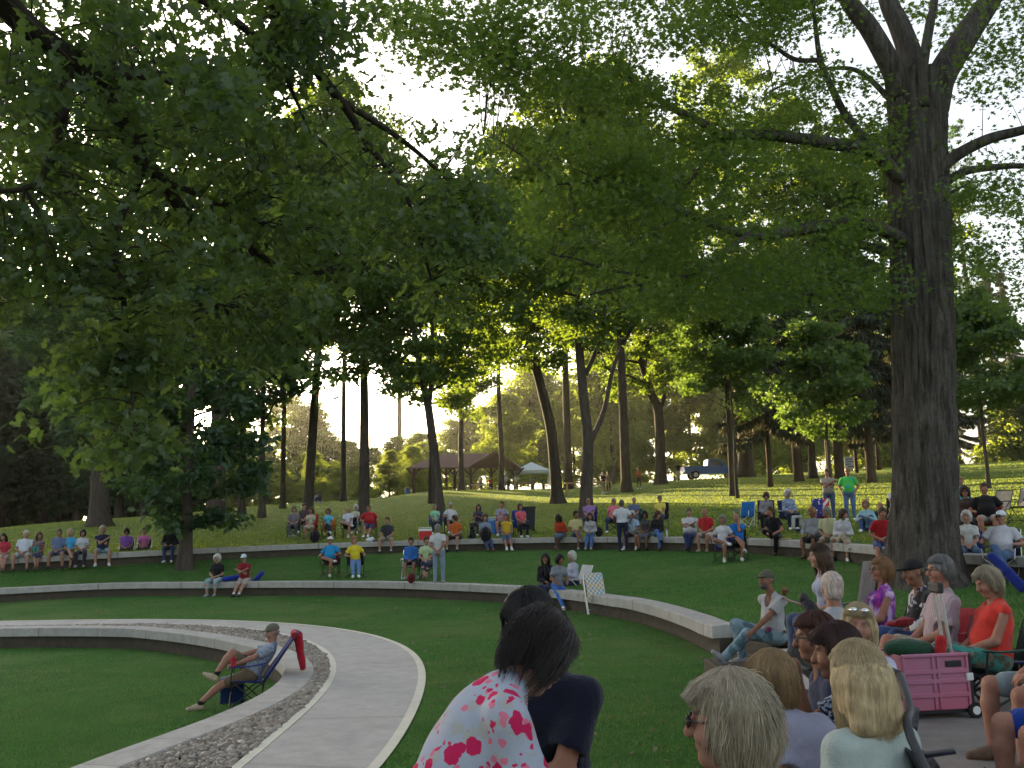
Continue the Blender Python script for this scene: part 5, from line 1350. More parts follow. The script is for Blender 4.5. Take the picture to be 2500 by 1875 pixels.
def camp_chair(loc, yaw, col, label, tube=None, arm=None, w=.54, back=.44, sit=.42, rec=.0, mats=None, group=None, cup=True, seatcol=None):
    tube = tube or M_BLKT; root = empty('camp_chair', tuple(loc), yaw); hw = w / 2; cm = mats or cloth_mat(col)
    yb = -.26 + rec * .02; ytop = yb - .16 - rec * .34; zt = sit + back
    fr = MB(); r = .010
    fr.tube([(-hw, .22, 0.01), (hw, .20, sit)], r, 6); fr.tube([(hw, .22, 0.01), (-hw, .20, sit)], r, 6)
    fr.tube([(-hw, yb, 0.01), (hw, yb, sit - .02)], r, 6); fr.tube([(hw, yb, 0.01), (-hw, yb, sit - .02)], r, 6)
    for q in (-1, 1):
        fr.tube([(q * hw, .22, .01), (q * hw, yb, sit - .04)], r, 6); fr.tube([(q * hw, yb, .01), (q * hw, .20, sit)], r, 6)
        fr.tube([(q * hw, .20, sit), (q * (hw + .02), .18, sit + .19)], r, 6)
        fr.tube([(q * hw, yb + .02, .02), (q * hw, yb - .02, sit), (q * hw, ytop, zt)], r, 6)
        for y in (.22, yb): fr.lathe([(.02, 0), (.022, .012), (.012, .02)], (q * hw, y, 0), 8)
    fr.build('frame', tube, root)
    u = np.linspace(-1, 1, 7); v = np.linspace(0, 1, 6)
    P = np.array([[(x * hw, .21 + (yb + .02 - .21) * t, sit - .035 * (1 - x * x) - .05 * t * (1 - .3 * x * x)) for t in v] for x in u])
    m1 = MB(); sheet(m1, P); m1.build('seat', cloth_mat(seatcol) if seatcol else cm, root, smooth=True)
    P = np.array([[(x * hw * (1 - .04 * t), yb + (ytop - yb) * t - .05 * (1 - x * x) * (1 - t * .4), sit - .05 + (zt - sit + .05) * t + .012 * (1 - x * x) * t) for t in v] for x in u])
    m1 = MB(); sheet(m1, P); m1.build('backrest', cm, root, smooth=True)
    for q in (-1, 1):
        P = np.array([[(q * (hw + .01) + x * .035, .21 - .50 * t, sit + .20 - .02 * math.sin(t * math.pi) + .03 * t) for t in v] for x in (-1, 0, 1)])
        m1 = MB(); sheet(m1, P); m1.build('armrest', cloth_mat(arm) if arm else cm, root, smooth=True)
    tag(root, label, 'chair', group); return root
def web_chair(loc, yaw, label, cols=((.62, .63, .60), (.18, .34, .50), (.5, .33, .15)), tube=None, fold=False, back=.50, rx=0, plain=False):
    """aluminium folding chair with woven or plain webbing"""
    root = empty('lawn_chair', tuple(loc), yaw); root.rotation_euler = (rx, 0, yaw); hw = .26; tube = tube or M_ALU; fr = MB(); r = .0125
    if fold:
        for q in (-1, 1):
            fr.tube([(q * hw, 0, .01), (q * hw, .02, .45), (q * (hw - .02), .03, .93)], r, 6); fr.tube([(q * (hw - .03), .10, .01), (q * (hw - .03), .09, .5), (q * (hw - .03), .07, .80)], r, 6)
        fr.tube([(-hw + .02, .03, .93), (hw - .02, .03, .93)], r, 6); fr.tube([(-hw, .09, .5), (hw, .09, .5)], r, 6); fr.tube([(-hw, 0.005, .12), (hw, 0.005, .12)], r, 6)
        pan = [((-.02, .48), (.005, .90), .0)]
    else:
        for q in (-1, 1):
            fr.tube([(q * hw, .26, .01), (q * hw, -.05, .42), (q * hw, -.24, .60)], r, 6); fr.tube([(q * (hw + .015), -.32, .01), (q * (hw + .015), .05, .38), (q * (hw + .015), .24, .58)], r, 6)
            fr.tube([(q * hw, .24, .40), (q * hw, -.20, .38), (q * hw, -.20 - back * .42, .38 + back)], r, 6)
            fr.tube([(q * (hw + .02), .25, .60), (q * (hw + .02), -.24, .61)], .016, 6)
        for y, z in ((.24, .40), (-.20 - back * .42, .38 + back), (.26, .02), (-.32, .02)): fr.tube([(-hw, y, z), (hw, y, z)], r, 6)
    fr.build('frame', tube, root)
    def wm():
        g = NT('chair_webbing'); mp = g.n('Mapping'); mp.inputs['Scale'].default_value = (1, 1, 1); g.l(g.tc.outputs['Object'], mp.inputs[0])
        ck = g.n('TexChecker', Scale=18); g.l(mp.outputs[0], ck.inputs[0]); n = g.noise(9, 2, .5)
        c = g.mix(ck.outputs['Fac'], cols[0], g.ramp(n, [(.45, cols[1]), (.55, cols[2])])); g.l(c, g.b.inputs['Base Color']); g.b.inputs['Roughness'].default_value = .7; return g.m
    wmat = cloth_mat(cols[0]) if plain else wm(); v = np.linspace(0, 1, 5); u = np.linspace(-1, 1, 5)
    if fold:
        P = np.array([[(x * (hw - .02), -.015 - .02 * math.sin(t * 3.1) , .30 + .62 * t) for t in v] for x in u]); m1 = MB(); sheet(m1, P); m1.build('backrest', wmat, root)
        P = np.array([[(x * (hw - .03), .12, .42 + .40 * t) for t in v] for x in u]); m1 = MB(); sheet(m1, P); m1.build('seat', mat('seat_board', (.45, .25, .07), .7), root)
    else:
        P = np.array([[(x * hw, .24 - .44 * t, .40 - .02 * t - .03 * math.sin(t * 3.1)) for t in v] for x in u]); m1 = MB(); sheet(m1, P); m1.build('seat', wmat, root)
        P = np.array([[(x * hw, -.20 - back * .42 * t - .02 * math.sin(t * 3.1), .39 + (back - .01) * t) for t in v] for x in u]); m1 = MB(); sheet(m1, P); m1.build('backrest', wmat, root)
    tag(root, label, 'chair'); return root
def blob(name, parts, h, m, loc, yaw, label, cat, nz=.004, parent=None):
    f = Field()
    for p in parts:
        if p[0] == 'c': f.cone(p[1], p[2], p[3], p[4], .03)
        else: f.ell(p[1], p[2], None, .03)
    V, F = f.mesh(h, noise=nz, nscale=22); o = obj(name, mesh_np(name, V, F), m, parent, smooth=True)
    if parent is None: o.location = tuple(loc); o.rotation_euler = (0, 0, yaw); tag(o, label, cat)
    return o
def backpack(loc, yaw, col, label, s=1.0, cat='bag', name='backpack'):
    o = blob(name, [('e', (0, 0, .19 * s), (.16 * s, .11 * s, .20 * s)), ('e', (0, .09 * s, .13 * s), (.11 * s, .06 * s, .10 * s))], .02, cloth_mat(col), loc, yaw, label, cat)
    mb = MB()
    for q in (-1, 1): mb.tube(spline([(q * .07 * s, -.09 * s, .36 * s), (q * .09 * s, -.17 * s, .24 * s), (q * .08 * s, -.10 * s, .06 * s)], 5), .012, 6)
    mb.tube(spline([(-.04 * s, -.03, .37 * s), (0, -.03, .42 * s), (.04 * s, -.03, .37 * s)], 5), .009, 6)
    mb.build('strap', M_BLKT, o); return o
def long_bag(p, d, L, r, col, label):
    p = np.asarray(p, float); d = nrm(d)
    o = blob('chair_bag', [('c', (0, 0, 0), d * L * .5, r, r), ('c', d * L * .5, d * L, r, r * .8)], .018, cloth_mat(col), p, 0, label, 'bag')
    mb = MB(); s = nrm(np.cross(d, (0, 0, 1)) if abs(d[2]) < .9 else np.array([1., 0, 0])); mb.tube(spline([d * L * .15 + s * r, d * L * .4 + s * (r + .07), d * L * .7 + s * r * .9], 5), .012, 6); mb.build('strap', cloth_mat((.02, .03, .10)), o); return o
def bottle(p, label, col=(.55, .60, .64), h=.22, name='water_bottle'):
    mb = MB(); mb.lathe([(.030, 0), (.033, .01), (.033, h * .62), (.028, h * .7), (.014, h * .88), (.014, h * .93)], (0, 0, 0), 12); o = mb.build(name, mat('clear_plastic', col, .2, .05, 10, spec=.5), smooth=True, loc=tuple(p)); tag(o, label, 'bottle')
    mb = MB(); mb.lathe([(.016, h * .93), (.016, h)], (0, 0, 0), 10); mb.build('lid', M_WHITEP, o); return o
def cooler(loc, yaw, body, lid, label, sx=.34, sy=.24, sz=.26):
    root = empty('cooler', tuple(loc), yaw); mb = MB(); mb.box((0, 0, sz * .40), (sx, sy, sz * .8), bev=.02); mb.build('body', body, root)
    mb = MB(); mb.box((0, 0, sz * .9 + .004), (sx * 1.04, sy * 1.06, sz * .2), bev=.02); mb.build('lid', lid, root)
    mb = MB(); mb.tube([(-sx * .53, 0, sz * .75), (-sx * .50, 0, sz * 1.12), (sx * .50, 0, sz * 1.12), (sx * .53, 0, sz * .75)], .012, 6); mb.build('handle', M_WHITEP, root); tag(root, label, 'cooler'); return root

# ---- shelter, canopy, pickup and work at the top of the hill
def pavilion():
    d = 104; c = at(1130, 1192, d); gz = float(hill(c[0], c[1])); root = empty('picnic_shelter', (c[0], c[1], gz)); base = np.array([c[0], c[1], gz])
    k = d / FPX
    def P(px, py, dy=0): return at(px, py, d + dy) - base
    mr = MB()   # hip roof on the left
    e0, e1 = P(993, 1142, -3), P(1215, 1140, -3); b0, b1 = P(1010, 1135, 4.5), P(1215, 1135, 4.5); r0, r1 = P(1073, 1110, .8), P(1215, 1106, .8)
    for q in ([e0, e1, r1, r0], [b0, r0, r1, b1], [e0, r0, b0]):
        up_ = np.array([0, 0, .12]); V = np.array(list(q) + [x - up_ for x in q]); n = len(q)
        mr.add(V, [list(range(n)), [n + i for i in range(n)][::-1]] + [[i, n + i, n + (i + 1) % n, (i + 1) % n] for i in range(n)])
    # front gable on the right
    g0, g1, ga = P(1140, 1142, -6.5), P(1276, 1145, -6.5), P(1211, 1099, -6.5); h0, h1, ha = P(1146, 1138, 3.5), P(1272, 1140, 3.5), P(1211, 1100, 3.5)
    for q in ([g0, ga, ha, h0], [ga, g1, h1, ha]):
        up_ = np.array([0, 0, .14]); V = np.array(list(q) + [x - up_ for x in q]); n = 4
        mr.add(V, [[0, 1, 2, 3][::-1], [4, 5, 6, 7]] + [[i, (i + 1) % n, n + (i + 1) % n, n + i] for i in range(n)])
    mr.build('roof', M_SHINGLE, root)
    mg = MB(); tri = [ga - (0, 0, .3), P(1150, 1139, -6.2), P(1266, 1141, -6.2)]; V = np.array(tri + [x + (0, .15, 0) for x in tri]); mg.add(V, [[0, 1, 2], [5, 4, 3], [0, 3, 4, 1], [1, 4, 5, 2], [2, 5, 3, 0]]); mg.build('gable', M_WOODD, root)
    for px, dy in ((1010, -2.2), (1090, -2.2), (1150, -6), (1262, -6), (1012, 3.8), (1110, 3.8), (1200, 3.2), (1256, 3.2)):
        p = P(px, 1192, dy); mb = MB(); z1 = P(px, 1141, dy)[2]; mb.box((p[0], p[1], (z1 + p[2]) / 2 - .3), (.28, .28, z1 - p[2] + .7), bev=.02)
        for q in (-1, 1): mb.tube([(p[0], p[1], z1 - .9), (p[0] + q * .8, p[1], z1 - .05)], .09, 6)
        mb.build('post', M_WOODD, root)
    tag(root, 'open picnic shelter with a brown hip roof and front gable on the crest', 'shelter')
pavilion()
def canopy():
    d = 100; c = at(1299, 1190, d); gz = float(hill(c[0], c[1])); root = empty('canopy_tent', (c[0], c[1], gz)); b = np.array([c[0], c[1], gz])
    w = 42 * d / FPX; ap = at(1299, 1128, d)[2] - gz; ev = at(1299, 1150, d)[2] - gz; mb = MB(); cs_ = [(-w, -w, ev), (w, -w, ev), (w, w, ev), (-w, w, ev)]
    V = [(0, 0, ap)] + cs_ + [(x, y, z - .35) for x, y, z in cs_]; F = [[0, 1 + i, 1 + (i + 1) % 4] for i in range(4)] + [[1 + i, 5 + i, 5 + (i + 1) % 4, 1 + (i + 1) % 4] for i in range(4)]
    mb.add(V, F); mb.build('canopy', M_TENT, root)
    for x, y in ((-1, -1), (1, -1), (1, 1), (-1, 1)): m1 = MB(); m1.tube([(x * w * .97, y * w * .97, -.4), (x * w * .97, y * w * .97, ev)], .04, 6); m1.build('leg', M_ALU, root)
    tag(root, 'pale blue pop-up canopy tent right of the picnic shelter', 'tent')
canopy()
def pickup():
    d = 88; p = at(1737, 1164, d); gz = float(hill(p[0], p[1])) ; gz = max(gz, p[2] - .2)
    root = empty('pickup_truck', (p[0], p[1], gz), .06)
    def side(prof, y0, y1, bev=0): 
        n = len(prof); V = [(x, y0, z) for x, z in prof] + [(x, y1, z) for x, z in prof]
        return V, [list(range(n)), [n + i for i in range(n)][::-1]] + [[i, n + i, n + (i + 1) % n, (i + 1) % n] for i in range(n)]
    mb = MB(); low = [(-2.75, .55), (-2.75, 1.18), (-.55, 1.20), (-.55, 1.14), (1.25, 1.14), (2.55, 1.05), (2.72, .9), (2.72, .5), (2.25, .48), (2.2, .75), (1.95, .9), (1.6, .9), (1.38, .75), (1.32, .45), (-1.25, .45), (-1.32, .75), (-1.55, .9), (-1.9, .9), (-2.15, .75), (-2.2, .5)]
    V, F = side(low, -.95, .95); mb.add(V, F[2:]); 
    bm = bmesh.new(); 
    for yy in (-.95, .95):
        vs_ = [bm.verts.new((x, yy, z)) for x, z in low]; bm.faces.new(vs_)
    bmesh.ops.triangulate(bm, faces=bm.faces[:]); bm.verts.index_update(); mb.add([v.co[:] for v in bm.verts], [[v.index for v in f.verts] for f in bm.faces]); bm.free()
    cab = [(-.55, 1.14), (-.42, 1.80), (-.25, 1.86), (.55, 1.86), (.72, 1.80), (1.30, 1.14)]
    V, F = side(cab, -.80, .80); mb.add(V, F); mb.build('body', M_PBLUE, root)
    for yy in (-.81, .81):
        m1 = MB(); V, F = side([(-.34, 1.20), (-.26, 1.74), (.52, 1.74), (1.0, 1.20)], yy - .012, yy + .012); m1.add(V, F); m1.build('window', M_WIN, root)
        m1 = MB(); m1.box((.30, yy * 1.18, .82), (1.3, .02, .60), bev=.008); dr = m1.build('door', M_PBLUE, root); m1 = MB(); m1.box((-.22, yy * 1.2, 1.02), (.16, .03, .04)); m1.build('handle', M_PLK, dr)
    m1 = MB(); m1.box((1.02, 0, 1.50), (.03, 1.4, .72), roty(-.72)); m1.build('windscreen', M_WIN, root)
    for x in (-1.73, 1.78):
        for yy in (-.84, .84):
            m1 = MB(); V, F = sweep([(x, yy - .12, .38), (x, yy + .12, .38)], .38, 20); m1.add(V, F); wh = m1.build('wheel', M_TYRE, root); m1 = MB(); V, F = sweep([(x, yy - .128, .38), (x, yy + .128, .38)], .22, 14); m1.add(V, F); m1.build('rim', M_RIM, wh)
    for yy in (-.82, .82): m1 = MB(); m1.box((-2.76, yy, 1.0), (.05, .16, .26), bev=.01); m1.build('tail_light', M_TAIL, root); m1 = MB(); m1.box((2.70, yy * .9, .82), (.06, .3, .14), bev=.01); m1.build('headlight', M_LAMP, root)
    m1 = MB(); m1.box((-2.83, 0, .58), (.12, 1.8, .18), bev=.03); m1.build('bumper', M_CHROME, root); m1 = MB(); m1.box((2.78, 0, .55), (.12, 1.8, .18), bev=.03); m1.build('bumper', M_CHROME, root)
    tag(root, 'blue pickup truck parked side-on among the trunks on the crest', 'pickup truck')
pickup()
def sawhorse(px, py, Y, label, L=2.0, yaw=0.2):
    p = at(px, py, Y); z = float(hill(p[0], p[1])); root = empty('sawhorse', (p[0], p[1], z), yaw); mb = MB(); mb.box((0, 0, 1.0), (L, .10, .14), bev=.01); mb.build('beam', M_WOODR, root)
    for x in (-L * .4, L * .4):
        for y in (-1, 1): m1 = MB(); m1.tube([(x * 1.1, y * .4, -.05), (x, y * .03, .98)], .05, 4); m1.build('leg', M_WOODR, root)
    tag(root, label, 'sawhorse')
sawhorse(1408, 1183, 76, 'pale timber sawhorse left of the forked grey trunk, at the crest'); sawhorse(1455, 1183, 74, 'pale timber sawhorse with a post, right of the forked grey trunk', 2.4, -.1)
def sign():
    d = 95; p = at(2075, 1142, d); gz = float(hill(p[0], p[1])); root = empty('trailer_sign', (p[0], p[1], gz)); c = np.array(p) - [p[0], p[1], gz]; w, h = 25 * d / FPX, 30 * d / FPX
    zc = at(2075, 1130, d)[2] - gz; mb = MB(); mb.box((0, 0, zc), (w, .06, h), bev=.01); mb.build('board', mat('grey_board', (.30, .29, .30), .7), root)
    m1 = MB()
    for r_, (a, b) in enumerate(((-.36, .30), (-.30, .36), (-.40, .1), (-.2, .4))): m1.box(((a + b) / 2 * w, -.035, zc + h * (.3 - .2 * r_)), ((b - a) * w, .012, h * .08))
    m1.build('lettering', mat('sign_ink', (.05, .05, .06), .7), root)
    for x in (-.42, .42): m1 = MB(); m1.tube([(x * w, .06, -.3), (x * w, .06, zc)], .04, 6); m1.build('post', M_ALU, root)
    tag(root, 'small white signboard with dark lines of writing, far off between the spruces', 'sign')
sign()
def table(px, py, Y, L, mm, label):
    p = at(px, py, Y); z = float(hill(p[0], p[1])); root = empty('folding_table', (p[0], p[1], z)); mb = MB(); mb.box((0, 0, .74), (L, .75, .05), bev=.01); mb.build('tabletop', mm, root)
    for x in (-.42, .42):
        for y in (-.3, .3): m1 = MB(); m1.tube([(x * L, y, -.1), (x * L, y, .72)], .025, 6); m1.build('leg', M_GUN, root)
    tag(root, label, 'table')
table(1172, 1190, 98, 1.9, M_WHITEP, 'white folding table under the front gable of the picnic shelter'); table(1285, 1190, 97, 2.0, mat('pink_cloth', (.45, .16, .22), .9), 'pink-topped folding table below the canopy tent'); table(1098, 1192, 103, 1.9, M_WOODD, 'brown picnic table in the left bay of the picnic shelter')
def bin_(loc, label, m1_, s=1.0, cat='bin'):
    root = empty('trash_bin', tuple(loc)); mb = MB(); mb.lathe([(.24 * s, 0), (.27 * s, .05 * s), (.30 * s, .82 * s), (.31 * s, .84 * s)], n=18); mb.build('body', m1_, root, smooth=False); mb = MB(); mb.lathe([(.33 * s, .845 * s), (.33 * s, .90 * s), (.2 * s, .97 * s), (.05 * s, 1.0 * s)], n=18); mb.build('lid', M_PLK, root); tag(root, label, cat)
p = at(995, 1196, 98); bin_((p[0], p[1], float(hill(p[0], p[1]))), 'dark trash bin with a blue lower half left of the picnic shelter', mat('blue_bin', (.04, .10, .30), .6))
p = at(1155, 1193, 99); z = float(hill(p[0], p[1])); mb = MB(); mb.box((0, 0, .55), (.75, .6, 1.1), bev=.03); o = mb.build('utility_box', mat('yellow_panel', (.55, .33, .04), .6), loc=(p[0], p[1], z)); tag(o, 'yellow upright box at a post of the picnic shelter', 'box'); m1 = MB(); m1.box((0, -.305, .9), (.5, .015, .12)); m1.build('vent', M_PLK, o)
# ---- tall black bin on the slope among the chairs
p = surf(1286, 1298, 'hill'); root = empty('wheeled_bin', tuple(p), .1); mb = MB(); V = [(-.30, -.30, .08), (.30, -.30, .08), (.30, .30, .08), (-.30, .30, .08), (-.36, -.36, 1.0), (.36, -.36, 1.0), (.36, .36, 1.0), (-.36, .36, 1.0)]; mb.add(V, [[3, 2, 1, 0], [4, 5, 6, 7], [0, 1, 5, 4], [1, 2, 6, 5], [2, 3, 7, 6], [3, 0, 4, 7]]); mb.build('body', M_PLK, root)
mb = MB(); mb.box((0, 0, 1.03), (.78, .78, .06), bev=.02); mb.build('lid', M_PLK, root)
for q in (-1, 1): m1 = MB(); V, F = sweep([(q * .33 - .04, .3, .12), (q * .33 + .04, .3, .12)], .12, 12); m1.add(V, F); m1.build('wheel', M_TYRE, root)
tag(root, 'tall black wheeled bin on the slope behind the woman in coral', 'bin')

# ---- handrail beside the block, front right
def handrail():
    a = onz(1916, 1570, 0.012); root = empty('handrail', tuple(a)); A = np.array(a); top = at(1908, 1459, a[1]) - A; end = at(2016, 1496, 8.15) - A; lo0 = at(1913, 1541, a[1]) - A; lo1 = at(2010, 1580, 8.15) - A
    top[2] = max(top[2], .55); mb = MB(); mb.tube([top, end], .020, 8); mb.ell(top, (.03, .03, .03), 8, 6); mb.build('rail', M_IRON, root)
    mb = MB(); mb.tube([lo0, lo1], .02, 8); mb.build('rail', M_IRON, root)
    for q, t in ((top, 0), (end, 1)):
        g = np.array([q[0], q[1], -.0]); mb = MB(); mb.box((q + g) / 2, (.055, .055, q[2]), bev=.006); mb.box((g[0], g[1], .012), (.14, .14, .02), bev=.004); mb.build('post', M_IRON, root)
    tag(root, 'dark iron handrail on the block where the man in the V-neck shirt leans his arm', 'handrail'); return A, top, end
RA, RTOP, REND = handrail()
# ---- steps in the gap between the seat wall and the block
e0, e1 = pt(np.array([TH2E]), r_w2(np.array([TH2E])) - .2, -.2)[0], None
p = pt(np.array([(TH2E + TH2B) / 2 + .008]), r_w2(np.array([TH2E - .02])) - .25, 0)[0]
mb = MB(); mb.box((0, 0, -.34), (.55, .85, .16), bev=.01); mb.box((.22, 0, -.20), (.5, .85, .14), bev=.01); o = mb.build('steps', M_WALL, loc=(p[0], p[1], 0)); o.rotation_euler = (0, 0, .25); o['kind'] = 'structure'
# ---- soda can, cup, pieces
def can(p, label):
    mb = MB(); mb.lathe([(.026, 0), (.033, .008), (.033, .105), (.028, .118)], n=16); o = mb.build('soda_can', mat('red_can', (.42, .015, .02), .35, .1, 30, spec=.5), smooth=True, loc=tuple(p)); tag(o, label, 'can'); mb = MB(); mb.lathe([(.027, .1185), (.024, .121)], n=16); mb.build('lid', M_ALU, o)
can(onz(1896, 1569, 0.012), 'red soda can standing on the concrete block beside the handrail')
def crate_cart():
    b = onz(2262, 1745, 0.0); Y = b[1]; W_ = 158 / FPX * Y; Hc = .43; root = empty('crate_cart', (b[0], b[1], 0), .12)
    g = NT('pink_plastic'); g.l(g.mix(g.ramp(g.noise(2.2, 2, .5), [(.4, (0, 0, 0)), (.7, (1, 1, 1))]), (.40, .15, .24), (.46, .11, .17)), g.b.inputs['Base Color']); g.b.inputs['Roughness'].default_value = .45
    mb = MB(); t = .012; z0 = .075
    for (c, s_) in (((0, -.19, z0 + Hc / 2), (W_, t, Hc)), ((0, .19, z0 + Hc / 2), (W_, t, Hc)), ((-W_ / 2, 0, z0 + Hc / 2), (t, .37, Hc)), ((W_ / 2, 0, z0 + Hc / 2), (t, .37, Hc)), ((0, 0, z0), (W_, .37, t))): mb.box(c, s_, bev=.003)
    mb.box((0, .2, z0 + Hc), (W_ * 1.02, .035, .025), bev=.006); mb.build('crate', g.m, root)
    m1 = MB()
    for z in (.27, .52, .70): m1.box((0, -.202, z0 + Hc * z), (W_ * .97, .014, .035), bev=.004)
    for x in (-.5, -.04, .04, .5): m1.box((x * W_ * .97, -.202, z0 + Hc * .5), (.022, .015, Hc * .98), bev=.004)
    m1.box((0, -.2, z0 + Hc), (W_ * 1.02, .035, .025), bev=.006)
    m1.build('rib', g.m, root); m1 = MB(); m1.box((W_ * .28, -.199, z0 + Hc * .83), (.14, .018, .05), bev=.01); m1.build('hand_hole', M_PLK, root)
    m1 = MB(); m1.box((W_ / 2 + .03, 0, z0 + Hc / 2), (.05, .34, Hc), bev=.01); m1.box((0, 0, z0 - .02), (W_, .36, .03), bev=.005); m1.build('carrier', M_PLK, root)
    m1 = MB(); m1.box((W_ / 2 + .005, -.205, z0 + Hc * .58), (.06, .02, .06), bev=.006); m1.build('latch', M_WHITEP, root)
    for y in (-.2, .2):
        m1 = MB(); V, F = sweep([(W_ / 2 + .03, y - .02, .062), (W_ / 2 + .03, y + .02, .062)], .062, 18); m1.add(V, F); w_ = m1.build('wheel', M_TYRE, root); m1 = MB(); V, F = sweep([(W_ / 2 + .03, y - .023, .062), (W_ / 2 + .03, y + .023, .062)], .034, 12); m1.add(V, F); m1.build('rim', M_WHITEP, w_)
    m1 = MB(); ztop = z0 + Hc + .50
    for y in (-.05, .05): m1.tube([(W_ / 2 - .02, y, z0 + Hc * .5), (W_ / 2 - .09, y, ztop)], .014, 8)
    m1.build('handle', M_ALU, root); m1 = MB(); m1.box((W_ / 2 - .095, 0, ztop + .02), (.05, .16, .09), bev=.015); m1.build('grip', M_PLK, root)
    tag(root, 'pink folding crate on wheels with a tall pull handle, before the woman in red', 'cart'); return b, W_, z0 + Hc
CB, CW, CZ = crate_cart()
blob('cushion', [('e', (-.10, 0, .05), (.17, .12, .085)), ('e', (.05, .03, .03), (.12, .12, .08))], .016, cloth_mat((.02, .07, .035)), (CB[0] - .05, CB[1], CZ - .02), .1, 'dark green cushion stuffed in the top of the pink crate', 'cushion')
blob('pouch', [('c', (0, 0, -.05), (.02, 0, .10), .05, .045)], .014, cloth_mat((.5, .03, .03)), (CB[0] + .12, CB[1] - .08, CZ), 0, 'red pouch upright in the pink crate beside the pull handle', 'pouch')
# ================================================================== THE CROWD
Z = math.pi / 180
def vary(k, label):
    q = random.Random(label); base = {'wall': .12, 'chair': -.22}
    h_ = k.get('head', (0, 0, 0)); k['head'] = (h_[0] + q.uniform(-.30, .35), h_[1] + q.uniform(-.12, .05), q.uniform(-.08, .08)); k.setdefault('roll', q.uniform(-.07, .07)); k.setdefault('spine_yaw', q.uniform(-.22, .28)); k.setdefault('h', q.uniform(1.60, 1.70) if k.get('sex') == 'f' else q.uniform(1.68, 1.80)); return q.uniform(-7, 7)
def W(which, px, off, label, back=.26, **k):
    """someone sitting on a seat wall"""
    p, n = wall_pt(which, px); zt = p[2]; loc = p + n * back; loc[2] = zt - .44
    yaw = math.atan2(-n[0], n[1]) + (off + vary(k, label)) * Z; k.setdefault('lean', .12 + random.Random(label + 'l').uniform(-.1, .16))
    k.setdefault('sit', .44); k.setdefault('group', 'people sitting on the far seat wall' if which == 'w3' else None)
    return person(label, loc, yaw, 'wall', **k)
def CH(px, py, off, label, chair=None, which='hill', ccol=None, clabel=None, tgt=None, web=False, ck=None, **k):
    """someone in a chair on the grass; px,py is the ground under the hips"""
    p = surf(px, py, which); yaw = face_to(p, tgt) + (off + vary(k, label)) * Z
    if ccol is not None:
        d = rotz(yaw) @ np.array([0, .02, 0]); (web_chair if web else camp_chair)(p + d, yaw, *([] if web else [ccol]), clabel, **(ck or {}))
    k.setdefault('sit', .41); k.setdefault('group', 'people in chairs behind the far seat wall' if which == 'hill' else None)
    return person(label, p, yaw, 'chair', **k)
# ---- far wall, left bench row
W('w3', 16, 0, 'woman in a coral top with long dark hair at the left end of the bench', sex='f', shirt=(.50,.05,.08), bottom='shorts', bcol=(.4,.35,.3), hair='long', hcol='dark', legs='ankles', shoe='b')
W('w3', 62, 0, 'white-haired man in a white polo and pale shorts, knees apart, on the far seat wall', shirt=(.62,.66,.74), fat=.5, bottom='shorts', bcol=(.45,.47,.50), hair='short', hcol='white', legs='apart', shoe='b')
W('w3', 97, 0, 'woman in a dark patterned tank top with a teal bag on her lap', sex='f', shirt=(.10,.06,.07), spat=('speck', (.3,.2,.22), 18), sleeve='sleeveless', bottom='skirt', bcol=(.03,.04,.08), hair='long', hcol='brown', skin='m', shoe='b', legs='ankles')
p_, n_ = wall_pt('w3', 95); q_ = p_ + n_ * .52; backpack((q_[0], q_[1], p_[2] + .12), 0, (.06,.30,.28), 'teal handbag on the lap of the woman in the dark tank top', .7, 'bag', 'handbag')
W('w3', 146, 4, 'heavy man in a grey-blue T-shirt and shorts left of the woman in bright blue', shirt=(.13,.18,.30), fat=.5, bottom='shorts', bcol=(.10,.13,.22), hair='short', hcol='darkgrey', skin='m', legs='apart', shoe='d')
W('w3', 174, 6, 'blond short-haired woman in a bright blue T-shirt with crossed legs on the far wall', sex='f', shirt=(.07,.38,.68), bottom='shorts', bcol=(.05,.03,.04), hair='full', hcol='ash', legs='crossed', shoe='b')
W('w3', 205, 4, 'dark-haired woman in a white T-shirt and dark trousers on the far wall', sex='f', shirt=(.60,.60,.66), bottom='trousers', bcol=(.03,.03,.045), hair='full', hcol='dark', shoe='g', skin='m')
p_, n_ = wall_pt('w3', 216); bottle(p_ + n_ * .2, 'clear water bottle beside the woman in white, at the left end of the far wall')
W('w3', 254, 8, 'grey-haired man in a navy T-shirt with folded arms and light blue shorts', shirt=(.025,.03,.07), fat=.3, h=1.85, bottom='shorts', bcol=(.22,.34,.42), hair='full', hcol='ash', hands='crossed', legs='apart', sock=(.6,.6,.6), shoe='w', lean=-.05)
def lowc(px, py, off, label, cl, **k):
    p = surf(px, py, 'mid'); y = face_to(p) + off * Z; web_chair(p, y, cl, plain=True, cols=((.05,.05,.07),) * 3, tube=M_WHITEP); return person(label, p, y, 'chair', sit=.41, group='people in chairs on the middle lawn', **k)
lowc(307, 1375, 6, 'woman in a purple T-shirt with bowed dark head and white shoes', 'white-legged chair under the woman in purple', sex='f', shirt=(.26,.10,.42), bottom='capri', bcol=(.02,.02,.025), hair='full', hcol='dark', head=(0,-.45,0), hands='lap', shoe='w', fat=.4, skin='m', lean=.05)
lowc(349, 1372, 4, 'woman in a pink T-shirt lounging beside the woman in purple', 'white-legged chair under the woman in pink', sex='f', shirt=(.58,.16,.38), bottom='capri', bcol=(.02,.02,.03), hair='short', hcol='dark', skin='m', shoe='w', lean=-.2)
W('w3', 424, 0, 'person in black and jeans half hidden behind the low chestnut trunk', shirt=(.02,.02,.025), sleeve='long', bottom='jeans', bcol=(.05,.07,.15), hair='short', hcol='dark', lean=.4, shoe='w', hands='knees')
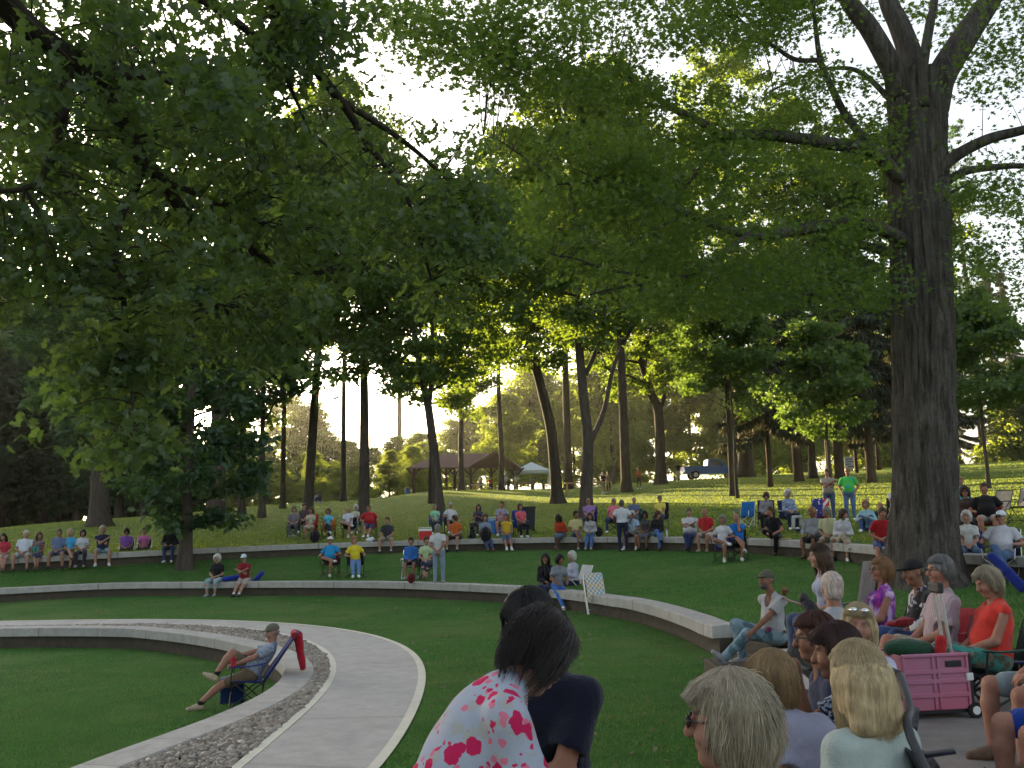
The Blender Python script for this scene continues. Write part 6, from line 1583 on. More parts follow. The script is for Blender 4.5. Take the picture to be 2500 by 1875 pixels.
# ---- slope behind the far wall, left of centre
CH(716, 1311, 8, 'grey-haired person in a grey top wearing neon green shoes', ccol=(.04,.04,.05), clabel='dark camp chair under the person with neon green shoes', shirt=(.22,.21,.24), bottom='trousers', bcol=(.12,.13,.16), hair='full', hcol='darkgrey', shoe='g', lean=.1)
CH(742, 1300, 5, 'dark-haired person leaning behind the woman in cream', ccol=(.05,.02,.02), clabel='dark red camp chair of the person behind the woman in cream', shirt=(.08,.06,.07), hair='short', hcol='dark', bottom='trousers', bcol=(.05,.05,.06))
CH(757, 1316, 6, 'woman in a cream blouse with bare legs in a red chair', ccol=(.50,.03,.03), clabel='red high-backed camp chair under the woman in cream', ck=dict(back=.6), sex='f', shirt=(.50,.48,.36), bottom='skirt', bcol=(.4,.37,.28), hair='full', hcol='brown', shoe='b', skin='m')
backpack(surf(769, 1325, 'hill'), 0.3, (.02,.018,.022), 'black backpack on the grass between the cream blouse and the sky-blue top', 1.3)
CH(801, 1316, 4, 'woman in a sky-blue top and dark trousers in an orange chair', ccol=(.55,.20,.02), clabel='orange-backed camp chair under the woman in sky blue', sex='f', shirt=(.12,.48,.68), bottom='trousers', bcol=(.02,.025,.05), hair='full', hcol='brown', legs='crossed', shoe='w', skin='m')
CH(851, 1313, 4, 'bald man in a white shirt and dark shorts, ankle over knee, on the slope', ccol=(.02,.02,.025), clabel='black camp chair under the bald man in the white shirt', shirt=(.62,.64,.72), bottom='shorts', bcol=(.03,.03,.035), hair='fringe', hcol='grey', legs='ankle', shoe='w', fat=.2, sock=(.6,.6,.6))
CH(866, 1302, 2, 'white-haired woman peeping over the shoulder of the bald man in white', ccol=(.05,.05,.05), clabel='dark camp chair of the white-haired woman behind the bald man', sex='f', shirt=(.50,.48,.36), bottom='trousers', bcol=(.2,.2,.2), hair='curly', hcol='white')
CH(902, 1311, 5, 'big man in a red shirt and navy shorts in a red chair', ccol=(.42,.03,.03), clabel='dark red camp chair under the big man in red', shirt=(.44,.025,.03), fat=.6, h=1.82, bottom='shorts', bcol=(.04,.05,.12), hair='short', hcol='brown', hands='rest', legs='out', skin='r', shoe='w')
p_, n_ = wall_pt('w3', 908); blob('plastic_bag', [('e', (0, 0, .07), (.17, .13, .09)), ('e', (.08, .02, .11), (.08, .08, .07))], .018, mat('white_film', (.62,.64,.70), .5, .08, 9), p_ + n_ * .2, .4, 'crumpled white plastic bag lying on the far wall', 'bag', .012)
mb = MB(); mb.box((0, 0, .03), (.55, .24, .05), bev=.015); q_ = p_ + n_ * .16; o = mb.build('folded_blanket', cloth_mat((.03,.03,.06)), loc=(q_[0] + .38, q_[1], q_[2])); tag(o, 'dark folded blanket next to the white plastic bag on the far wall', 'blanket')
W('w3', 952, 10, 'man in a dark grey T-shirt, khaki shorts and white socks hunched on the far wall', shirt=(.055,.055,.065), bottom='shorts', bcol=(.38,.34,.27), hair='short', hcol='brown', hands='knees', lean=.25, legs='apart', shoe='d', sock=(.62,.62,.62))
# ---- middle lawn
W('w2', 540, -4, 'elderly woman with white curls in a black T-shirt and pale blue capris', sex='f', shirt=(.018,.016,.022), bottom='capri', bcol=(.36,.50,.56), hair='curly', hcol='white', shoe='g', sit=.43, head=(.25,0,0), vox=.022)
W('w2', 606, 4, 'man in a dark red shirt and light cap with folded arms', shirt=(.26,.02,.035), bottom='shorts', bcol=(.44,.38,.33), hair='short', hcol='grey', hands='crossed', cap=((.50,.62,.68), 'cap'), glasses='sun', legs='out', shoe='d', sock=(.6,.6,.6), fat=.2, vox=.022)
p_, n_ = wall_pt('w2', 566); long_bag(p_ + n_ * .35 + (-.1, 0, .08), (1, .15, .12), .62, .085, (.02,.045,.35), 'dark blue chair bag lying on the wall between the couple')
p_, n_ = wall_pt('w2', 606); q_ = surf(598, 1450, 'low'); long_bag(q_ + (0, 0, .07), p_ + n_ * .12 + (.62, 0, .30) - q_, 1.02, .085, (.015,.05,.52), 'bright blue chair bag leaning on the wall right of the man in dark red')
CH(806, 1407, 6, 'man in a white hat and bright blue T-shirt with one leg over the other', which='mid', ccol=(.16,.02,.05), clabel='maroon camp chair under the man in the white hat', shirt=(.02,.30,.62), bottom='shorts', bcol=(.02,.02,.03), hair='short', hcol='grey', cap=((.62,.6,.52), 'hat'), legs='ankle', fat=.4, hands='rest', skin='r', vox=.022, shoe='w', group='people in chairs on the middle lawn', glasses='sun')
CH(868, 1408, 14, 'woman in a yellow T-shirt and blue jeans stretched out in a black chair', which='mid', ccol=(.025,.022,.022), clabel='black camp chair under the woman in the yellow T-shirt', sex='f', shirt=(.72,.58,.03), bottom='jeans', bcol=(.13,.24,.46), hair='full', hcol='redblond', legs='out', hands='rest', shoe='w', vox=.022, group='people in chairs on the middle lawn', fat=.2)
CH(1003, 1413, 10, 'dark-haired boy in a blue zip jacket and shorts', which='mid', ccol=(.16,.07,.05), clabel='brown folding chair under the boy in the blue jacket', web=True, ck=dict(plain=True, cols=((.12,.05,.04),) * 3), shirt=(.04,.16,.50), sleeve='long', bottom='shorts', bcol=(.03,.03,.06), hair='short', hcol='dark', skin='m', lean=.05, vox=.022, shoe='g', h=1.62, group='people in chairs on the middle lawn')
CH(1042, 1414, 12, 'woman in a pale green polo and dark capris beside the boy', which='mid', ccol=(.03,.03,.05), clabel='dark camp chair under the woman in the pale green polo', sex='f', shirt=(.46,.58,.34), bottom='capri', bcol=(.03,.04,.08), hair='short', hcol='brown', hands='lap', legs='ankles', vox=.022, shoe='b', group='people in chairs on the middle lawn', lean=-.12)
backpack(surf(1004, 1424, 'mid'), .5, (.22,.015,.02), 'dark red bag on the grass at the feet of the boy', .75)
p = surf(1072, 1424, 'mid'); person('man in a white T-shirt and jeans standing with hands clasped behind his back', p, face_to(p, (p[0] + 1.5, p[1] + 10)), 'stand', h=1.66, shirt=(.60,.60,.62), bottom='jeans', bcol=(.25,.32,.42), hair='short', hcol='grey', hands='back', lean=.02, vox=.022, shoe='g', fat=.15, roll=-.05, skin='r')
# ---- slope behind the far wall, centre
CH(1064, 1304, 6, 'older short-haired woman in a mint T-shirt in a blue chair', ccol=(.03,.08,.26), clabel='blue camp chair under the woman in mint', sex='f', shirt=(.26,.58,.40), bottom='trousers', bcol=(.03,.04,.06), hair='short', hcol='grey', skin='r')
p_, n_ = wall_pt('w3', 1034); q_ = p_ - n_ * .15; cooler((q_[0], q_[1], q_[2]), .2, M_REDP, M_WHITEP, 'red and white picnic cooler standing on the grass above the far wall', .48, .34, .42)
CH(1101, 1302, 12, 'man in a grey cap and a white T-shirt with red lettering', ccol=(.05,.05,.055), clabel='dark camp chair under the man in the grey cap', shirt=(.58,.58,.62), bottom='shorts', bcol=(.03,.035,.04), hair='short', hcol='grey', cap=((.30,.30,.31), 'cap'), hands='rest', skin='r', shoe='w')
W('w3', 1122, -10, 'man in an orange T-shirt and black shorts looking over his shoulder', shirt=(.55,.13,.025), fat=.3, bottom='shorts', bcol=(.02,.02,.022), hair='short', hcol='brown', head=(-.9,0,0), legs='apart', shoe='d', sock=(.55,.55,.55), lean=.2, hands='lap')
CH(1168, 1308, -8, 'long-haired dark woman in a dark top holding a small black dog', ccol=(.05,.03,.04), clabel='dark camp chair of the woman holding the dog', sex='f', shirt=(.05,.04,.07), bottom='trousers', bcol=(.06,.05,.05), hair='long', hcol='dark', skin='m', hands='front')
W('w3', 1193, 34, 'woman in a grey-blue T-shirt and jeans turned to chat on the far wall', sex='f', shirt=(.22,.29,.37), fat=.4, bottom='jeans', bcol=(.04,.06,.14), hair='full', hcol='brown', head=(.2,0,0), legs='out', shoe='b', lean=.05)
def dog(px, py):
    p, n = wall_pt('w3', px); p = p + n * .28; f = Field(); c = np.array
    f.ell(c((0, -.05, .20)), c((.10, .11, .19)), rotx(.25), .04); f.ell(c((0, .05, .24)), c((.085, .08, .12)), None, .05); f.cone(c((0, .04, .30)), c((0, .08, .42)), .06, .05, .04)
    f.ell(c((0, .10, .46)), c((.065, .075, .062)), None, .03); f.cone(c((0, .14, .44)), c((0, .225, .425)), .036, .024, .02)
    for q in (-1, 1):
        f.cone(c((q * .05, .09, .49)), c((q * .075, .06, .40)), .022, .016, .012); f.cone(c((q * .05, .09, .22)), c((q * .05, .13, .03)), .030, .020, .02); f.cone(c((q * .05, .13, .02)), c((q * .05, .17, .02)), .022, .018, .01)
        f.cone(c((q * .09, -.06, .13)), c((q * .11, .06, .09)), .065, .04, .03); f.cone(c((q * .11, .06, .08)), c((q * .10, .0, .03)), .03, .022, .02); f.cone(c((q * .10, .0, .02)), c((q * .10, .07, .02)), .022, .018, .01)
    f.cone(c((0, -.15, .06)), c((.10, -.24, .05)), .025, .012, .02)
    V, F = f.mesh(.014, noise=.004, nscale=60); o = obj('dog', mesh_np('dog', V, F), mat('black_fur', (.018,.016,.016), .8, .5, 25, .5), smooth=True, loc=tuple(p)); o.rotation_euler = (0, 0, face_to(p)); tag(o, 'small black dog sitting up on the far wall beside the woman in grey-blue', 'dog')
dog(1160, 1305)
backpack(surf(1186, 1322, 'hill') + (0, 0, .0), 0, (.02,.02,.025), 'black backpack on the grass behind the woman in grey-blue', 1.2)
p = surf(1210, 1303, 'hill'); cooler(p, .1, mat('blue_cooler', (.03,.16,.48), .5), mat('blue_cooler_lid', (.18,.36,.60), .5), 'big blue cooler on the slope behind the woman in grey-blue', .75, .4, .62)
CH(1226, 1308, 10, 'short-haired man in a light grey T-shirt and khaki shorts by the blue cooler', ccol=(.30,.03,.05), clabel='red-edged camp chair under the man in light grey', shirt=(.30,.35,.45), bottom='shorts', bcol=(.30,.26,.19), hair='short', hcol='brown', skin='r', fat=.3, lean=.1, sit=.45, spat=('speck', (.35,.08,.10), 3.2))
W('w3', 1243, 32, 'man in a yellow sleeveless shirt and denim shorts with big white sneakers', shirt=(.62,.40,.03), sleeve='sleeveless', bottom='shorts', bcol=(.07,.13,.24), hair='short', hcol='darkgrey', legs='out', shoe='w', sock=(.62,.62,.62), lean=.05, skin='m')
CH(1274, 1312, 34, 'woman in a coral T-shirt and black trousers seen from the side in a blue chair', ccol=(.02,.06,.28), clabel='blue camp chair under the woman in coral, before the black bin', ck=dict(back=.6), sex='f', shirt=(.62,.10,.14), bottom='trousers', bcol=(.015,.015,.018), hair='full', hcol='brown', fat=.4, skin='r', hands='lap')
W('w3', 1378, 0, 'woman in a red-orange top and denim skirt with long dark hair, head bowed', sex='f', shirt=(.50,.06,.025), sleeve='three', bottom='skirt', bcol=(.09,.13,.20), hair='long', hcol='dark', skin='d', head=(0,-.55,0), lean=.3, legs='ankles', shoe='b')
W('w3', 1414, 26, 'black-haired man in a pale yellow T-shirt and blue shorts on the far wall', shirt=(.62,.55,.26), bottom='shorts', bcol=(.09,.15,.34), hair='short', hcol='black', head=(.35,0,0), legs='crossed', skin='t', shoe='g', lean=.05)
W('w3', 1449, 18, 'brown-haired woman in a light grey top and slim blue jeans on the far wall', sex='f', shirt=(.42,.42,.43), sleeve='long', bottom='jeans', bcol=(.07,.14,.34), hair='long', hcol='dark', head=(.2,0,0), legs='out', skin='m', shoe='g')
p_, n_ = wall_pt('w3', 1464); backpack(p_ + n_ * .05, .3, (.018,.018,.02), 'black purse on the far wall beside the woman in the light grey top', .9, 'purse', 'purse')
CH(1441, 1297, 4, 'bald man with glasses in a lilac shirt in front of the forked trunk', ccol=(.02,.03,.16), clabel='navy camp chair under the man in lilac', ck=dict(back=.55), shirt=(.30,.17,.38), bottom='trousers', bcol=(.06,.06,.08), hair='fringe', hcol='grey', glasses=True, fat=.4, skin='r')
CH(1500, 1300, 6, 'man in a pink polo, glasses and dark jeans with white shoes', ccol=(.05,.05,.055), clabel='dark camp chair under the man in the pink polo', shirt=(.64,.16,.20), bottom='jeans', bcol=(.035,.05,.12), hair='short', hcol='grey', glasses=True, fat=.5, skin='r', shoe='w', legs='apart')
p = surf(1522, 1346, 'mid'); person('man in a white T-shirt and dark jeans standing with his back turned to us', p, face_to(p, (p[0] + 1.2, p[1] + 8)), 'stand', h=1.74, shirt=(.62,.63,.68), bottom='jeans', bcol=(.022,.03,.075), hair='short', hcol='darkgrey', hands='pocket', lean=.16, shoe='d', fat=.35, skin='m', hand_pos=((-.26,.22,.98),(.26,.22,.98)))
CH(1550, 1296, 0, 'bald man behind the man in the blue checked shirt', ccol=(.02,.08,.07), clabel='dark green camp chair of the bald man behind the checked shirt', shirt=(.10,.13,.22), hair='fringe', hcol='brown', bottom='trousers', bcol=(.1,.1,.12), skin='r')
W('w3', 1556, 12, 'white-haired man with glasses in a light blue checked shirt', shirt=(.26,.42,.66), spat=('plaid', (.45,.58,.75), 11), bottom='shorts', bcol=(.02,.02,.025), hair='short', hcol='white', glasses=True, legs='apart', hands='knees', sock=(.62,.62,.62), shoe='w', skin='m')
W('w3', 1588, 10, 'black-haired woman in a sleeveless grey dress on the far wall', sex='f', shirt=(.07,.075,.085), sleeve='sleeveless', bottom='skirt', bcol=(.09,.10,.13), hair='curly', hcol='black', head=(.4,0,0), skin='t', shoe='d')
W('w3', 1615, 22, 'auburn-haired woman in a black cardigan and jeans on the far wall', sex='f', shirt=(.018,.016,.018), sleeve='long', bottom='jeans', bcol=(.09,.17,.42), hair='full', hcol='auburn', head=(.3,-.2,0), legs='crossed', shoe='d', fat=.2)
CH(1614, 1291, 10, 'grey-haired woman with glasses in a yellow T-shirt in a black chair', ccol=(.02,.02,.022), clabel='black camp chair under the woman in yellow on the slope', ck=dict(back=.6), sex='f', shirt=(.66,.55,.10), bottom='trousers', bcol=(.08,.08,.1), hair='short', hcol='darkgrey', glasses=True, fat=.3)
p_, n_ = wall_pt('w3', 1635); bottle(p_ + n_ * .2, 'clear water bottle on the far wall beside the auburn-haired woman', h=.24)
# ---- right of centre
W('w3', 1697, 14, 'stout grey-haired man in a white T-shirt and jeans with folded arms', shirt=(.60,.60,.64), bottom='jeans', bcol=(.03,.045,.12), hair='short', hcol='darkgrey', hands='crossed', fat=.7, legs='ankles', shoe='d', vox=.022)
W('w3', 1738, 12, 'balding man in a red polo shirt on the far wall', shirt=(.46,.025,.03), bottom='shorts', bcol=(.45,.43,.42), hair='fringe', hcol='grey', hands='lap', skin='r', fat=.2, shoe='t', vox=.022)
CH(1768, 1372, 10, 'grey-haired woman all in white with an ankle on her knee', which='mid', ccol=(.03,.04,.34), clabel='blue camp chair under the woman all in white', sex='f', shirt=(.62,.62,.66), bottom='shorts', bcol=(.62,.62,.65), hair='full', hcol='grey', legs='ankle', hands='rest', sock=(.64,.64,.64), shoe='w', skin='m', vox=.022, group='people in chairs on the middle lawn')
CH(1803, 1368, 22, 'man in a vivid blue T-shirt resting his chin on his hand', which='mid', ccol=(.02,.02,.03), clabel='black camp chair under the man in vivid blue', shirt=(.02,.17,.58), bottom='shorts', bcol=(.02,.025,.06), hair='fringe', hcol='grey', hands='chin', skin='r', vox=.022, fat=.2, legs='crossed', group='people in chairs on the middle lawn', lean=-.05)
p = surf(1818, 1288, 'hill'); camp_chair(p, face_to(p) - .2, (.02,.15,.42), 'empty bright blue camp chair facing down the slope', tube=M_ALU, back=.5)
CH(1873, 1295, 8, 'brown-haired woman in a grey sweater looking down at her hands', ccol=(.018,.018,.02), clabel='black high-backed camp chair of the woman in the grey sweater', ck=dict(back=.6), sex='f', shirt=(.26,.26,.28), sleeve='long', bottom='trousers', bcol=(.014,.014,.016), hair='full', hcol='brown', head=(0,-.55,0), lean=.05, shoe='b', vox=.022)
CH(1930, 1293, 26, 'white-haired woman in a blue patterned shirt beside a draped white jacket', ccol=(.03,.04,.12), clabel='navy, red and white camp chair of the woman in the blue patterned shirt', ck=dict(back=.55, arm=(.5,.5,.5)), sex='f', shirt=(.15,.21,.38), spat=('speck', (.4,.45,.55), 20), sleeve='three', bottom='trousers', bcol=(.02,.025,.06), hair='curly', hcol='white', vox=.022, lean=.05)
p = surf(1948, 1298, 'hill'); blob('jacket', [('c', (-.14, 0, .45), (-.16, 0, .12), .05, .06), ('c', (-.14, 0, .47), (.14, 0, .47), .05, .05), ('c', (.14, 0, .45), (.16, .02, .20), .05, .05)], .02, cloth_mat((.46,.46,.44)), p, .3, 'white jacket hanging over the armrest next to the patterned shirt', 'jacket', .008)
W('w3', 1905, 24, 'man in black T-shirt and trousers with one ankle on his knee', shirt=(.016,.015,.017), bottom='trousers', bcol=(.012,.012,.014), hair='short', hcol='brown', legs='ankle', lean=.25, skin='r', shoe='d', vox=.022, h=1.8, hands='knees', head=(-.2,0,0))
p_, n_ = wall_pt('w3', 1921); mb = MB(); mb.box((0, 0, .02), (.5, .3, .03), bev=.012); o = mb.build('seat_pad', cloth_mat((.55,.40,.12)), loc=tuple(p_ + n_ * .24)); o.rotation_euler = (0, 0, -.5); tag(o, 'flat yellow seat pad on the far wall beside the man in black', 'cushion')
W('w3', 2007, 6, 'heavy woman in a grey sweater and long black skirt on the far wall', sex='f', shirt=(.27,.28,.31), sleeve='long', bottom='skirt', bcol=(.013,.013,.015), hair='full', hcol='redblond', fat=.9, hands='knees', skin='t', shoe='b', vox=.022, head=(-.2,0,0))
W('w3', 2041, 22, 'grey-haired man in a pale yellow shirt with his back half turned', shirt=(.58,.56,.34), bottom='shorts', bcol=(.50,.46,.34), hair='short', hcol='grey', skin='m', legs='down', shoe='d', vox=.022, lean=.2, head=(-.5,0,0))
W('w3', 2074, 30, 'brown-haired woman in a white cardigan and white sneakers holding a phone', sex='f', shirt=(.60,.60,.64), sleeve='long', bottom='capri', bcol=(.44,.38,.30), hair='full', hcol='brown', legs='crossed', shoe='w', vox=.022, lean=.28, hands='front', head=(.5,-.1,0))
# flag chair
g = NT('flag_cloth'); sp = g.n('SeparateXYZ'); g.l(g.tc.outputs['Object'], sp.inputs[0])
wv = g.n('TexWave', wave_type='BANDS', bands_direction='DIAGONAL', Scale=3.3); g.l(g.tc.outputs['Object'], wv.inputs[0])
stp = g.ramp(wv.outputs[1], [(.48, (.50,.02,.03)), (.52, (.62,.62,.62))]); vo = g.n('TexVoronoi', Scale=11); g.l(g.tc.outputs['Object'], vo.inputs[0])
blu = g.ramp(vo.outputs[0], [(.24, (.65,.65,.68)), (.30, (.025,.03,.17))]); mt = g.n('Math', operation='GREATER_THAN'); g.l(sp.outputs[0], mt.inputs[0]); mt.inputs[1].default_value = -.08
g.l(g.mix(mt.outputs[0], stp, blu), g.b.inputs['Base Color']); g.b.inputs['Roughness'].default_value = .9
p = surf(2008, 1292, 'hill'); camp_chair(p, face_to(p) + .3, (.5,.02,.03), 'empty camp chair with a white-starred navy and striped red back', mats=g.m, back=.56, seatcol=(.45,.02,.03))
p = surf(1972, 1298, 'hill'); mb = MB(); mb.box((0, 0, .05), (.75, .25, .10), bev=.04); o = mb.build('folded_bag', cloth_mat((.02,.025,.06)), loc=tuple(p)); tag(o, 'dark blue bag flat on the grass left of the flag chair', 'bag')
p = surf(2028, 1272, 'hill'); person('man in a tan T-shirt and jeans standing with folded arms', p, face_to(p) + .25, 'stand', h=1.80, shirt=(.40,.33,.29), bottom='jeans', bcol=(.10,.14,.24), hair='short', hcol='brown', hands='crossed', fat=.3, vox=.024, head=(-.3,-.1,0), skin='r')
p = surf(2078, 1272, 'hill'); person('man in a bright green T-shirt and blue jeans, hand in pocket, standing', p, face_to(p) + .15, 'stand', h=1.80, shirt=(.10,.62,.09), spat=('speck', (.06,.40,.30), 3.0), bottom='jeans', bcol=(.12,.20,.38), hair='short', hcol='redblond', hands='pocket', fat=.3, vox=.024, head=(.35,-.3,0), skin='r', lean=.05)
def GS(px, py, off, label, **k):
    p = surf(px, py, 'hill'); return person(label, p, face_to(p) + off * Z, 'ground', group=None, **k)
GS(2120, 1298, 10, 'blond woman in a light aqua cardigan and jeans sitting on the grass', sex='f', shirt=(.30,.52,.58), sleeve='long', bottom='jeans', bcol=(.05,.09,.22), hair='full', hcol='redblond', shoe='w', vox=.022, hand_pos=((-.12,.42,.40),(.14,.42,.38)))
GS(2160, 1288, 30, 'bald man in a brown shirt and khaki shorts leaning back on the grass', shirt=(.045,.03,.028), bottom='shorts', bcol=(.36,.28,.21), hair='fringe', hcol='brown', lean=-.75, hands='prop', skin='r', vox=.022, sock=(.4,.38,.34), head=(0,-.5,0))
CH(2192, 1284, 10, 'person in a white shirt mostly hidden left of the great shaggy trunk', ccol=(.04,.04,.05), clabel='dark camp chair hidden behind the great shaggy trunk', shirt=(.6,.6,.63), hair='short', hcol='grey', vox=.024)
W('w3', 2172, 34, 'person in a red T-shirt and denim shorts cut off by the great shaggy trunk', shirt=(.44,.02,.025), bottom='shorts', bcol=(.06,.11,.27), hair='short', hcol='brown', vox=.022, lean=.35, legs='out', skin='r')
# ---- right of the great trunk
CH(2352, 1268, 24, 'blond woman in a teal blouse sitting upright right of the great trunk', ccol=(.02,.025,.04), clabel='dark navy camp chair under the woman in teal', ck=dict(back=.55), sex='f', shirt=(.10,.42,.50), sleeve='three', bottom='trousers', bcol=(.04,.04,.05), hair='full', hcol='redblond', vox=.022, head=(.2,0,0), lean=-.05)
W('w3', 2318, 24, 'person in white half hidden by the right side of the great trunk', shirt=(.58,.58,.66), hair='short', hcol='grey', bottom='shorts', bcol=(.4,.38,.34), vox=.022, lean=.1)
CH(2368, 1322, 22, 'woman with dark red curls and sunglasses in a brown top', ccol=(.02,.04,.30), clabel='blue camp chair under the woman with dark red curls', sex='f', shirt=(.055,.03,.025), sleeve='long', bottom='trousers', bcol=(.04,.035,.035), hair='curly', hcol='darkred', glasses='sun', vox=.02, head=(.1,0,0), skin='m')
CH(2418, 1320, 16, 'broad man in a black polo right of the woman with dark red curls', ccol=(.4,.02,.03), clabel='red camp chair under the broad man in the black polo', shirt=(.014,.013,.014), fat=.5, bottom='shorts', bcol=(.38,.34,.30), hair='short', hcol='brown', head=(.35,0,0), vox=.02, hands='rest', skin='r')
def beige(px, py, label):
    p = surf(px, py, 'hill'); c = web_chair(p, face_to(p) - .35, label, plain=True, cols=((.40,.36,.30),) * 3, tube=M_BLKT, back=.52); return c
beige(2436, 1278, 'empty beige folding chair, the left one of two on the slope'); beige(2496, 1272, 'empty beige folding chair at the edge of the photograph')
CH(2372, 1402, 22, 'white-haired woman in a white blouse beside the man in the white cap', which='mid', ccol=(.03,.05,.20), clabel='blue camp chair under the woman in the white blouse', sex='f', shirt=(.60,.60,.57), bottom='jeans', bcol=(.09,.16,.28), hair='full', hcol='white', vox=.017, head=(.15,0,0), group=None)
CH(2452, 1418, 14, 'man in a white cap and white T-shirt with long jeans crossed', which='mid', ccol=(.018,.022,.06), clabel='dark navy camp chair with silver legs under the man in the white cap', ck=dict(tube=M_ALU, back=.52), shirt=(.60,.60,.66), bottom='jeans', bcol=(.08,.14,.27), hair='short', hcol='grey', cap=((.62,.66,.72), 'cap'), glasses='sun', vox=.016, legs='crossed', hands='rest', fat=.5, skin='r', group=None, lean=-.3)
p = surf(2498, 1450, 'mid'); long_bag(p + (0, 0, .1), (-.3, .4, .55), .7, .09, (.015,.03,.22), 'blue chair bag propped behind the man in the white cap')
# ---- trio at the end of the middle wall, empty chair
W('w2', 1352, 20, 'long-haired woman in a black top and dark jeans at the end of the trio', sex='f', shirt=(.014,.014,.02), sleeve='long', bottom='jeans', bcol=(.03,.04,.09), hair='long', hcol='dark', skin='t', hands='chin', vox=.02, sit=.43, head=(-.1,0,0), legs='ankles')
W('w2', 1378, 60, 'person with greying black hair turned away, in a grey shirt and vivid blue jeans', shirt=(.25,.27,.32), bottom='jeans', bcol=(.06,.17,.52), hair='full', hcol='black', skin='t', vox=.02, sit=.43, head=(.5,0,0), hands='knees', lean=.15, legs='out', sex='f')
p = surf(1404, 1470, 'low'); y_ = face_to(p, (-8, 20)); web_chair(p, y_, 'white-webbed aluminium lawn chair under the silver-haired woman', cols=((.60,.62,.60), (.56,.58,.57), (.5,.52,.52)), back=.55)
person('silver-haired woman in a pale lavender shirt and navy trousers in the white lawn chair', p, y_, 'chair', sex='f', shirt=(.46,.47,.60), sleeve='long', bottom='trousers', bcol=(.025,.03,.08), hair='full', hcol='white', vox=.018, sit=.40, hands='front', legs='down', lean=.05)
p = surf(1462, 1500, 'low'); web_chair(p, R(28), 'folded lawn chair with blue and tan woven squares leaning on the wall', fold=True, rx=-.22)
# ---- man reclining on the innermost lawn
p = surf(612, 1722, 'in'); yw = face_to(p, (p[0] - 5, p[1] - 1.2))
camp_chair(p + rotz(yw) @ np.array([0, .07, 0]), yw, (.012,.03,.24), 'blue high-backed camp chair in which the man in the cap reclines', back=.62, rec=.95, sit=.40, w=.58)
person('man in a dark cap reclining in the blue chair with one leg crossed', p, yw, 'chair', shirt=(.20,.25,.34), spat=('plaid', (.27,.31,.38), 14), bottom='shorts', bcol=(.17,.125,.075), hair='short', hcol='grey', cap=((.12,.115,.085), 'cap'), vox=.016, sit=.36, lean=-.66, legs='ankle', feet=((-.10,.72,.075),(-.14,.50,.47)), knee_pole={1: (.2,.05,1), -1: (0,.3,1)}, hand_pos=((-.22,.34,.58),(.10,.42,.66)), shoe='t', sock=(.012,.012,.012), skin='r', head=(0,-.42,0), fine=True)
d = rotz(yw) @ np.array([.05, -.62, 0]); q_ = p + d
blob('jacket', [('c', (-.16, 0, .98), (.16, 0, .98), .06, .06), ('c', (-.15, -.05, .95), (-.17, -.12, .52), .06, .05), ('c', (.12, -.05, .95), (.13, -.10, .60), .07, .05)], .018, cloth_mat((.40,.015,.03)), q_, yw, 'red jacket hung over the back of the reclining man', 'jacket', .008)
d = rotz(yw) @ np.array([-.30, .24, 0]); mb = MB(); mb.lathe([(.030, 0), (.043, .115), (.046, .118), (.043, .12), (.03, .02)], n=16); o = mb.build('party_cup', mat('red_cup', (.42,.02,.04), .4, .08, 10), loc=tuple(p + d + (0, 0, .61))); tag(o, 'red plastic cup on the armrest of the reclining man', 'cup')
d = rotz(yw) @ np.array([.36, .28, 0]); q_ = p + d; root = cooler(q_, yw, cloth_mat((.015,.035,.12)), cloth_mat((.02,.04,.14)), 'navy soft cooler on the innermost lawn beside the reclining man', .30, .34, .36)
mb = MB(); mb.box((0, .02, 0), (.16, .12, .01), bev=.004); o = mb.build('paper_napkin', M_WHITEP, loc=(q_[0], q_[1], q_[2] + .372)); tag(o, 'white paper napkin on the navy soft cooler', 'napkin')
# ---- far people on the crest
def FAR(px, py, Y, label, off=0, **k):
    p = at(px, py, Y); p[2] = float(hill(p[0], p[1])); k.setdefault('vox', .05); return person(label, p, face_to(p, (0, 0)) + off * Z, 'stand', group='people standing far off on the crest', **k)
FAR(1560, 1183, 76, 'person in an orange top standing right of the straight trunk on the crest', shirt=(.5,.14,.03), bottom='trousers', bcol=(.1,.09,.07), hcol='brown', hands='crossed')
FAR(1473, 1187, 75, 'person in dark shorts, left of the pair beside the sawhorses', shirt=(.03,.03,.035), bottom='shorts', bcol=(.3,.27,.2), hcol='dark', off=30, hands='front')
FAR(1486, 1188, 75, 'person in a tan top, right of the pair beside the sawhorses', shirt=(.28,.22,.16), bottom='trousers', bcol=(.04,.04,.05), hcol='dark', off=-30)
FAR(1656, 1170, 80, 'person in a dark top and white trousers at the tail of the blue pickup', shirt=(.05,.04,.04), bottom='trousers', bcol=(.5,.5,.5), hcol='dark')
FAR(1174, 1192, 99, 'person in grey beside the white table under the shelter gable', shirt=(.4,.42,.45), bottom='jeans', bcol=(.06,.08,.12), off=60)
FAR(1198, 1192, 101, 'person in a red shirt under the shelter gable', shirt=(.5,.05,.03), bottom='trousers', bcol=(.03,.03,.03))
FAR(1237, 1192, 97, 'person in a pale shirt and dark shorts right of the shelter gable', shirt=(.42,.42,.48), bottom='shorts', bcol=(.12,.12,.13), off=-40, h=1.8)
FAR(1260, 1192, 97, 'person in white and khaki left of the canopy tent', shirt=(.6,.6,.58), bottom='trousers', bcol=(.36,.32,.25), off=20)
FAR(1300, 1192, 100, 'person in white beneath the canopy tent', shirt=(.55,.55,.58), bottom='shorts', bcol=(.3,.3,.3))
def FARS(px, py, Y, label, col, off):
    p = at(px, py, Y); p[2] = float(hill(p[0], p[1])); y_ = face_to(p, (0, 0)) + off * Z; person(label, p, y_, 'ground', vox=.05, shirt=col, bottom='jeans', bcol=(.05,.06,.1), hcol='dark', group=None)
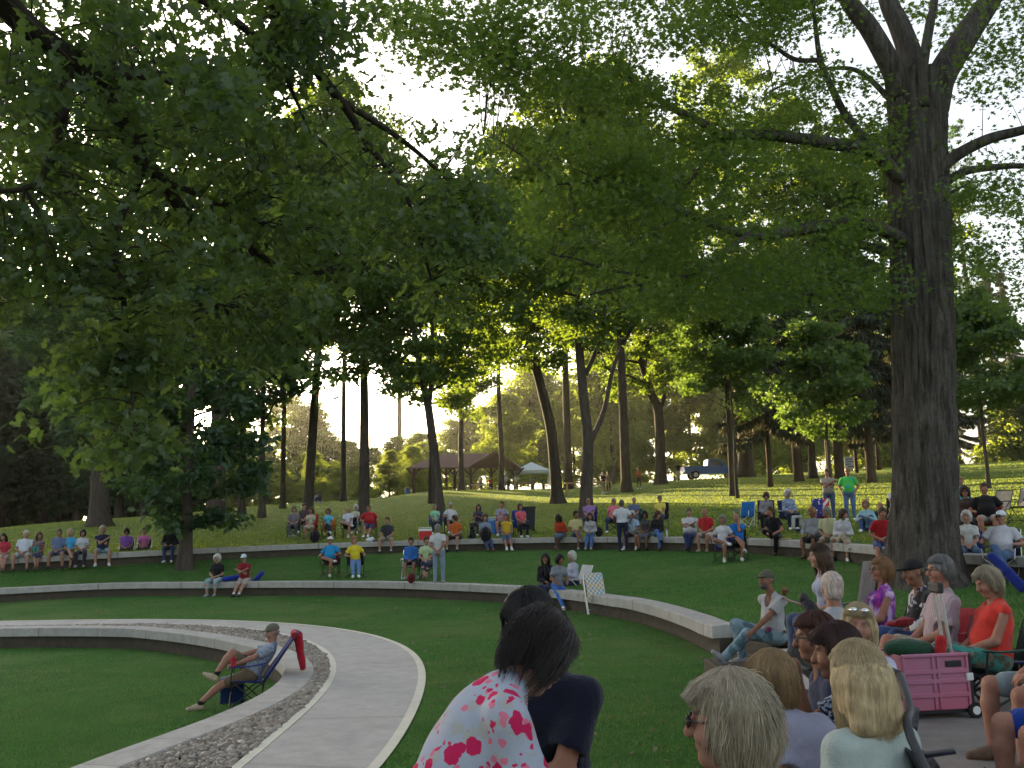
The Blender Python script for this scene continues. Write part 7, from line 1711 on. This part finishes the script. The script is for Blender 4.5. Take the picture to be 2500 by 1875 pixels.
FARS(772, 1226, 80, 'person in white sitting on the grass near the swept trunk, left one', (.55,.55,.58), 40); FARS(782, 1225, 80, 'person in dark grey sitting on the grass near the swept trunk, right one', (.10,.10,.12), -40)
# ================================================================== THE PEOPLE IN FRONT
def ydir(x, y): return math.atan2(-x, y)
NR = dict(fine=True, vox=.011)
def shades(root, d):
    H = d['H']; mb = MB()
    for q in (-1, 1): mb.ell(H(q * .034, .082, .105), (.024, .016, .018), 10, 6)
    mb.tube([H(-.075, .0, .095), H(-.055, .075, .105), H(.055, .075, .105), H(.075, .0, .095)], .005, 6); mb.build('sunglasses', M_CHROME, root, smooth=True)
def HD(px, py, Y, yaw, label, chair=None, clabel=None, lo=.20, hi=.50, cback=.16, pose='chair', zfix=None, **k):
    """a seated person placed so that the head is where the photograph shows it"""
    lean = k.setdefault('lean', -.1); h = k.setdefault('h', 1.70 if k.get('sex') != 'f' else 1.64); t = at(px, py, Y); r_ = head_rel(yaw, lean, k.get('head', (0, 0, 0)), h)
    sit = min(hi, max(lo, t[2] - r_[2] - .095)); p = np.array([t[0] - r_[0], t[1] - r_[1], 0])
    if chair is not None: camp_chair(p, yaw, chair, clabel, back=cback, sit=sit, w=.52)
    for q in ('hand_w', 'elbow_w'):
        if q in k:
            v = k.pop(q); Ai = np.linalg.inv(rotz(yaw))
            if q == 'hand_w': k['hand_pos'] = tuple(tuple(Ai @ (np.array(x[1:]) - p)) if x[0] == 'w' else x for x in v)
            else: k['elbow'] = v
    return person(label, p, yaw, 'chair', sit=sit, **k), p, sit
# man in the V-neck on the end of the block
p = at(1890, 1552, 12.45); hz = p[2]; p[2] = -.36; yw = ydir(-1, .0); Ai = np.linalg.inv(rotz(yw)); rl = lambda q: tuple(Ai @ (np.array(q) - p))
person('thin man in a grey V-neck shirt and faded jeans on the end of the block', p, yw, 'wall', sit=hz + .36 - .095, shirt=(.42,.42,.43), bottom='jeans', bcol=(.10,.17,.21), bpat=('floral', (.20,.28,.33), 5), hair='short', hcol='darkgrey', cap=((.085,.085,.062), 'cap'), skin='t', h=1.76, fine=True, vox=.013, neck=.05, lean=-.02, spine_yaw=.55,
       feet=(rl(at(1768, 1606, 12.35)), rl(at(1812, 1604, 12.6))), hand_pos=(rl(at(1818, 1562, 12.2)), rl(RA + RTOP + (.03, -.03, .06))), shoe='g', sock=(.6,.6,.6), head=(-.1,.0,.05), elbow={1: (.6,-.1,-.5), -1: (-.8,-.3,-.4)}, beard='darkgrey')
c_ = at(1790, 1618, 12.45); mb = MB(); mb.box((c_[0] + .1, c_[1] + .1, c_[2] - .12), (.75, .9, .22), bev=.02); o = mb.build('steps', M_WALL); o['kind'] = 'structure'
blob('waist_pack', [('c', (-.05, 0, 0), (.05, 0, 0), .035, .035)], .010, cloth_mat((.16,.025,.10)), at(1876, 1536, 12.25), yw, 'purple waist pack on the belt of the man in the V-neck shirt', 'bag')
blob('cloth_bundle', [('e', (0, 0, .07), (.12, .10, .09)), ('e', (.03, -.05, .04), (.12, .09, .05))], .014, cloth_mat((.10,.012,.025)), at(1905, 1568, 12.5), 0, 'dark maroon bundle beside the man in the V-neck shirt', 'bundle')
# woman with long dark hair behind the handrail, her chair
def SEAT(hx_, hy_, z, yaw, label, **k): return person(label, (hx_, hy_, z), yaw, 'chair', **k)
c_ = at(2012, 1405, 10.4); y_ = ydir(-1, .05)
camp_chair((c_[0] + .10, c_[1], 0.03), y_, (.12,.12,.13), 'tall grey striped chair behind the handrail, its back seen edge-on', back=.68, sit=.42, tube=M_BLKT)
SEAT(c_[0] + .08, c_[1], .03, y_, 'woman with long dark hair in a pale lavender shirt behind the handrail', sex='f', shirt=(.40,.42,.58), sleeve='short', bottom='jeans', bcol=(.08,.10,.18), hair='long', hcol='brown', fine=True, vox=.013, lean=.15, hands='lap', strands=900, sit=.40)
# bald man from behind, one boot up on the rail
y_ = ydir(.0, 1); ft_ = at(1966, 1466, 8.40)
t_ = at(2034, 1476, 7.7) - head_rel(y_, -.05, h=1.78); p = np.array([t_[0], t_[1], 0]); Ai = np.linalg.inv(rotz(y_)); st_ = max(.25, t_[2] - .095)
camp_chair(p, y_, (.02,.022,.03), 'low dark chair under the bald man with his boot on the handrail', back=.2, sit=st_)
person('bald man seen from behind with a black boot propped on the handrail', p, y_, 'chair', sit=st_, shirt=(.42,.42,.45), bottom='trousers', bcol=(.02,.02,.024), hair='short', hcol='pinkwhite', skin='r', fine=True, vox=.012, lean=-.05, feet=((-.25,.52,.08), tuple(Ai @ (ft_ - p))), shoe='d', h=1.78)
# the row along the pavement, facing the stage
row = [
 (2152, 1412, 10.1, dict(label='blond woman in a purple and magenta print blouse and sunglasses', sex='f', shirt=(.50,.06,.36), spat=('tie', (.16,.03,.30), 7, (.55,.40,.60)), sleeve='sleeveless', bottom='jeans', bcol=(.06,.11,.26), hair='full', hcol='redblond', glasses='sun', strands=900, skin='r', hands='lap', fat=.2), (.05,.05,.06), 'dark chair of the woman in the purple print blouse'),
 (2232, 1420, 9.3, dict(label='man in a black cap and black T-shirt with white lettering', shirt=(.014,.014,.017), spat=('speck', (.5,.5,.55), 5.5), bottom='jeans', bcol=(.05,.09,.22), hair='short', hcol='brown', cap=((.012,.012,.014), 'cap'), skin='t', lean=.12, hands='lap', fat=.2, head=(.1,-.1,.1)), (.40,.02,.03), 'red chair of the man in the black cap'),
 (2296, 1420, 8.6, dict(label='grey-haired man with glasses in a pink and white striped shirt', shirt=(.50,.40,.41), spat=('stripe', (.30,.22,.27), 11), bottom='shorts', bcol=(.36,.31,.22), hair='short', hcol='grey', glasses=True, skin='r', hands='lap', strands=700, h=1.82, legs='ankles', head=(0,-.08,0)), (.22,.015,.03), 'dark red chair of the man in the striped shirt'),
 (2412, 1440, 8.2, dict(label='woman in a bright red sleeveless top and flowered capris, head bowed, in the green chair', sex='f', shirt=(.68,.05,.035), sleeve='sleeveless', bottom='capri', bcol=(.10,.09,.065), bpat=('floral', (.04,.22,.19), 9, (.20,.15,.11)), hair='full', hcol='ash', skin='r', fat=.45, head=(.1,-.42,0), hands='lap', strands=1400, legs='down'), (.012,.05,.035), 'dark green camp chair under the woman in the bright red top')]
for px, py, Y, kw, cc, cl in row:
    kw = dict(kw); lab = kw.pop('label'); HD(px, py, Y, ydir(-1, .02), lab, cc, cl, cback=.40, lo=.30, **{**dict(fine=True, vox=.0115, lean=-.14, shoe='w'), **kw})
blob('bag', [('e', (0, 0, .0), (.15, .09, .035)), ('e', (.09, .02, .02), (.08, .07, .035)), ('c', (-.1, -.07, .03), (.10, -.08, .04), .014, .014)], .012, cloth_mat((.26,.02,.03)), at(2196, 1522, 9.05), .4, 'flat red bag on the lap of the man in the black cap', 'bag')
# blond woman turning round, her arm over the chair
HD(2096, 1528, 5.9, ydir(-.42, -.9), 'blond woman in a white T-shirt turning to look back, sunglasses on her hair', (.02,.022,.035), 'dark chair on whose back the turning blond woman hangs her elbow', sex='f', shirt=(.52,.53,.68), bottom='jeans', bcol=(.06,.09,.17), hair='long', hcol='blond', skin='r', lean=-.02, strands=2600, hand_w=(('w', *at(2125, 1618, 5.6)), (.1,.3,.6)), elbow_w={-1: (-.6,-.3,-.9)}, head=(.12,-.02,-.08), extra=shades, **NR)
# pair chatting in front of her
HD(1988, 1556, 5.2, ydir(-1, .1), 'man with short auburn hair and glasses in sharp profile', (.018,.02,.03), 'dark chair under the man in sharp profile', shirt=(.04,.045,.09), bottom='jeans', bcol=(.10,.17,.30), hair='short', hcol='auburn', glasses=True, skin='t', lean=.10, head=(0,-.05,0), strands=900, **NR)
HD(2040, 1592, 4.55, ydir(-1, .28), 'woman with dark red hair in a navy speckled blouse, raising her hand', (.018,.02,.03), 'low dark chair under the woman in the speckled blouse', sex='f', shirt=(.018,.028,.075), spat=('speck', (.33,.38,.46), 34), bottom='jeans', bcol=(.10,.19,.36), hair='full', hcol='darkred', skin='t', lean=.35, hand_w=((-.05,.35,.50), ('w', *at(1945, 1655, 4.62))), elbow_w={1: (.2,.2,-1)}, strands=2600, **NR)
# three women nearest on the right
HD(1882, 1662, 4.35, ydir(-.48, .88), 'woman with short golden hair in a lavender T-shirt, seen from behind', (.018,.02,.03), 'dark low-backed chair under the woman in the lavender T-shirt', sex='f', shirt=(.33,.33,.43), bottom='jeans', bcol=(.05,.07,.12), hair='full', hcol='golden', skin='r', lean=.74, fat=.35, head=(0,.30,0), strands=4200, **NR)
HD(2092, 1652, 3.75, ydir(-.35, .93), 'woman with long straight blond hair in a pale mint T-shirt, seen from behind', (.018,.02,.03), 'low dark chair under the woman with long straight hair', sex='f', shirt=(.46,.53,.50), bottom='jeans', bcol=(.06,.08,.13), hlen=.62, hair='long', hcol='blond', skin='r', lean=.12, fat=.15, strands=5200, **NR)
HD(1776, 1764, 2.62, ydir(-1, .32), 'woman with tousled platinum hair and sunglasses looking left, nearest the camera', (.018,.02,.03), 'dark chair under the platinum-haired woman', sex='f', shirt=(.012,.014,.018), bottom='jeans', bcol=(.05,.07,.12), hair='full', hcol='ash', skin='r', lean=.02, glasses='sun', strands=5200, **NR)
M_SLING = mat('sling_frame', (.05,.05,.055), .45, .2, 20, metal=.3)
# tall chair frame between the blond woman and the pavement
a = at(2205, 1640, 3.9); root = empty('sling_chair', (a[0] + .06, a[1] - .45, 0)); b_ = np.array(root.location)
for q in (0, 1):
    o_ = np.array([.02, .48, 0]) * q
    mb = MB(); mb.tube(spline([at(2198, 1648, 3.9) - b_ + o_, at(2222, 1730, 3.7) - b_ + o_, at(2246, 1850, 3.5) - b_ + o_, np.array([.10, -.25, .02]) + o_], 6), .017, 8); mb.build('side_rail', M_SLING, root, smooth=True)
mb = MB(); mb.tube([at(2198, 1648, 3.9) - b_, at(2198, 1648, 3.9) - b_ + (.02, .48, 0)], .017, 8); mb.build('top_rail', M_SLING, root, smooth=True)
P0, P1 = at(2246, 1850, 3.5) - b_, np.array([.09, -.22, .30])
P = np.array([[P0 + (P1 - P0) * t + np.array([.02, .48, 0]) * s_ for t in np.linspace(0, 1, 5)] for s_ in np.linspace(.02, .98, 5)]); mb = MB(); sheet(mb, P); mb.build('seat', cloth_mat((.02,.025,.055)), root)
tag(root, 'tall grey-framed sling chair right of the woman with long straight hair', 'chair')
# two people at the right edge, only legs showing
p = np.array([at(2375, 1650, 6.3)[0] + .62, 6.3, 0]); person('person with bare knees and grey-blue shorts at the lower right edge', p, ydir(-1, .05), 'chair', sit=.40, shirt=(.3,.3,.33), bottom='shorts', bcol=(.20,.25,.28), hair='short', hcol='grey', skin='r', fine=True, vox=.012, legs='apart', lean=-.2, fat=.3, shoe='b')
camp_chair(p + (.02, 0, 0), ydir(-1, .05), (.02,.03,.10), 'dark blue camp chair at the lower right edge, under the bare-kneed person', back=.5)
p = np.array([at(2400, 1740, 5.2)[0] + .60, 5.2, 0]); person('person in royal blue shorts at the bottom right corner', p, ydir(-1, .05), 'chair', sit=.38, shirt=(.02,.07,.30), bottom='shorts', bcol=(.012,.05,.30), hair='short', hcol='grey', skin='r', fine=True, vox=.012, lean=-.2, fat=.3, shoe='d', hand_pos=((-.28,.1,.62),(.28,.1,.62)))
camp_chair(p + (.04, 0, 0), ydir(-1, .05), (.012,.045,.30), 'royal blue camp chair in the bottom right corner', back=.5)
# woman in the flowered blouse, bending, and the person in navy facing her
def floral_mat():
    g = NT('flowered_cotton'); tc = g.tc.outputs['Object']; base = (.33, .36, .43)
    nz = g.n('TexNoise', Scale=30, Detail=3); g.l(tc, nz.inputs[0]); mxv = g.n('MixRGB') if False else None
    va = g.n('VectorMath', operation='MULTIPLY_ADD'); g.l(nz.outputs[1], va.inputs[0]); va.inputs[1].default_value = (.035, .035, .035); g.l(tc, va.inputs[2])
    def spots(scale, r, col, prev, seed, th=.45):
        v = g.n('TexVoronoi', Scale=scale * 2.0, Randomness=.9); mp = g.n('Mapping'); mp.inputs['Location'].default_value = (seed, seed * .7, seed * 1.3); g.l(va.outputs[0], mp.inputs[0]); g.l(mp.outputs[0], v.inputs[0])
        sp_ = g.n('SeparateColor'); g.l(v.outputs['Color'], sp_.inputs[0]); gt = g.n('Math', operation='GREATER_THAN'); g.l(sp_.outputs[0], gt.inputs[0]); gt.inputs[1].default_value = th
        f = g.ramp(v.outputs['Distance'], [(r, (1, 1, 1)), (r + .03, (0, 0, 0))]); mu = g.n('Math', operation='MULTIPLY'); g.l(f, mu.inputs[0]); g.l(gt.outputs[0], mu.inputs[1])
        return g.mix(mu.outputs[0], prev, col)
    c = spots(9, .40, (.34, .34, .33), base, 4.1, .4); c = spots(15, .36, (.55, .16, .24), c, 1.7, .5); c = spots(8.5, .42, (.46, .018, .085), c, .3, .42); c = spots(22, .30, (.50, .03, .10), c, 2.9, .72)
    g.l(c, g.b.inputs['Base Color']); g.b.inputs['Roughness'].default_value = .9; g.b.inputs['Specular IOR Level'].default_value = .12; g.bump(g.noise(12, 3, .6), .35, .02); return g.m
_MC[('cloth', (.52, .56, .64), None)] = floral_mat()
y_ = ydir(1, .22); r_ = head_rel(y_, .62, (.80, -.75, 0), 1.60, 'stand'); t_ = at(1318, 1592, 2.95); p = np.array([t_[0] - r_[0], t_[1] - r_[1], min(0, t_[2] - r_[2] - .93 * 1.60 / 1.72)])
person('woman in a white blouse with red flowers bending forward, dark hair', p, y_, 'stand', h=1.60, sex='f', shirt=(.52,.56,.64), bottom='trousers', bcol=(.03,.03,.05), hair='full', hcol='dark', skin='l', fat=.25, lean=.62, head=(.80,-.75,0), hand_pos=((-.2,.45,.70),(.22,.42,.62)), strands=6000, **NR)
y_ = ydir(-.35, -.95); r_ = head_rel(y_, .22, (.1, -.35, 0), 1.80, 'stand'); t_ = at(1292, 1535, 3.45); p = np.array([t_[0] - r_[0], t_[1] - r_[1], t_[2] - r_[2] - .93 * 1.8 / 1.72])
person('person with black hair in a navy T-shirt standing with folded arms', p, y_, 'stand', h=1.80, shirt=(.012,.014,.03), bottom='jeans', bcol=(.03,.04,.07), hair='short', hcol='black', skin='m', lean=.22, hand_pos=((.15,.25,1.20),(-.20,.22,1.16)), elbow={-1:(-1,.1,-.5),1:(1,.1,-.5)}, head=(.1,-.35,0), strands=1600, **NR)
# ================================================================== evening air
hz = MB(); hz.box((0, 0, 0), (2400, 2400, 130)); 
hm_ = bpy.data.materials.new('evening_air'); hm_.use_nodes = True; t_ = hm_.node_tree; t_.nodes.clear()
pv = t_.nodes.new('ShaderNodeVolumePrincipled'); pv.inputs['Color'].default_value = (1.0, .93, .82, 1); pv.inputs['Density'].default_value = 0.00014; pv.inputs['Anisotropy'].default_value = 0.75
o_ = t_.nodes.new('ShaderNodeOutputMaterial'); t_.links.new(pv.outputs[0], o_.inputs['Volume'])
o = hz.build('haze', hm_); o['kind'] = 'stuff'; o['label'] = 'thin evening haze glowing between the trees'
